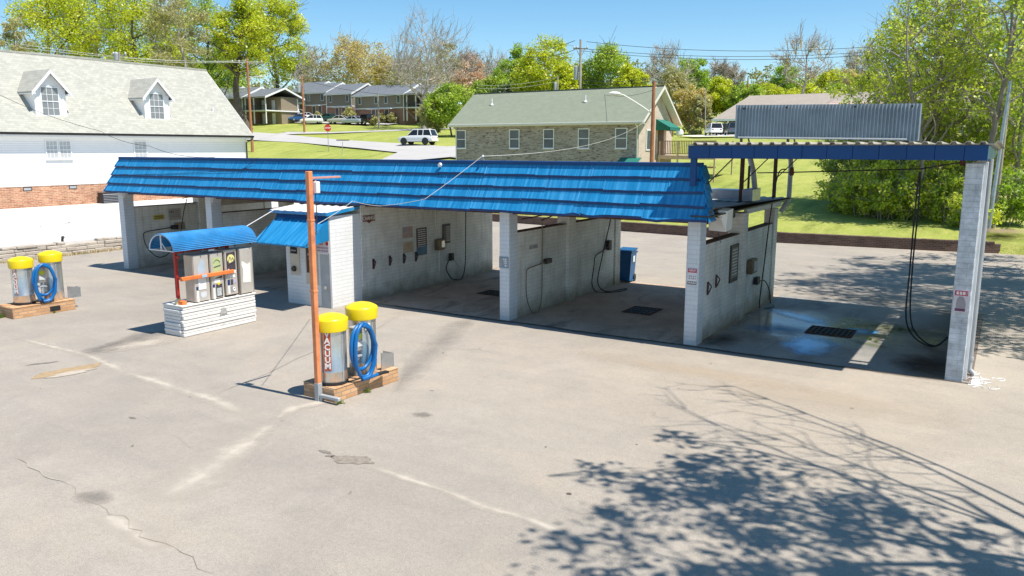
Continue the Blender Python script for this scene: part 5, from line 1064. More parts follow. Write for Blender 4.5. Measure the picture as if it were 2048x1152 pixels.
# deck beside it
D_=thing('wooden_deck','raised wooden deck with railing beside the brick office gable','deck',(-9.6,41.5,1.8)); DB=Loc(D_); dx0,dx1,dy0,dy1,dz=-11.55,-7.3,39.3,43.5,3.75
f=MB()
for k in range(28): y=dy0+(dy1-dy0)*k/28; f.box(dx0,dx1,y,y+.14,dz-.05,dz)
f.box(dx0,dx1,dy0-.04,dy0,dz-.28,dz-.02); f.box(dx1,dx1+.04,dy0,dy1,dz-.28,dz-.02); DB(f,'floor',M['paledeck'])
for x in np.arange(dx0+.1,dx1+.05,1.38): f=MB(); f.box(x-.05,x+.05,dy0-.05,dy0+.05,1.4,dz+1.05); DB(f,'post',M['paledeck'])
f=MB(); f.box(dx1-.05,dx1+.05,dy1-.1,dy1,1.4,dz+1.05); DB(f,'post',M['paledeck'])
f=MB(); f.box(dx0,dx1+.05,dy0-.06,dy0+.06,dz+1.0,dz+1.05); f.box(dx0,dx1,dy0-.03,dy0+.01,dz+.08,dz+.14)
for x in np.arange(dx0+.15,dx0+2.6,.13): f.box(x,x+.045,dy0-.04,dy0-.0,dz+.1,dz+1.0)
DB(f,'railing',M['wood'])
f=MB()
for x in np.arange(dx0+2.65,dx1,.105): f.box(x,x+.098,dy0-.02,dy0+.0,dz+.05,dz+.99)
DB(f,'screen_panel',mat('grey_brown_slats',(.25,.18,.125),.9,0,.3,5.))
f=MB(); f.tube([(dx0+2.7,dy0-1.2,1.6),(dx0+2.9,dy0-.05,3.5)],.05,5); f.box(dx0,dx1,dy0+.3,dy0+.36,dz-.9,dz-.78); DB(f,'brace',M['wood'])
# --- beige building on the right
B_=thing('beige_building','low beige building with long taupe roof and corner porch','building',(-18,113,6.3)); BBd=Loc(B_)
x0,x1,y0,y1,ze,zr=-30,8,110,124,8.75,12.7
f=MB(); f.box(x0+3.6,x1,y0,y1,5.8,8.5); BBd(f,'wall',mat('cream_wall',(.62,.57,.49),.85,0,.05,.5))
f=MB(); v=[(x0-.6,y0-.8,ze),(x1+.6,y0-.8,ze),(x1+.6,y1+.8,ze),(x0-.6,y1+.8,ze),(x0+3.,117,zr),(x1-3,117,zr)]; v+= [(a,b_,c-.25) for a,b_,c in v[:4]]; f.add(v,[(0,1,5,4),(1,2,5),(2,3,4,5),(3,0,4),(6,7,1,0),(7,8,2,1),(8,9,3,2),(9,6,0,3),(6,9,8,7)]); BBd(f,'roof',M['tanshingle'])
f=MB(); f.box(x0-.65,x1+.65,y0-.86,y0-.802,ze-.32,ze+.02); f.box(x0-.66,x0-.602,y0-.8,y1+.8,ze-.32,ze+.02); BBd(f,'fascia',M['whitetrim'])
for x,y in((x0,y0-.4),(x0+1.9,y0-.4),(x0+3.4,y0-.4),(x0,y0+4)): f=MB(); f.box(x-.13,x+.13,y-.13,y+.13,5.9,ze-.3); BBd(f,'porch_column',M['whitetrim'])
for px in(1429,1436,1442,1450): 
    x=atY(px,252,y0)[0]; f=MB(); f.box(x-.35,x+.35,y0-.06,y0-.002,6.3,8.15); w_=BBd(f,'window',M['whitetrim']); f=MB(); f.box(x-.28,x+.28,y0-.068,y0-.061,6.35,8.1); BBd(f,'pane',M['darkwin'],w_)
f=MB(); p=atY(1521,208,112.); f.box(p[0]-.7,p[0]+.7,111.5,112.8,9.3,10.9); BBd(f,'roof_box',M['dark'])
p=onD(1358,112); t=thing('bale','pale round bundle with ochre stand by the parking lot','bundle',(p[0],p[1],p[2]+.2)); f=MB(); f.lathe((0,0,0),[(.3,0),(.55,.3),(.5,.8),(.2,1.0)],12); f.build('body',M['dirtywhite'],t); f=MB(); f.box(-1.3,-.9,-.1,.1,0,1.1); f.build('stand',mat('ochre_board',(.40,.30,.08),.8),t)
# --- red roofed house glimpsed through the trees on the right
t=thing('far_house','pinkish roofed house glimpsed through the trees beyond the truck bay','house',(-5,95,5.8)); f=MB(); f.box(-5,7,0,8,-.3,2.6); f.build('wall',mat('maroon_wall',(.25,.05,.06),.8,0,.1),t); f=MB(); f.slab([(-6,-1,2.5),(8,-1,2.5),(8,4,4.6),(-6,4,4.6)],(0,0,-.2)); f.slab([(-6,9,2.5),(8,9,2.5),(8,4.001,4.6),(-6,4.001,4.6)],(0,0,-.2)); f.build('roof',mat('pink_shingle',(.50,.36,.33),.9,0,.06),t)
# --- apartments
apg='two storey apartment units on the hill'
def apt(label,px,D,L,porch=0,W=9.,ze=5.15,rise=2.1,eave=.5,py=248):
    p=onD(px,D); x,y=p[0],p[1]; z=float(tz(x,y)); t=thing('apartment_unit',label,'apartment',(x,y,z),0,apg)
    f=MB(); f.box(0,L,0,W,-1.,2.5); f.build('lower_wall',M['aptbrick'],t)
    f=MB(); f.add([(0,-.03,2.5),(L,-.03,2.5),(L,W,2.5),(0,W,2.5),(0,-.03,ze),(L,-.03,ze),(L,W,ze),(0,W,ze),(0,W/2,ze+rise-.15),(L,W/2,ze+rise-.15)],[(0,1,5,4),(1,2,6,9,5),(2,3,7,6),(3,0,4,8,7),(0,3,2,1),(4,5,9,8),(6,7,8,9)]); f.build('upper_wall',M['taupesiding'],t)
    f=MB()
    for s_,yy in((0,-eave),(1,W+eave)): f.slab([(-.35,yy,ze-.1),(L+.45,yy,ze-.1),(L+.45,W/2+s_*.001,ze+rise+.05),(-.35,W/2+s_*.001,ze+rise+.05)],(0,0,-.12))
    f.build('roof',M['greyshingle'],t)
    f=MB()
    for yy in(-eave,W+eave): f.slab([(L+.451,yy,ze-.42),(L+.451,yy,ze-.08),(L+.451,W/2,ze+rise+.09),(L+.451,W/2,ze+rise-.28)],(.06,0,0))
    f.box(-.35,L+.45,-eave-.06,-eave,ze-.36,ze-.08); f.box(-.02,L+.03,-.06,-.031,2.42,2.62); f.box(-.03,.12,-.07,-.032,0,ze); f.box(L-.12,L+.03,-.07,-.032,0,ze)
    f.box(L,L+.03,W-.12,W,0,ze); f.box(L+.001,L+.04,0,W,2.42,2.62); f.build('white_trim',M['whitetrim'],t)
    xs_=[.9,L-1.5] if L<8 else [1.0,L*.42,L*.62,L-1.6]
    for k,x_ in enumerate(xs_):
        f=MB(); f.box(x_-.07,x_+.72,-.08,-.034,3.35,4.75); w_=f.build('window',M['whitetrim'],t); f=MB(); f.box(x_,x_+.65,-.09,-.081,3.42,4.68); f.build('pane',glassd,w_)
    for x_ in(L*.35,L*.62): f=MB(); f.box(x_-.1,x_+1.0,-.07,-.004,0,2.35); d_=f.build('door',M['whitetrim'],t); f=MB(); f.box(x_,x_+.9,-.09,-.071,0,2.25); f.build('leaf',mat('grey_door',(.10,.10,.11),.6),d_)
    f=MB(); f.box(L*.30,L*.80,-1.1,-.05,2.3,2.42); f.build('canopy',M['whitetrim'],t)
    if porch:
        f=MB(); f.box(L+.46,L+.46+porch,-.0,W-.5,2.35,2.55); f.build('balcony_floor',M['whitetrim'],t)
        for x_ in(L+.6,L+porch*.5,L+porch+.3):
            for y_ in(.15,W-.8): f=MB(); f.box(x_-.09,x_+.09,y_-.09,y_+.09,0,ze-.25); f.build('post',M['whitetrim'],t)
        f=MB(); f.box(L+.5,L+porch+.4,.02,.07,3.35,3.42)
        for x_ in np.arange(L+.6,L+porch+.4,.3): f.box(x_,x_+.05,.03,.06,2.6,3.35)
        f.tube([(L+.6,-.6,2.4),(L+porch*.6,-.6,.1)],.08,4); f.build('railing',M['dark'],t)
        f=MB(); f.box(L+.47,L+porch+.2,W*.45,W-.6,0,ze); f.build('rear_wall',mat('tan_panel',(.27,.22,.16),.8),t)
        f=MB()
        for s_,yy in((0,-eave),(1,W+eave)): f.slab([(L+.46,yy,ze-.15),(L+porch+1.,yy,ze-.15),(L+porch+1.,W/2+s_*.001,ze+rise-.4),(L+.46,W/2+s_*.001,ze+rise-.4)],(0,0,-.12))
        f.build('porch_roof',M['greyshingle'],t)
        f=MB()
        for yy in(-eave,W+eave): f.slab([(L+porch+1.001,yy,ze-.47),(L+porch+1.001,yy,ze-.13),(L+porch+1.001,W/2,ze+rise-.36),(L+porch+1.001,W/2,ze+rise-.7)],(.06,0,0))
        f.slab([(L+.5,-.1,ze-.35),(L+porch+.5,-.1,ze-.35),(L+porch+.5,-.1,ze),(L+.5,-.1,ze)],(0,.05,0)); f.build('white_trim',M['whitetrim'],t)
        for x_ in(L+.8,L+porch*.6): f=MB(); f.box(x_,x_+.9,W*.45-.05,W*.45-.002,2.6,4.6); f.box(x_,x_+.9,W*.45-.05,W*.45-.002,0,2.1); f.build('door',M['whitetrim'],t)
    return t
apt('leftmost apartment unit, grey roof just right of the white house gable',405,178,9)
apt('apartment unit with open white balcony and stair behind the big roadside tree',447,158,6.5,6.0)
apt('narrow apartment unit right of the big tree, white gable behind the transformer pole',590,176,6.2)
apt('third apartment unit from the right, above the white hatchback',614,170,6.4)
apt('second apartment unit from the right, above the silver sedan',657,165,7.)
apt('rightmost long apartment unit with two level porch at its end',713,158,12.5,5.5)
# ============================================================ CARS
def car(label,loc,rz,col,kind='sedan',group='cars parked by the apartments',dark=False):
    t=thing('parked_car',label,'car',loc,rz,group); L,Wd,Ht=dict(sedan=(4.7,1.80,1.45),suv=(4.75,1.88,1.80),hatch=(4.3,1.80,1.55),jeep=(4.2,1.75,1.78),wagon=(4.5,1.8,1.66))[kind]
    hw=Wd/2; paint=mat('car_paint_'+'_'.join(str(int(c*100)) for c in col),col,.25,0,.02); belt=Ht*.60 if kind!='sedan' else Ht*.64; clr=.22 if kind in('sedan','hatch') else .34
    hood=belt-.06; st=[(-L/2,clr+.12,belt-.12,.86),(-L/2+.12,clr,belt-.02,.96),(-L/2+.8,clr,belt,1),(L*.12,clr,belt,1),(L*.22,clr,hood,1),(L/2-.35,clr,hood-.10,.97),(L/2-.05,clr+.05,hood-.26,.88),(L/2,clr+.14,hood-.36,.80)]
    if kind=='jeep': st=[(-L/2,clr+.1,belt,.95),(-L/2+.1,clr,belt,1),(L*.15,clr,belt,1),(L*.17,clr,belt-.04,1),(L/2-.08,clr,belt-.10,.96),(L/2,clr+.1,belt-.16,.9)]
    f=MB(); vs=[];n=8
    for x,zb,zt,k in st:
        w_=hw*k; vs+=[(x,-w_*.9,zb),(x,-w_,zb+.14),(x,-w_,zt-.16),(x,-w_*.93,zt),(x,w_*.93,zt),(x,w_,zt-.16),(x,w_,zb+.14),(x,w_*.9,zb)]
    fs=[(i_*n+k,i_*n+(k+1)%n,(i_+1)*n+(k+1)%n,(i_+1)*n+k) for i_ in range(len(st)-1) for k in range(n)]+[tuple(range(n)),tuple((len(st)-1)*n+k for k in range(n))]
    f.add(vs,fs,True); body=f.build('body',paint,t)
    if kind=='sedan': gb=[(-L*.36,0),(-L*.17,1),(L*.05,1),(L*.24,0)]
    elif kind=='hatch': gb=[(-L*.47,0),(-L*.38,1),(L*.05,1),(L*.25,0)]
    elif kind=='jeep': gb=[(-L*.48,0),(-L*.46,1),(L*.09,1),(L*.14,0)]
    else: gb=[(-L*.485,0),(-L*.42,1),(L*.06,1),(L*.22,0)]
    f=MB(); wb,wr=hw*.90,hw*.74; vs=[]
    for x,u in gb: w_=wb+(wr-wb)*u; z=belt-.02+(Ht-.05-belt)*u; vs+=[(x,-w_,z),(x,w_,z)]
    f.add(vs,[(0,1,3,2),(2,3,5,4),(4,5,7,6),(0,2,4,6),(1,7,5,3),(0,6,7,1)]); f.build('glasshouse',M['darkwin'],t)
    f=MB(); a,b_=gb[1][0],gb[2][0]; f.bbox(a-.05,b_+.06,-wr-.02,wr+.02,Ht-.065,Ht,.03)
    P=lambda i_,s_:(gb[i_][0],s_*((wb if gb[i_][1]==0 else wr)+.012),(belt-.02 if gb[i_][1]==0 else Ht-.05))
    for s_ in(-1,1):
        f.tube([P(0,s_),P(1,s_)],.06,5); f.tube([P(3,s_),P(2,s_)],.04,5)
        for u in((.38,.70) if kind!='sedan' else (.45,)):
            xx=a+(b_-a)*u; f.tube([(xx,s_*(wb+.0),belt-.02),(xx,s_*(wr+.01),Ht-.05)],.045,5)
    f.build('roof',paint,t)
    wr_=.33 if kind in('sedan','hatch') else .38
    for x in(-L*.31,L*.31):
        for s_ in(-1,1):
            f=MB(); f.lathe((x,s_*(hw-.13)-.11,wr_),[(wr_-.05,0),(wr_,.03),(wr_,.19),(wr_-.05,.22)],20,1); w_=f.build('wheel',M['black'],t)
            f=MB(); yy=s_*(hw-.02); f.lathe((x,yy-.012,wr_),[(wr_*.60,0),(wr_*.62,.012),(wr_*.60,.024)],14,1); f.build('rim',M['black'] if dark else M['galv'],w_)
            f=MB(); f.lathe((x,s_*(hw+.004)-.004,wr_),[(wr_+.07,0),(wr_+.07,.008)],20,1); f.build('wheel_arch',M['black'],t) if dark else None
    for s_ in(-1,1):
        f=MB(); f.bbox(-L/2-.005,-L/2+.10,s_*hw*.62-.12,s_*hw*.62+.12,belt-.32,belt-.14,.02); f.build('tail_light',mat('tail_light',(.30,.02,.02),.3),t)
        f=MB(); f.bbox(L/2-.12,L/2-.01,s_*hw*.60-.15,s_*hw*.60+.15,hood-.42,hood-.30,.02); f.build('headlight',mat('headlight',(.7,.7,.7),.2),t)
    f=MB(); f.bbox(-L/2-.04,-L/2+.1,-hw*.88,hw*.88,clr+.04,clr+.24,.03); f.bbox(L/2-.14,L/2+.03,-hw*.82,hw*.82,clr+.04,clr+.22,.03); f.build('bumper',paint if kind!='jeep' else M['dark'],t)
    f=MB(); f.box(-L*.47,L*.44,-hw*.8,hw*.8,clr-.05,clr+.03); f.build('underbody',M['black'],t)
    if kind=='jeep': f=MB(); f.lathe((-L/2-.03,0,.95),[(.36,-.2),(.37,0)],18,0); f.build('spare_wheel',M['black'],t)
    return t
# headings: the long side of the big SUV is seen from the rear three quarter
p=gnd(836,292.5); yawv=math.atan2(p[1]-CY,p[0]-CX)
car('white off-road SUV with black wheels on the lawn road beside the brick office',(p[0],p[1],tz(p[0],p[1])+.18),yawv+R(62),(.78,.78,.78),'suv','lone cars',True)
def pc(label,px,D,dz,ang,col,kind,group='cars parked by the apartments'):
    q=onD(px,D); y_=math.atan2(q[1]-CY,q[0]-CX); return car(label,(q[0],q[1],q[2]+dz),y_+R(ang),col,kind,group)
pc('white SUV at the left end of the apartment car park, behind the dark blue car',587,166,.25,60,(.75,.75,.75),'suv')
pc('dark blue car nose out left of the white hatchback',598,158,.25,125,(.02,.08,.20),'sedan')
pc('small white sedan half hidden behind the white hatchback',612,162,.25,100,(.72,.73,.75),'sedan')
pc('white hatchback in front of the apartments, right of the tall pole',625,153,.25,95,(.78,.78,.78),'hatch')
pc('dark green car behind the stop sign',659,158,.25,45,(.02,.10,.085),'sedan')
pc('silver sedan right of the stop sign',681,152,.25,60,(.55,.54,.53),'sedan')
pc('light blue silver sedan between the silver sedan and the black jeep',708,150,.25,50,(.42,.48,.60),'sedan')
pc('black jeep with spare wheel at the right end of the apartment car park',732,149,.25,-150+180+0,(.012,.013,.014),'jeep')
pc('white crossover parked in front of the beige building, seen from behind',1425,113,.28,12,(.75,.75,.77),'wagon','cars by the beige building')
pc('slate blue car half hidden behind the corrugated rooftop panel',1463,113,.28,8,(.07,.11,.15),'wagon','cars by the beige building')
# ============================================================ POLES, SIGNS, WIRES
def top(px,py,base):  # height of a picture row above a pole's foot
    d=ray(px,py); b2=np.array(base[:2])-CAM[:2]; t=(d[:2]@b2)/(d[:2]@d[:2]); return float((CAM+d*t)[2])-base[2]
PT={}
def upole(key,label,px,py,px2,py2,D,m,r=.15,arm=None,trans=None,lamp=None,z0=None,group='utility poles'):
    b=onD(px,D); h_=top(px2,py2,b); t=thing('utility_pole',label,'pole',b,0,group); lean=atD(px2,py2,D)-np.array([b[0],b[1],0]); lx,ly=(atD(px2,py2,D)[:2]-np.array(b[:2]))*.6
    f=MB(); f.tube([(0,0,-.3),(lx/2,ly/2,h_/2),(lx,ly,h_)],[r,r*.85,r*.68],10); f.build('post',m,t); PT[key]=np.array([b[0]+lx,b[1]+ly,b[2]+h_])
    if arm:
        w_,dz,ax=arm; a=np.array([math.cos(ax),math.sin(ax)]); f=MB(); f.slab([(lx-a[0]*w_,ly-a[1]*w_,h_-dz-.06),(lx+a[0]*w_,ly+a[1]*w_,h_-dz-.06),(lx+a[0]*w_,ly+a[1]*w_,h_-dz+.06),(lx-a[0]*w_,ly-a[1]*w_,h_-dz+.06)],(-a[1]*.1,a[0]*.1,0)); f.tube([(lx-a[0]*w_*.6,ly-a[1]*w_*.6,h_-dz),(lx,ly,h_-dz-.9)],.03,4); f.tube([(lx+a[0]*w_*.6,ly+a[1]*w_*.6,h_-dz),(lx,ly,h_-dz-.9)],.03,4); f.build('crossarm',M['greypole'],t)
        f=MB(); [f.lathe((lx+a[0]*w_*u,ly+a[1]*w_*u,h_-dz+.06),[(.06,0),(.09,.08),(.05,.24)],8) for u in(-.92,-.5,.92)]; f.build('insulator',M['dirtywhite'],t)
    if trans:
        dx,dz,rr,hh=trans; a=RT[:2]; f=MB(); f.lathe((lx+a[0]*dx,ly+a[1]*dx,h_-dz-hh),[(rr,0),(rr,hh),(rr*.5,hh+.1)],14); f.tube([(lx,ly,h_-dz-hh/2),(lx+a[0]*dx,ly+a[1]*dx,h_-dz-hh/2)],.05,4); f.build('transformer',M['dullgalv'],t)
    if lamp:
        pts,sz=lamp; P=[(0,0,0)]*0
        for (x,y) in pts: q=atD(x,y,D); P.append((q[0]-b[0],q[1]-b[1],q[2]-b[2]))
        f=MB(); f.tube(P,sz*.16,6); f.build('lamp_arm',M['dirtywhite'],t); e=np.array(P[-1]); d=(e-np.array(P[-2])); d[2]*=.25; d/=np.linalg.norm(d)
        f=MB(); f.tube([e-d*sz*.2,e+d*sz*.4,e+d*sz*1.3,e+d*sz*1.9],[sz*.28,sz*.42,sz*.42,sz*.15],10); f.build('lamp_head',M['dirtywhite'],t)
        g=e+d*sz*.9; f=MB(); f.lathe((g[0],g[1],g[2]-sz*.75),[(.02,0),(sz*.30,.12*sz),(sz*.34,.4*sz)],12); f.build('lamp_lens',mat('lens_glass',(.75,.75,.72),.2),t)
    return t
ax=YAW
upole('a','brown utility pole with crossarm and street lamp right of the white house',505,278,493,114,104,M['rustpole'],.19,(2.0,.55,ax+.2),None,([(499,157),(510,153.5),(518,153)],.28))
upole('b','slim brown utility pole with white transformer standing at the road junction',610.5,268,604,150,132,M['rustpole'],.18,None,(-.6,1.2,.38,1.5))
upole('c','short brown pole in front of the rightmost apartment porch',759,253,756,186,140,M['greypole'],.17)
upole('d','tall grey utility pole with crossarm and transformer behind the brick office',1159,190,1161,76,82,M['greypole'],.17,(.75,.9,ax),(-.42,2.7,.26,1.3))
upole('e','short distant pole with small transformer left of the tall grey one',1115,190,1115,150,120,M['greypole'],.13,None,(-.35,1.1,.25,1.2))
upole('f','red brown utility pole with street lamp arm in front of the brick office gable',1304,330,1308,161,48,M['rustpole'],.14,None,None,([(1305,228),(1286,214),(1262,199),(1247,190),(1238,188)],.32))
upole('g','utility pole top with grey transformers above the white house ridge',243,260,246,102,74,M['greypole'],.13,(.6,.3,ax),(-.28,.15,.24,.6))
upole('h','thin pole on the far lawn left of the corrugated panel',1409,232,1409,176,128,M['greypole'],.10)
upole('i','bare wooden pole among the shrubs behind the beige building',1492,190,1494,155,170,M['rustpole'],.2)
upole('j','galvanised lamp pole rising past the frame at the right among trees',1993,503,2029,160,34.5,M['galv'],.10,None,None,None)
upole('k','dark telegraph pole right of the galvanised lamp pole',2003,500,2024,168,35.3,M['greypole'],.09)
def wires(label,pairs,r,group,sag,m=None,name='power_line'):
    for k,(a,b_) in enumerate(pairs): wireobj(name,label if len(pairs)==1 or not isinstance(label,list) else label[k],'cable',[a,b_],r,m or M['wire'],group,sag,20)
A_=PT['a']; v=lambda p,dx=0,dz=0: tuple(np.array(p)+np.append(RT[:2]*dx,dz))
D0=lambda x,y,D: tuple(atD(x,y,D))
wires(['upper power line from the crossarm pole passing over the white house','middle power line from the crossarm pole passing over the white house','lower power line from the crossarm pole passing over the white house'],[(v(A_,-1.7,-.4),D0(40,88,74)),(v(A_,0,-.3),D0(40,95,74)),(v(A_,1.6,-.4),D0(60,104,74))],.02,'lines over the white house',.5,M['wirewhite'])
wires(['upper line from the crossarm pole towards the transformer pole','lower line from the crossarm pole towards the transformer pole'],[(v(A_,1.6,-.4),v(PT['b'],0,-.4)),(v(A_,0,-1.4),v(PT['b'],0,-1.6))],.02,'lines between the road poles',.9,M['wirewhite'])
wires('long line running behind the apartments roofs to the right',[(v(PT['b'],0,-.6),D0(960,182,120))],.03,None,1.5)
wires(['top line crossing the blue sky right of the tall grey pole','middle line crossing the blue sky right of the tall grey pole','bottom line crossing the blue sky right of the tall grey pole'],[(v(PT['d'],.6,-.2),D0(1960,72,70)),(v(PT['d'],-.6,-.8),D0(1960,82,70)),(v(PT['d'],.0,-1.1),D0(1960,88,70))],.024,'lines in the sky to the right',1.1)
wires(['upper line going left from the tall grey pole into the yellow tree','lower line going left from the tall grey pole into the yellow tree'],[(v(PT['d'],-.6,-.1),D0(1040,97,120)),(v(PT['d'],-.6,-1.),D0(1040,112,120))],.03,'lines in the sky to the left',.5)
wires(['upper bundle line left of the short distant pole','lower bundle line left of the short distant pole'],[(v(PT['e'],0,-.2),D0(955,170,140)),(v(PT['e'],0,-.8),D0(955,176,140))],.035,'bundle lines left',.5,M['wirewhite'])
wires(['upper bundle line right of the tall grey pole','lower bundle line right of the tall grey pole'],[(v(PT['d'],0,-4.0),D0(1300,158,70)),(v(PT['d'],0,-4.4),D0(1300,163,70))],.025,'bundle lines right',.2)
wires('thin service wire from the tall grey pole to the lamp pole',[(v(PT['f'],0,-.5),D0(1200,187,60))],.012,None,.3)
# service mast on the mansard ridge and its cables
mp=atY(957,326,-.02); t=thing('service_mast','small bent service mast on the mansard ridge','mast',(mp[0],0.22,3.93)); f=MB(); f.tube([(0,0,0),(0,-.05,.12),(.06,-.12,.17)],.03,6); f.build('mast',M['dullgalv'],t)
MP=(mp[0]+.02,.11,4.09); 
wires('pale braided cable from the mansard mast up to the brick office corner',[(MP,tuple(atY(1290,243,35.6)))],.008,None,.5,M['wirewhite'],'service_cable')
wireobj('service_cable','pale drooping cable from the mansard mast past the booth roof to the orange pole','cable',[MP,tuple(atY(850,398,-1.3)),tuple(atY(760,412,-1.3)),tuple(atY(705,402,-2.5)),(.94,-7.0,3.05)],.006,M['wirewhite'],None,.02,8)
wireobj('service_cable','thin cable from the far left across the white house to the mansard','cable',[tuple(atD(0,190,40)),tuple(atD(200,262,38)),tuple(atD(300,292,36)),(-11.0,.2,3.99)],.011,M['wire'],None,.15,10)
wireobj('service_cable','black cable lying across the left mansard tiers','cable',[(-15.5,-.06,3.38),(-13.5,-.06,3.42),(-9.5,.03,3.62),(-8.9,.12,3.98)],.007,M['wire'],None,0,4)
mp=atY(875,327,-.02); t=thing('light_fitting','small white lamp fitting near the mansard ridge','lamp',(mp[0],.13,3.86)); f=MB(); f.lathe((0,-.03,0),[(.05,-.05),(.06,0),(.03,.03)],10,1); f.build('body',M['white'],t)
# stop sign, drain
b=onD(657,98); t=thing('stop_sign','red octagonal stop sign on a thin post at the road junction','sign',b,0); h_=top(656,249,b); f=MB(); f.tube([(0,0,0),(0,0,h_)],.04,6); f.build('post',M['galv'],t)
az=math.atan2(CY-b[1],CX-b[0]); nx_,ny_=math.cos(az),math.sin(az); rt=Vector((-ny_,nx_,0)); f=MB(); P=[(rt.x*.44*math.cos(R(22.5+45*k))+nx_*.05,rt.y*.44*math.cos(R(22.5+45*k))+ny_*.05,h_-.42+.44*math.sin(R(22.5+45*k))) for k in range(8)]; f.slab(P,(nx_*.02,ny_*.02,0)); f.build('face',mat('stop_red',(.55,.02,.03),.4),t)
textmesh('lettering','STOP',.30,rt,(0,0,1),(nx_*.075,ny_*.075,h_-.43),M['white'],t,bold=.02)
b=onD(684,93); t=thing('guy_marker','thin leaning post over the kerb drain','post',b,0); f=MB(); f.tube([(0,0,0),(.1,.05,1.6)],.035,6); f.build('post',M['dullgalv'],t)
f=MB(); b=gnd(686,283.5); f.box(-.9,.9,-.12,.12,0,.12); o=f.build('kerb_drain',M['dark'],None,(b[0],b[1],tz(b[0],b[1])+.16)); o.rotation_euler=(0,0,YAW); tag(o,'dark kerb drain slot at the foot of the leaning post','drain')
# ============================================================ TREES
LM=dict(
 yellow=leafmat('yellow_green_leaves',(.40,.50,.015),(.60,.66,.025),(.74,.74,.05),.35),
 lime=leafmat('lime_leaves',(.27,.43,.03),(.40,.54,.05),(.56,.64,.08),.4),
 green=leafmat('fresh_green_leaves',(.22,.38,.03),(.38,.55,.045),(.58,.68,.07),.4),
 tan=leafmat('tan_green_buds',(.34,.34,.13),(.48,.46,.17),(.60,.55,.23),.4),
 gold=leafmat('golden_buds',(.50,.42,.10),(.64,.53,.15),(.74,.62,.25),.4),
 rusty=leafmat('rusty_buds',(.62,.38,.24),(.72,.50,.32),(.76,.60,.42),.5),
 pink=leafmat('pink_buds',(.62,.38,.33),(.70,.48,.40),(.72,.56,.44),.5),
 pale=leafmat('pale_whitish_buds',(.46,.43,.34),(.56,.52,.42),(.62,.58,.50),.5),
 dark=leafmat('dark_evergreen_leaves',(.04,.09,.02),(.07,.13,.03),(.10,.18,.04),.5),
 near=leafmat('sunlit_spring_leaves',(.30,.44,.035),(.54,.64,.05),(.76,.78,.09),.9),
)
class TB:
    "collects tapered branch tubes as arrays"
    def __init__(s): s.V=[];s.F=[];s.n=0
    def tube(s,P,rs,k=5):
        P=np.asarray(P,float); m=len(P); T=np.gradient(P,axis=0); T/=np.linalg.norm(T,axis=1)[:,None]+1e-9
        ref=np.array([0,0,1.]) if abs(T[0,2])<.8 else np.array([1.,0,0]); U=np.cross(T,ref); U/=np.linalg.norm(U,axis=1)[:,None]+1e-9; W=np.cross(T,U)
        a=np.arange(k)*2*math.pi/k; ring=P[:,None]+np.asarray(rs)[:,None,None]*(U[:,None]*np.cos(a)[None,:,None]+W[:,None]*np.sin(a)[None,:,None])
        s.V.append(ring.reshape(-1,3)); i=np.arange(m-1)[:,None]*k; j=np.arange(k)[None,:]; F=np.stack([i+j,i+(j+1)%k,i+k+(j+1)%k,i+k+j],-1).reshape(-1,4)+s.n; s.F.append(F); s.n+=m*k
    def mesh(s,name,m): return npmesh(name,np.concatenate(s.V),np.concatenate(s.F),m,True)
def bend(a,b,r,amp,n=6):
    a=np.asarray(a,float);b=np.asarray(b,float); t=np.linspace(0,1,n)[:,None]; L=np.linalg.norm(b-a); off=r.normal(0,1,3)*amp*L; off2=r.normal(0,1,3)*amp*.5*L
    return a+(b-a)*t+off*np.sin(math.pi*t)+off2*np.sin(2*math.pi*t)
def leaves(C,rad,per,size,r,flat=.75):
    "leaf-sized quads spread round the clump centres"
    n=len(C); N_=n*per; d=r.normal(0,1,(N_,3)); d/=np.linalg.norm(d,axis=1)[:,None]; rr=r.uniform(0,1,N_)**.45
    R_=np.repeat(np.asarray(rad),per); c=np.repeat(C,per,0)+d*(rr*R_)[:,None]*np.array([1,1,flat])
    nrm=r.normal(0,1,(N_,3))+np.array([0,0,.5])+d*.5; nrm/=np.linalg.norm(nrm,axis=1)[:,None]; t=np.cross(nrm,r.normal(0,1,(N_,3))); t/=np.linalg.norm(t,axis=1)[:,None]; b=np.cross(nrm,t)
    s=size*r.uniform(.6,1.35,N_)[:,None]; V=np.stack([c-t*s,c-b*s*.55,c+t*s,c+b*s*.55],1).reshape(-1,3); F=np.arange(N_*4).reshape(-1,4); return V,F
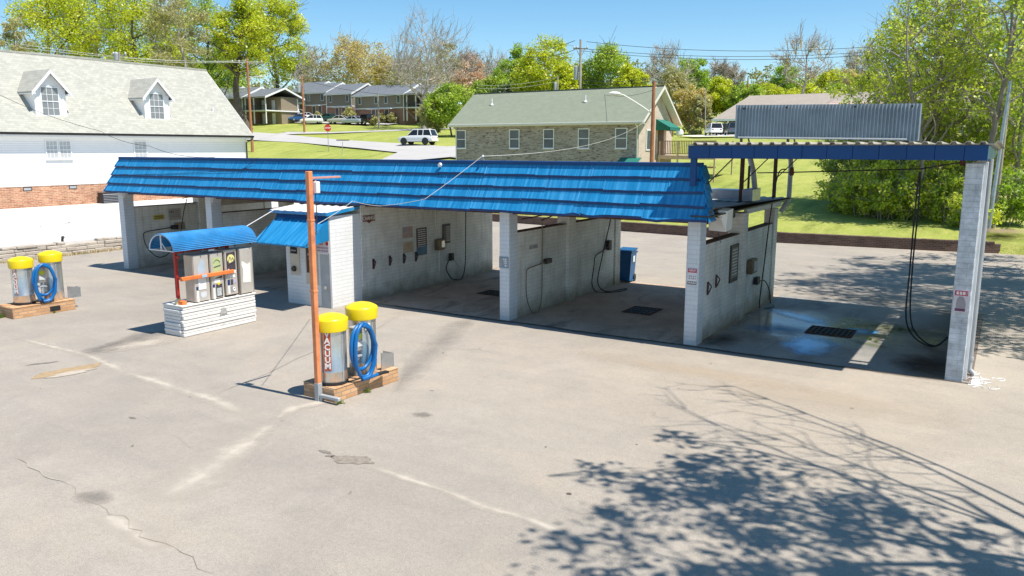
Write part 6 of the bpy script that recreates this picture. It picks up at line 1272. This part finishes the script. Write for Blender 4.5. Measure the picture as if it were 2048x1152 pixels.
def maketree(h,w,kind,leaf,seed,bark,clear=.22,nl=9,nc=70,per=70,ls=.22,cr=None,bare=0.,lean=0.,trunkr=None,twigr=.02,top=.5,forks=1,drop=0):
    r=np.random.default_rng(seed); tb=TB(); tr=trunkr or h*.018; ch=h*(1-clear); cz=h*clear+ch*.5
    cr=cr or w*.13; tips=[]; trunks=[]
    for k in range(forks):
        off=np.array([r.normal(0,.12*w),r.normal(0,.12*w),0]) if forks>1 else np.zeros(3)
        P=bend((off[0]*.25,off[1]*.25,-.4),(off[0]*1.6+lean*h*.5,off[1]*1.6,h*(.90 if forks==1 else r.uniform(.75,.92))),r,.03,9); trunks.append(P); tb.tube(P,np.linspace(tr*(1 if forks==1 else .8),tr*.12,9)*np.array([1.35]+[1]*8),8)
    limbs=[]
    for k in range(nl):
        P0=trunks[k%len(trunks)]; u=r.uniform(clear*.8,.8); base=P0[int(u*8)]+(P0[min(8,int(u*8)+1)]-P0[int(u*8)])*(u*8%1); az=k*2.4+r.uniform(-.5,.5)
        reach=w*.5*r.uniform(.55,.98)*math.sin(math.pi*min(.95,max(.12,(u-clear*.8)/(1.02-clear*.8)*.7+.28))); rise=h*r.uniform(.10,.28)*(1.15-u)+.2
        e=base+np.array([math.cos(az)*reach,math.sin(az)*reach,rise*1.3]); e[2]=min(e[2],h*.97); P=bend(base,e,r,.07,7); limbs.append(P); rr=tr*.45*(1.1-u*.6); tb.tube(P,np.linspace(rr,rr*.18,7),6)
    # crown clump centres inside a lumpy egg
    C=[];lump=r.normal(0,1,(7,3)); lump/=np.linalg.norm(lump,axis=1)[:,None]
    while len(C)<nc:
        d=r.normal(0,1,3); d/=np.linalg.norm(d); q=r.uniform(.25,1)**.5; bulge=.80+.30*max(0,(lump@d).max())**4-.22*max(0,(-lump[:3]@d).max())**3
        p=np.array([d[0]*w*.5,d[1]*w*.5,d[2]*ch*.5])*q*bulge; wz=1-.30*max(0,p[2]/(ch*.5))**2 if p[2]>0 else 1-drop*abs(p[2]/(ch*.5)); p[:2]*=wz; C.append(p+np.array([lean*h*.35,0,cz]))
    C=np.array(C); LP=np.concatenate([L_[2:] for L_ in limbs]+[t_[4:] for t_ in trunks])
    for c in C:
        d=np.linalg.norm((LP-c)*np.array([1,1,1.])+np.array([0,0,.0]),axis=1)+np.where(LP[:,2]>c[2],3.,0); j=d.argmin(); P=bend(LP[j],c,r,.10,5); rr=max(twigr*1.2,tr*.10); tb.tube(P,np.linspace(rr,twigr,5),4)
        for q in range(int(2+bare*5)):
            e=c+(c-LP[j])/(np.linalg.norm(c-LP[j])+.01)*cr*.9+r.normal(0,1,3)*cr*.65+np.array([0,0,cr*.5*bare]); P=bend(c+(LP[j]-c)*.25,e,r,.08,4); tb.tube(P,np.linspace(twigr,twigr*.55,4),3)
            if bare>.5:
                for _ in range(3): e2=e+r.normal(0,1,3)*cr*.45+np.array([0,0,cr*.25]); tb.tube(bend(P[2],e2,r,.06,3),np.linspace(twigr*.7,twigr*.4,3),3)
    tm=tb.mesh('trunk',bark); cm=None
    if per: V,F=leaves(C,cr*r.uniform(.7,1.35,len(C)),per,ls,r); cm=npmesh('crown',V,F,leaf)
    return tm,cm
def puttree(name,label,cat,loc,meshes,group=None,rz=0.,sc=1.,sz=None):
    t=thing(name,label,cat,loc,rz,group); t.scale=(sc,sc,sz or sc)
    for nm,me in zip(('trunk','crown'),meshes):
        if me: o=bpy.data.objects.new(nm,me); COL.objects.link(o); o.parent=t
    return t
def skyline(label,px,pytop,wpx,D,style,seed,group='trees on the hill behind',name='spring_tree',base=None,**kw):
    "a tree whose crown reaches a given row; built at its own distance with its real size"
    b=onD(px,D); h=top(px,pytop,b); w=wpx*D/FPX*1.05
    st=dict(yellow=dict(leaf='yellow',nc=120,per=150,ls=.215),lime=dict(leaf='lime',nc=110,per=140,ls=.205),green=dict(leaf='green',nc=100,per=130,ls=.21),tan=dict(leaf='tan',nc=85,per=80,ls=.21,bare=.3),gold=dict(leaf='gold',nc=85,per=90,ls=.20,bare=.3),
      rusty=dict(leaf='rusty',nc=60,per=60,ls=.20,bare=.3),pink=dict(leaf='pink',nc=60,per=26,ls=.18,bare=.8),pale=dict(leaf='pale',nc=55,per=12,ls=.16,bare=1.),bare=dict(leaf='tan',nc=55,per=0,ls=.2,bare=.75),dark=dict(leaf='dark',nc=80,per=100,ls=.26))[style]
    st=dict(st); st.update(kw); lf=st.pop('leaf'); bk=st.pop('bark',M['greybark'] if style in('bare','pale','tan','gold','pink','rusty') else M['bark']); sc=D/165.; st['ls']*=sc**.5
    st.setdefault('twigr',.045*D/160)
    me=maketree(h,w,style,LM[lf],seed,bk,**st); return puttree(name,label,'tree',b,me,group)
T=skyline
T('rusty red-brown tree behind the far left end of the white house roof',2,60,75,125,'rusty',1,per=80)
T('pale grey-green leafy tree at the left edge above the white house roof',55,15,80,130,'tan',2,per=80)
T('broad yellow-green tree over the left dormer of the white house',128,-60,200,140,'yellow',3,clear=.15)
T('yellow tree with open top between the two dormers',215,-75,190,150,'lime',4,clear=.15)
T('dense yellow-green tree over the right dormer',300,-60,185,140,'yellow',5,clear=.12)
T('grey-brown budding tree with bare trunk right of the right dormer',365,-60,125,128,'tan',6,clear=.2,per=110)
T('olive budding tree between the roof ridge end and the big roadside tree',425,-50,130,150,'lime',7,clear=.1,nc=90)
T('big yellow roadside tree in front of the apartments, nearest of the hill trees',500,-30,125,143,'yellow',8,clear=.34,trunkr=.75,nc=110,nl=12,bark=M['bark'])
T('tall yellow tree just right of the big roadside tree',560,-40,130,165,'yellow',9,clear=.25,nc=110)
T('low dark green tree filling in behind the leftmost apartment',455,95,110,185,'green',10,clear=.1); T('low green thicket tree behind the white house ridge end',350,80,130,190,'green',11,clear=.1)
T('thin pale budding tree in the gap right of the tall yellow tree',640,88,80,195,'tan',12,per=22)
T('bare grey tree standing behind the transformer pole',622,92,70,205,'bare',13,nc=60)
T('golden budding tree above the narrow apartment unit',700,60,105,190,'gold',14,per=60)
T('second golden budding tree, wider and lower, above the silver sedan',745,78,100,200,'gold',15,per=60)
T('pale yellow wispy tree between the golden trees and the big bare tree',785,110,80,205,'tan',16,per=50)
T('tall bare grey tree with fan of upright branches beside the rightmost apartment',850,52,165,138,'bare',17,clear=.25,nc=62,trunkr=.42,bark=M['greybark'],top=.9)
T('tan budding tree behind the lower branches of the tall bare tree',840,108,120,160,'tan',18,per=60)
T('pale green wispy tree touching the right side of the bare tree',898,72,70,185,'tan',19,per=26)
T('pink budding tree right of the bare tree',932,85,62,190,'pink',20,per=40); T('orange-tan budding tree below the pink one',948,112,72,180,'rusty',21,per=60)
T('bright green round tree left of the brick office roof',905,158,120,118,'lime',22,clear=.05,nc=90); T('low pale shrub tree beside the brick office left corner',868,190,60,120,'tan',23,clear=.05,per=60)
T('whitish blossoming tree against the sky left of the yellow pair',985,108,80,215,'pale',24,per=34); T('fresh green tree below the whitish one',985,140,90,165,'lime',25,clear=.08)
T('dark olive tree behind the left end of the green roof',1005,160,70,150,'dark',26,clear=.05,per=60)
T('green topped tree at the left shoulder of the left yellow tree',1035,82,75,170,'green',27,clear=.1); T('big round yellow tree above the middle of the green roof',1090,76,118,150,'yellow',28,clear=.05,nc=130)
T('golden lower tree between the round yellow tree and the tall grey pole',1125,118,75,140,'yellow',29,clear=.05)
T('big lime crowned tree right of the tall grey pole',1210,73,125,150,'lime',30,clear=.05,nc=130); T('yellow skirt tree at the right foot of the lime crowned one',1255,112,90,140,'yellow',31,clear=.05,nc=100); T('dark green tree low between the two big yellow trees',1168,120,70,160,'dark',32,clear=.05)
T('bare grey-brown tree above the right end of the green roof',1330,90,95,170,'bare',33,nc=70,per=12); T('leafy green tree behind the bare grey-brown one',1378,104,70,180,'green',34,clear=.1)
T('olive budding tree over the brick office gable',1340,128,85,145,'tan',35,clear=.05,per=90); T('yellow-tan bushy tree right of the brick office gable',1378,158,70,135,'gold',36,clear=.03,per=90)
T('pale willowy shrub tree at the left end of the beige building roof',1398,176,48,132,'tan',37,clear=.0,per=100,nc=50)
for k,(px,py,w_,D,s_,lab) in enumerate([(1432,126,50,225,'pale','thin whitish tree, left one of the small pair over the far slope'),(1460,122,42,225,'pale','thin whitish tree, right one of the small pair over the far slope'),(1430,156,80,185,'yellow','yellow shrub tree at the left of the far hedge line'),(1478,158,80,180,'lime','bright lime shrub tree in the far hedge line'),(1528,160,90,185,'yellow','yellow-green shrub tree left of the dark leaning tree'),(1562,126,70,190,'green','round fresh green tree behind the dark leaning tree'),
  (1640,128,100,170,'yellow','olive yellow tree right of the dark leaning tree'),(1690,134,90,165,'gold','golden budding tree left of the near right trees'),(1712,100,80,200,'pale','pale bare tree against the sky left of the near right trees'),(1600,165,90,150,'yellow','low yellow shrub behind the beige roof'),(1665,168,80,150,'lime','low lime shrub behind the beige roof right part'),(1505,168,60,160,'lime','low lime shrub left of the bare wooden pole'),(1740,150,120,150,'yellow','yellow-green tree mass behind the near right trees'),(1830,140,140,150,'lime','lime tree mass far behind the right trunks'),(1930,150,140,150,'green','green tree mass far behind the galvanised pole'),(2010,140,120,150,'yellow','yellow tree mass at the right edge far behind')]):
    T(lab,px,py,w_,D,s_,50+k,clear=.03 if s_ not in('pale',) else .3,**(dict(per=30) if s_=='pale' else {}))
T('dark leaning tree with twisted open crown against the sky above the beige roof',1592,70,100,138,'bare',80,clear=.42,nc=30,per=12,ls=.20,bark=M['greybark'],trunkr=.42,twigr=.05,lean=.06)
# far wood closing the horizon: reads as one mass
r=np.random.default_rng(44); tb=TB(); C=[];Rd=[]
for k in range(900):
    px=r.uniform(-250,2350); D=r.uniform(215,270); b=onD(px,D); hh=r.uniform(4,13); C.append((b[0],b[1],b[2]+hh*r.uniform(.2,1))); Rd.append(r.uniform(1.6,3.2))
V,F=leaves(np.array(C),Rd,70,.42,r); o=bpy.data.objects.new('far_wood',npmesh('far_wood',V,F,leafmat('far_wood_leaves',(.16,.20,.05),(.28,.29,.08),(.38,.35,.12),.06))); COL.objects.link(o); o['kind']='stuff'; o['label']='hazy yellow-green wood closing the horizon behind the hill trees'; o['category']='wood'
# near trees at the right, behind the truck bay
def near(label,px,D,h,w_,seed,leaf='near',cat='tree',group='trees at the right behind the truck bay',bark=None,**kw):
    b=onD(px,D); kw.setdefault('ls',.088); me=maketree(h,w_,'n',LM[leaf],seed,bark or M['palebark'],twigr=.012,**kw); return puttree('spring_tree',label,cat,b,me,group)
near('nearest slim tree with open sunlit leaves left of the tall column',1845,38.5,11.5,5.8,101,clear=.25,nl=14,nc=98,per=52,forks=2,trunkr=.16,bare=.4,cr=.62)
near('stout grey trunk tree rising behind the canopy end',1862,40,13,6.5,102,clear=.3,nl=14,nc=84,per=50,trunkr=.34,bare=.4,cr=.75)
near('tall straight pale trunk tree between the column and the galvanised pole',1972,36.5,13,5.2,103,clear=.32,nl=14,nc=90,per=50,trunkr=.19,bare=.4,cr=.6)
near('leaning spring tree with its low crown above the corrugated panel',1775,43,10.5,6.2,104,clear=.25,nl=12,nc=100,per=50,forks=3,trunkr=.14,bare=.5,cr=.65,lean=-.03)
near('thicket tree with greenish leaves right of the galvanised pole',2040,38,12,6.,105,'green',clear=.15,nl=12,nc=90,per=52,forks=2,trunkr=.17,bare=.4,cr=.7)
near('yellow leafed tree far right behind the galvanised pole',2010,46,14,7.5,106,'yellow',clear=.2,nl=12,nc=95,per=52,trunkr=.25,bare=.3,cr=.8)
near('slender budding tree directly behind the canopy middle',1905,48,14,6.5,107,clear=.2,nl=12,nc=80,per=46,forks=2,trunkr=.2,bare=.5,cr=.75)
near('thin mostly bare sapling left of the stout trunk',1800,40,6.5,3.,108,clear=.2,nl=8,nc=45,per=25,trunkr=.09,bare=.9,cr=.5)
for k,(px,D,h,w_,lf,lab) in enumerate([(1700,41,2.0,2.6,'near','yellow-green bush at the lawn edge, leftmost of the thicket'),(1735,39.5,2.6,2.8,'near','tall loose bush second in the thicket behind the truck bay'),(1775,38.5,2.9,2.8,'near','fresh green bush in the middle of the thicket'),(1815,38,3.2,2.9,'near','sunlit bush left of the hanging doubled hose'),(1860,38.5,3.3,3.,'near','green bush right behind the hanging doubled hose'),(1905,37,2.7,2.8,'near','bush behind the tall right column'),(1960,35.5,1.9,2.3,'near','low bush at the foot of the straight pale trunk'),(2035,36,2.8,2.8,'green','bush at the right edge beside the galvanised pole'),(1830,47,4.4,4.6,'lime','bigger lime bush deep in the thicket'),(1930,45,4.8,4.6,'near','bigger sunlit bush deep in the thicket'),(1720,72,4.5,6.,'lime','round bush on the far lawn behind the corrugated panel'),(2030,42,4.8,4.6,'near','tall bush deep behind the galvanised pole')]):
    near(lab,px,D,h,w_,200+k,lf,'bush','bushes of the right thicket',clear=.0,nl=9,nc=56,per=54,forks=4,trunkr=.04,cr=.36+.05*(h>4.2)*3,bare=.2)
for k,(px,D,h,w_,lab) in enumerate([(1690,44,4.6,3.4,'slender green sapling at the left edge of the thicket'),(1722,42,5.6,3.4,'leaning sapling above the leftmost bushes'),(1758,43,6.6,3.6,'loose sapling left of the first slim trunk'),(1800,41,6.2,3.4,'loose sapling between the two slim trunks'),(1838,43,7.2,3.8,'tall loose sapling behind the hanging hose'),(1882,41,6.6,3.4,'tall sapling left of the tall right column'),(1930,40,6.8,3.6,'tall sapling right of the tall column'),(1990,40,6.6,3.4,'tall sapling behind the galvanised pole'),(2038,41,7.2,3.8,'tall sapling at the right edge of the picture')]):
    near(lab,px,D,h,w_,260+k,'near' if k%3 else 'lime','tree','saplings in the right thicket',clear=.04,nl=12,nc=66,per=48,forks=2,trunkr=.06,cr=.42,bare=.4)
# shrubs by the apartments
me=maketree(1.7,1.9,'s',LM['tan'],300,M['bark'],clear=0,nl=5,nc=26,per=80,ls=.14,cr=.42,trunkr=.06)
for px,D,s_,lab in((575,160,1.1,'clipped shrub at the left end of the apartment wall'),(592,163,1.2,'round clipped shrub behind the dark blue car'),(637,159,1.,'small clipped shrub behind the white hatchback'),(700,157,1.5,'large round clipped shrub behind the silver sedans'),(766,153,1.,'dark round shrub left part of the rightmost unit'),(787,152,1.05,'round shrub right part of the rightmost unit'),(748,148,.95,'pale topped shrub stump right of the black jeep'),(868,142,1.3,'sprawling shrub below the tall bare tree')):
    b=onD(px,D); puttree('shrub',lab,'shrub',(b[0],b[1],b[2]+.1),me,'shrubs by the apartments',px*.1,s_)
# trees beyond the right edge of the picture: they throw the dappled shade across the rear lot and the truck bay
def offside(label,x,y,h,w_,seed,leaf='near',**kw):
    me=maketree(h,w_,'o',LM[leaf],seed,M['palebark'],twigr=.014,**kw); return puttree('spring_tree',label,'tree',(x,y,0),me,'trees along the right side of the lot')
offside('tree on the right side of the lot nearest the truck bay',15.6,6.6,15.5,8.4,401,clear=.12,nl=14,nc=150,per=50,ls=.10,cr=.66,bare=.3,trunkr=.2)
offside('tree on the right side of the lot behind the truck bay',16.9,11.0,22,11.,402,clear=.15,nl=14,nc=210,per=50,ls=.12,cr=.75,bare=.3,trunkr=.24)
offside('tree on the right side of the lot by the rear kerb',16.8,17.0,19,10.,403,clear=.15,nl=12,nc=90,per=60,ls=.11,cr=.65,bare=.3,trunkr=.2)
offside('tree on the right side of the lot between the other two',16.4,14.0,19,9.5,405,clear=.2,nl=12,nc=90,per=55,ls=.11,cr=.65,bare=.3,trunkr=.2)
offside('low tree right of the tall column',14.3,3.2,4.6,4.0,404,'green',clear=.1,nl=8,nc=42,per=60,ls=.09,cr=.4,bare=.3,trunkr=.1)
# big tree by the front entrance, outside the picture to the right
r=np.random.default_rng(501); tb=TB(); root=np.array([16.5,-7.2,0.])
P=bend((0,0,-.3),(-.8,.3,6.2),r,.03,8); tb.tube(P,np.linspace(.34,.24,8),10)
tips=[]
for (x,y,z,rr) in [(-5.0,.5,9.0,.16),(-4.2,-1.6,9.4,.15),(-5.6,1.8,8.6,.13),(-3.2,-3.2,9.0,.13),(-2.5,1.5,10.5,.14),(-6.4,-.4,8.4,.10),(-4.8,-3.0,8.3,.1)]:
    B=bend(P[-1]*.0+np.array([-.8,.3,5.6+rr*3]),(x,y,z),r,.11,8); tb.tube(B,np.linspace(rr*.5,.015,8),7); tips.append(B)
C=[]
for k in range(420):
    if len(C)>=135: break
    L_=tips[r.integers(0,7)]; c=L_[r.integers(3,8)]+r.normal(0,1,3)*np.array([1.0,1.15,.5]); 
    w_=root+c; sx=w_[0]-w_[2]/1.96; sy=w_[1]
    lim=-5.2-.25*(sx-6.5) if sx>6.5 else -5.4-.5*(6.5-sx)
    if sy>lim or w_[2]<7.2 or sx<6.25+max(0,-8.7-sy)*.65: continue
    C.append(c); j=np.linalg.norm(np.concatenate(tips)-c,axis=1).argmin(); a=np.concatenate(tips)[j]; tb.tube(bend(a,c,r,.08,4),[.022,.018,.014,.01],4)
    for _ in range(3): tb.tube(bend(c,c+r.normal(0,.4,3),r,.05,3),[.01,.008,.005],3)
# long bare boughs reaching left over the entrance of the truck bay
for (x,y,z,rr) in [(-4.6,4.0,8.4,.05),(-5.6,4.9,8.2,.036),(-5.4,3.2,9.2,.036),(-3.8,2.6,9.,.04)]:
    B=bend((-.8,.3,5.8),(x,y,z),r,.045,10); tb.tube(B,np.linspace(rr,.010,10),6)
    for k in range(14):
        a=B[r.integers(4,10)]; e=a+np.array([-r.uniform(.2,1.3),r.normal(0,.55),r.uniform(-.2,.6)]); Q=bend(a,e,r,.06,5); tb.tube(Q,np.linspace(.016,.005,5),3)
        for _ in range(2): tb.tube(bend(Q[3],Q[3]+np.array([-r.uniform(.1,.5),r.normal(0,.3),r.uniform(0,.3)]),r,.05,3),[.008,.006,.004],3)
t=thing('spring_tree','big leafy tree beside the front lot whose boughs shade the asphalt','tree',tuple(root))
o=bpy.data.objects.new('trunk',tb.mesh('trunk',M['bark'])); COL.objects.link(o); o.parent=t
C=np.array(C); V,F=leaves(C,np.full(len(C),.50)*r.uniform(.35,1.75,len(C)),46,.085,r); o=bpy.data.objects.new('crown',npmesh('crown',V,F,LM['near'])); COL.objects.link(o); o.parent=t
# leaf litter and dirt under the right trees
softpatch('leaf_litter',(10.6,23.6),1.6,1.6,soft('brown_litter',(.24,.17,.11),.95,.1,.95,2.),.78,0)
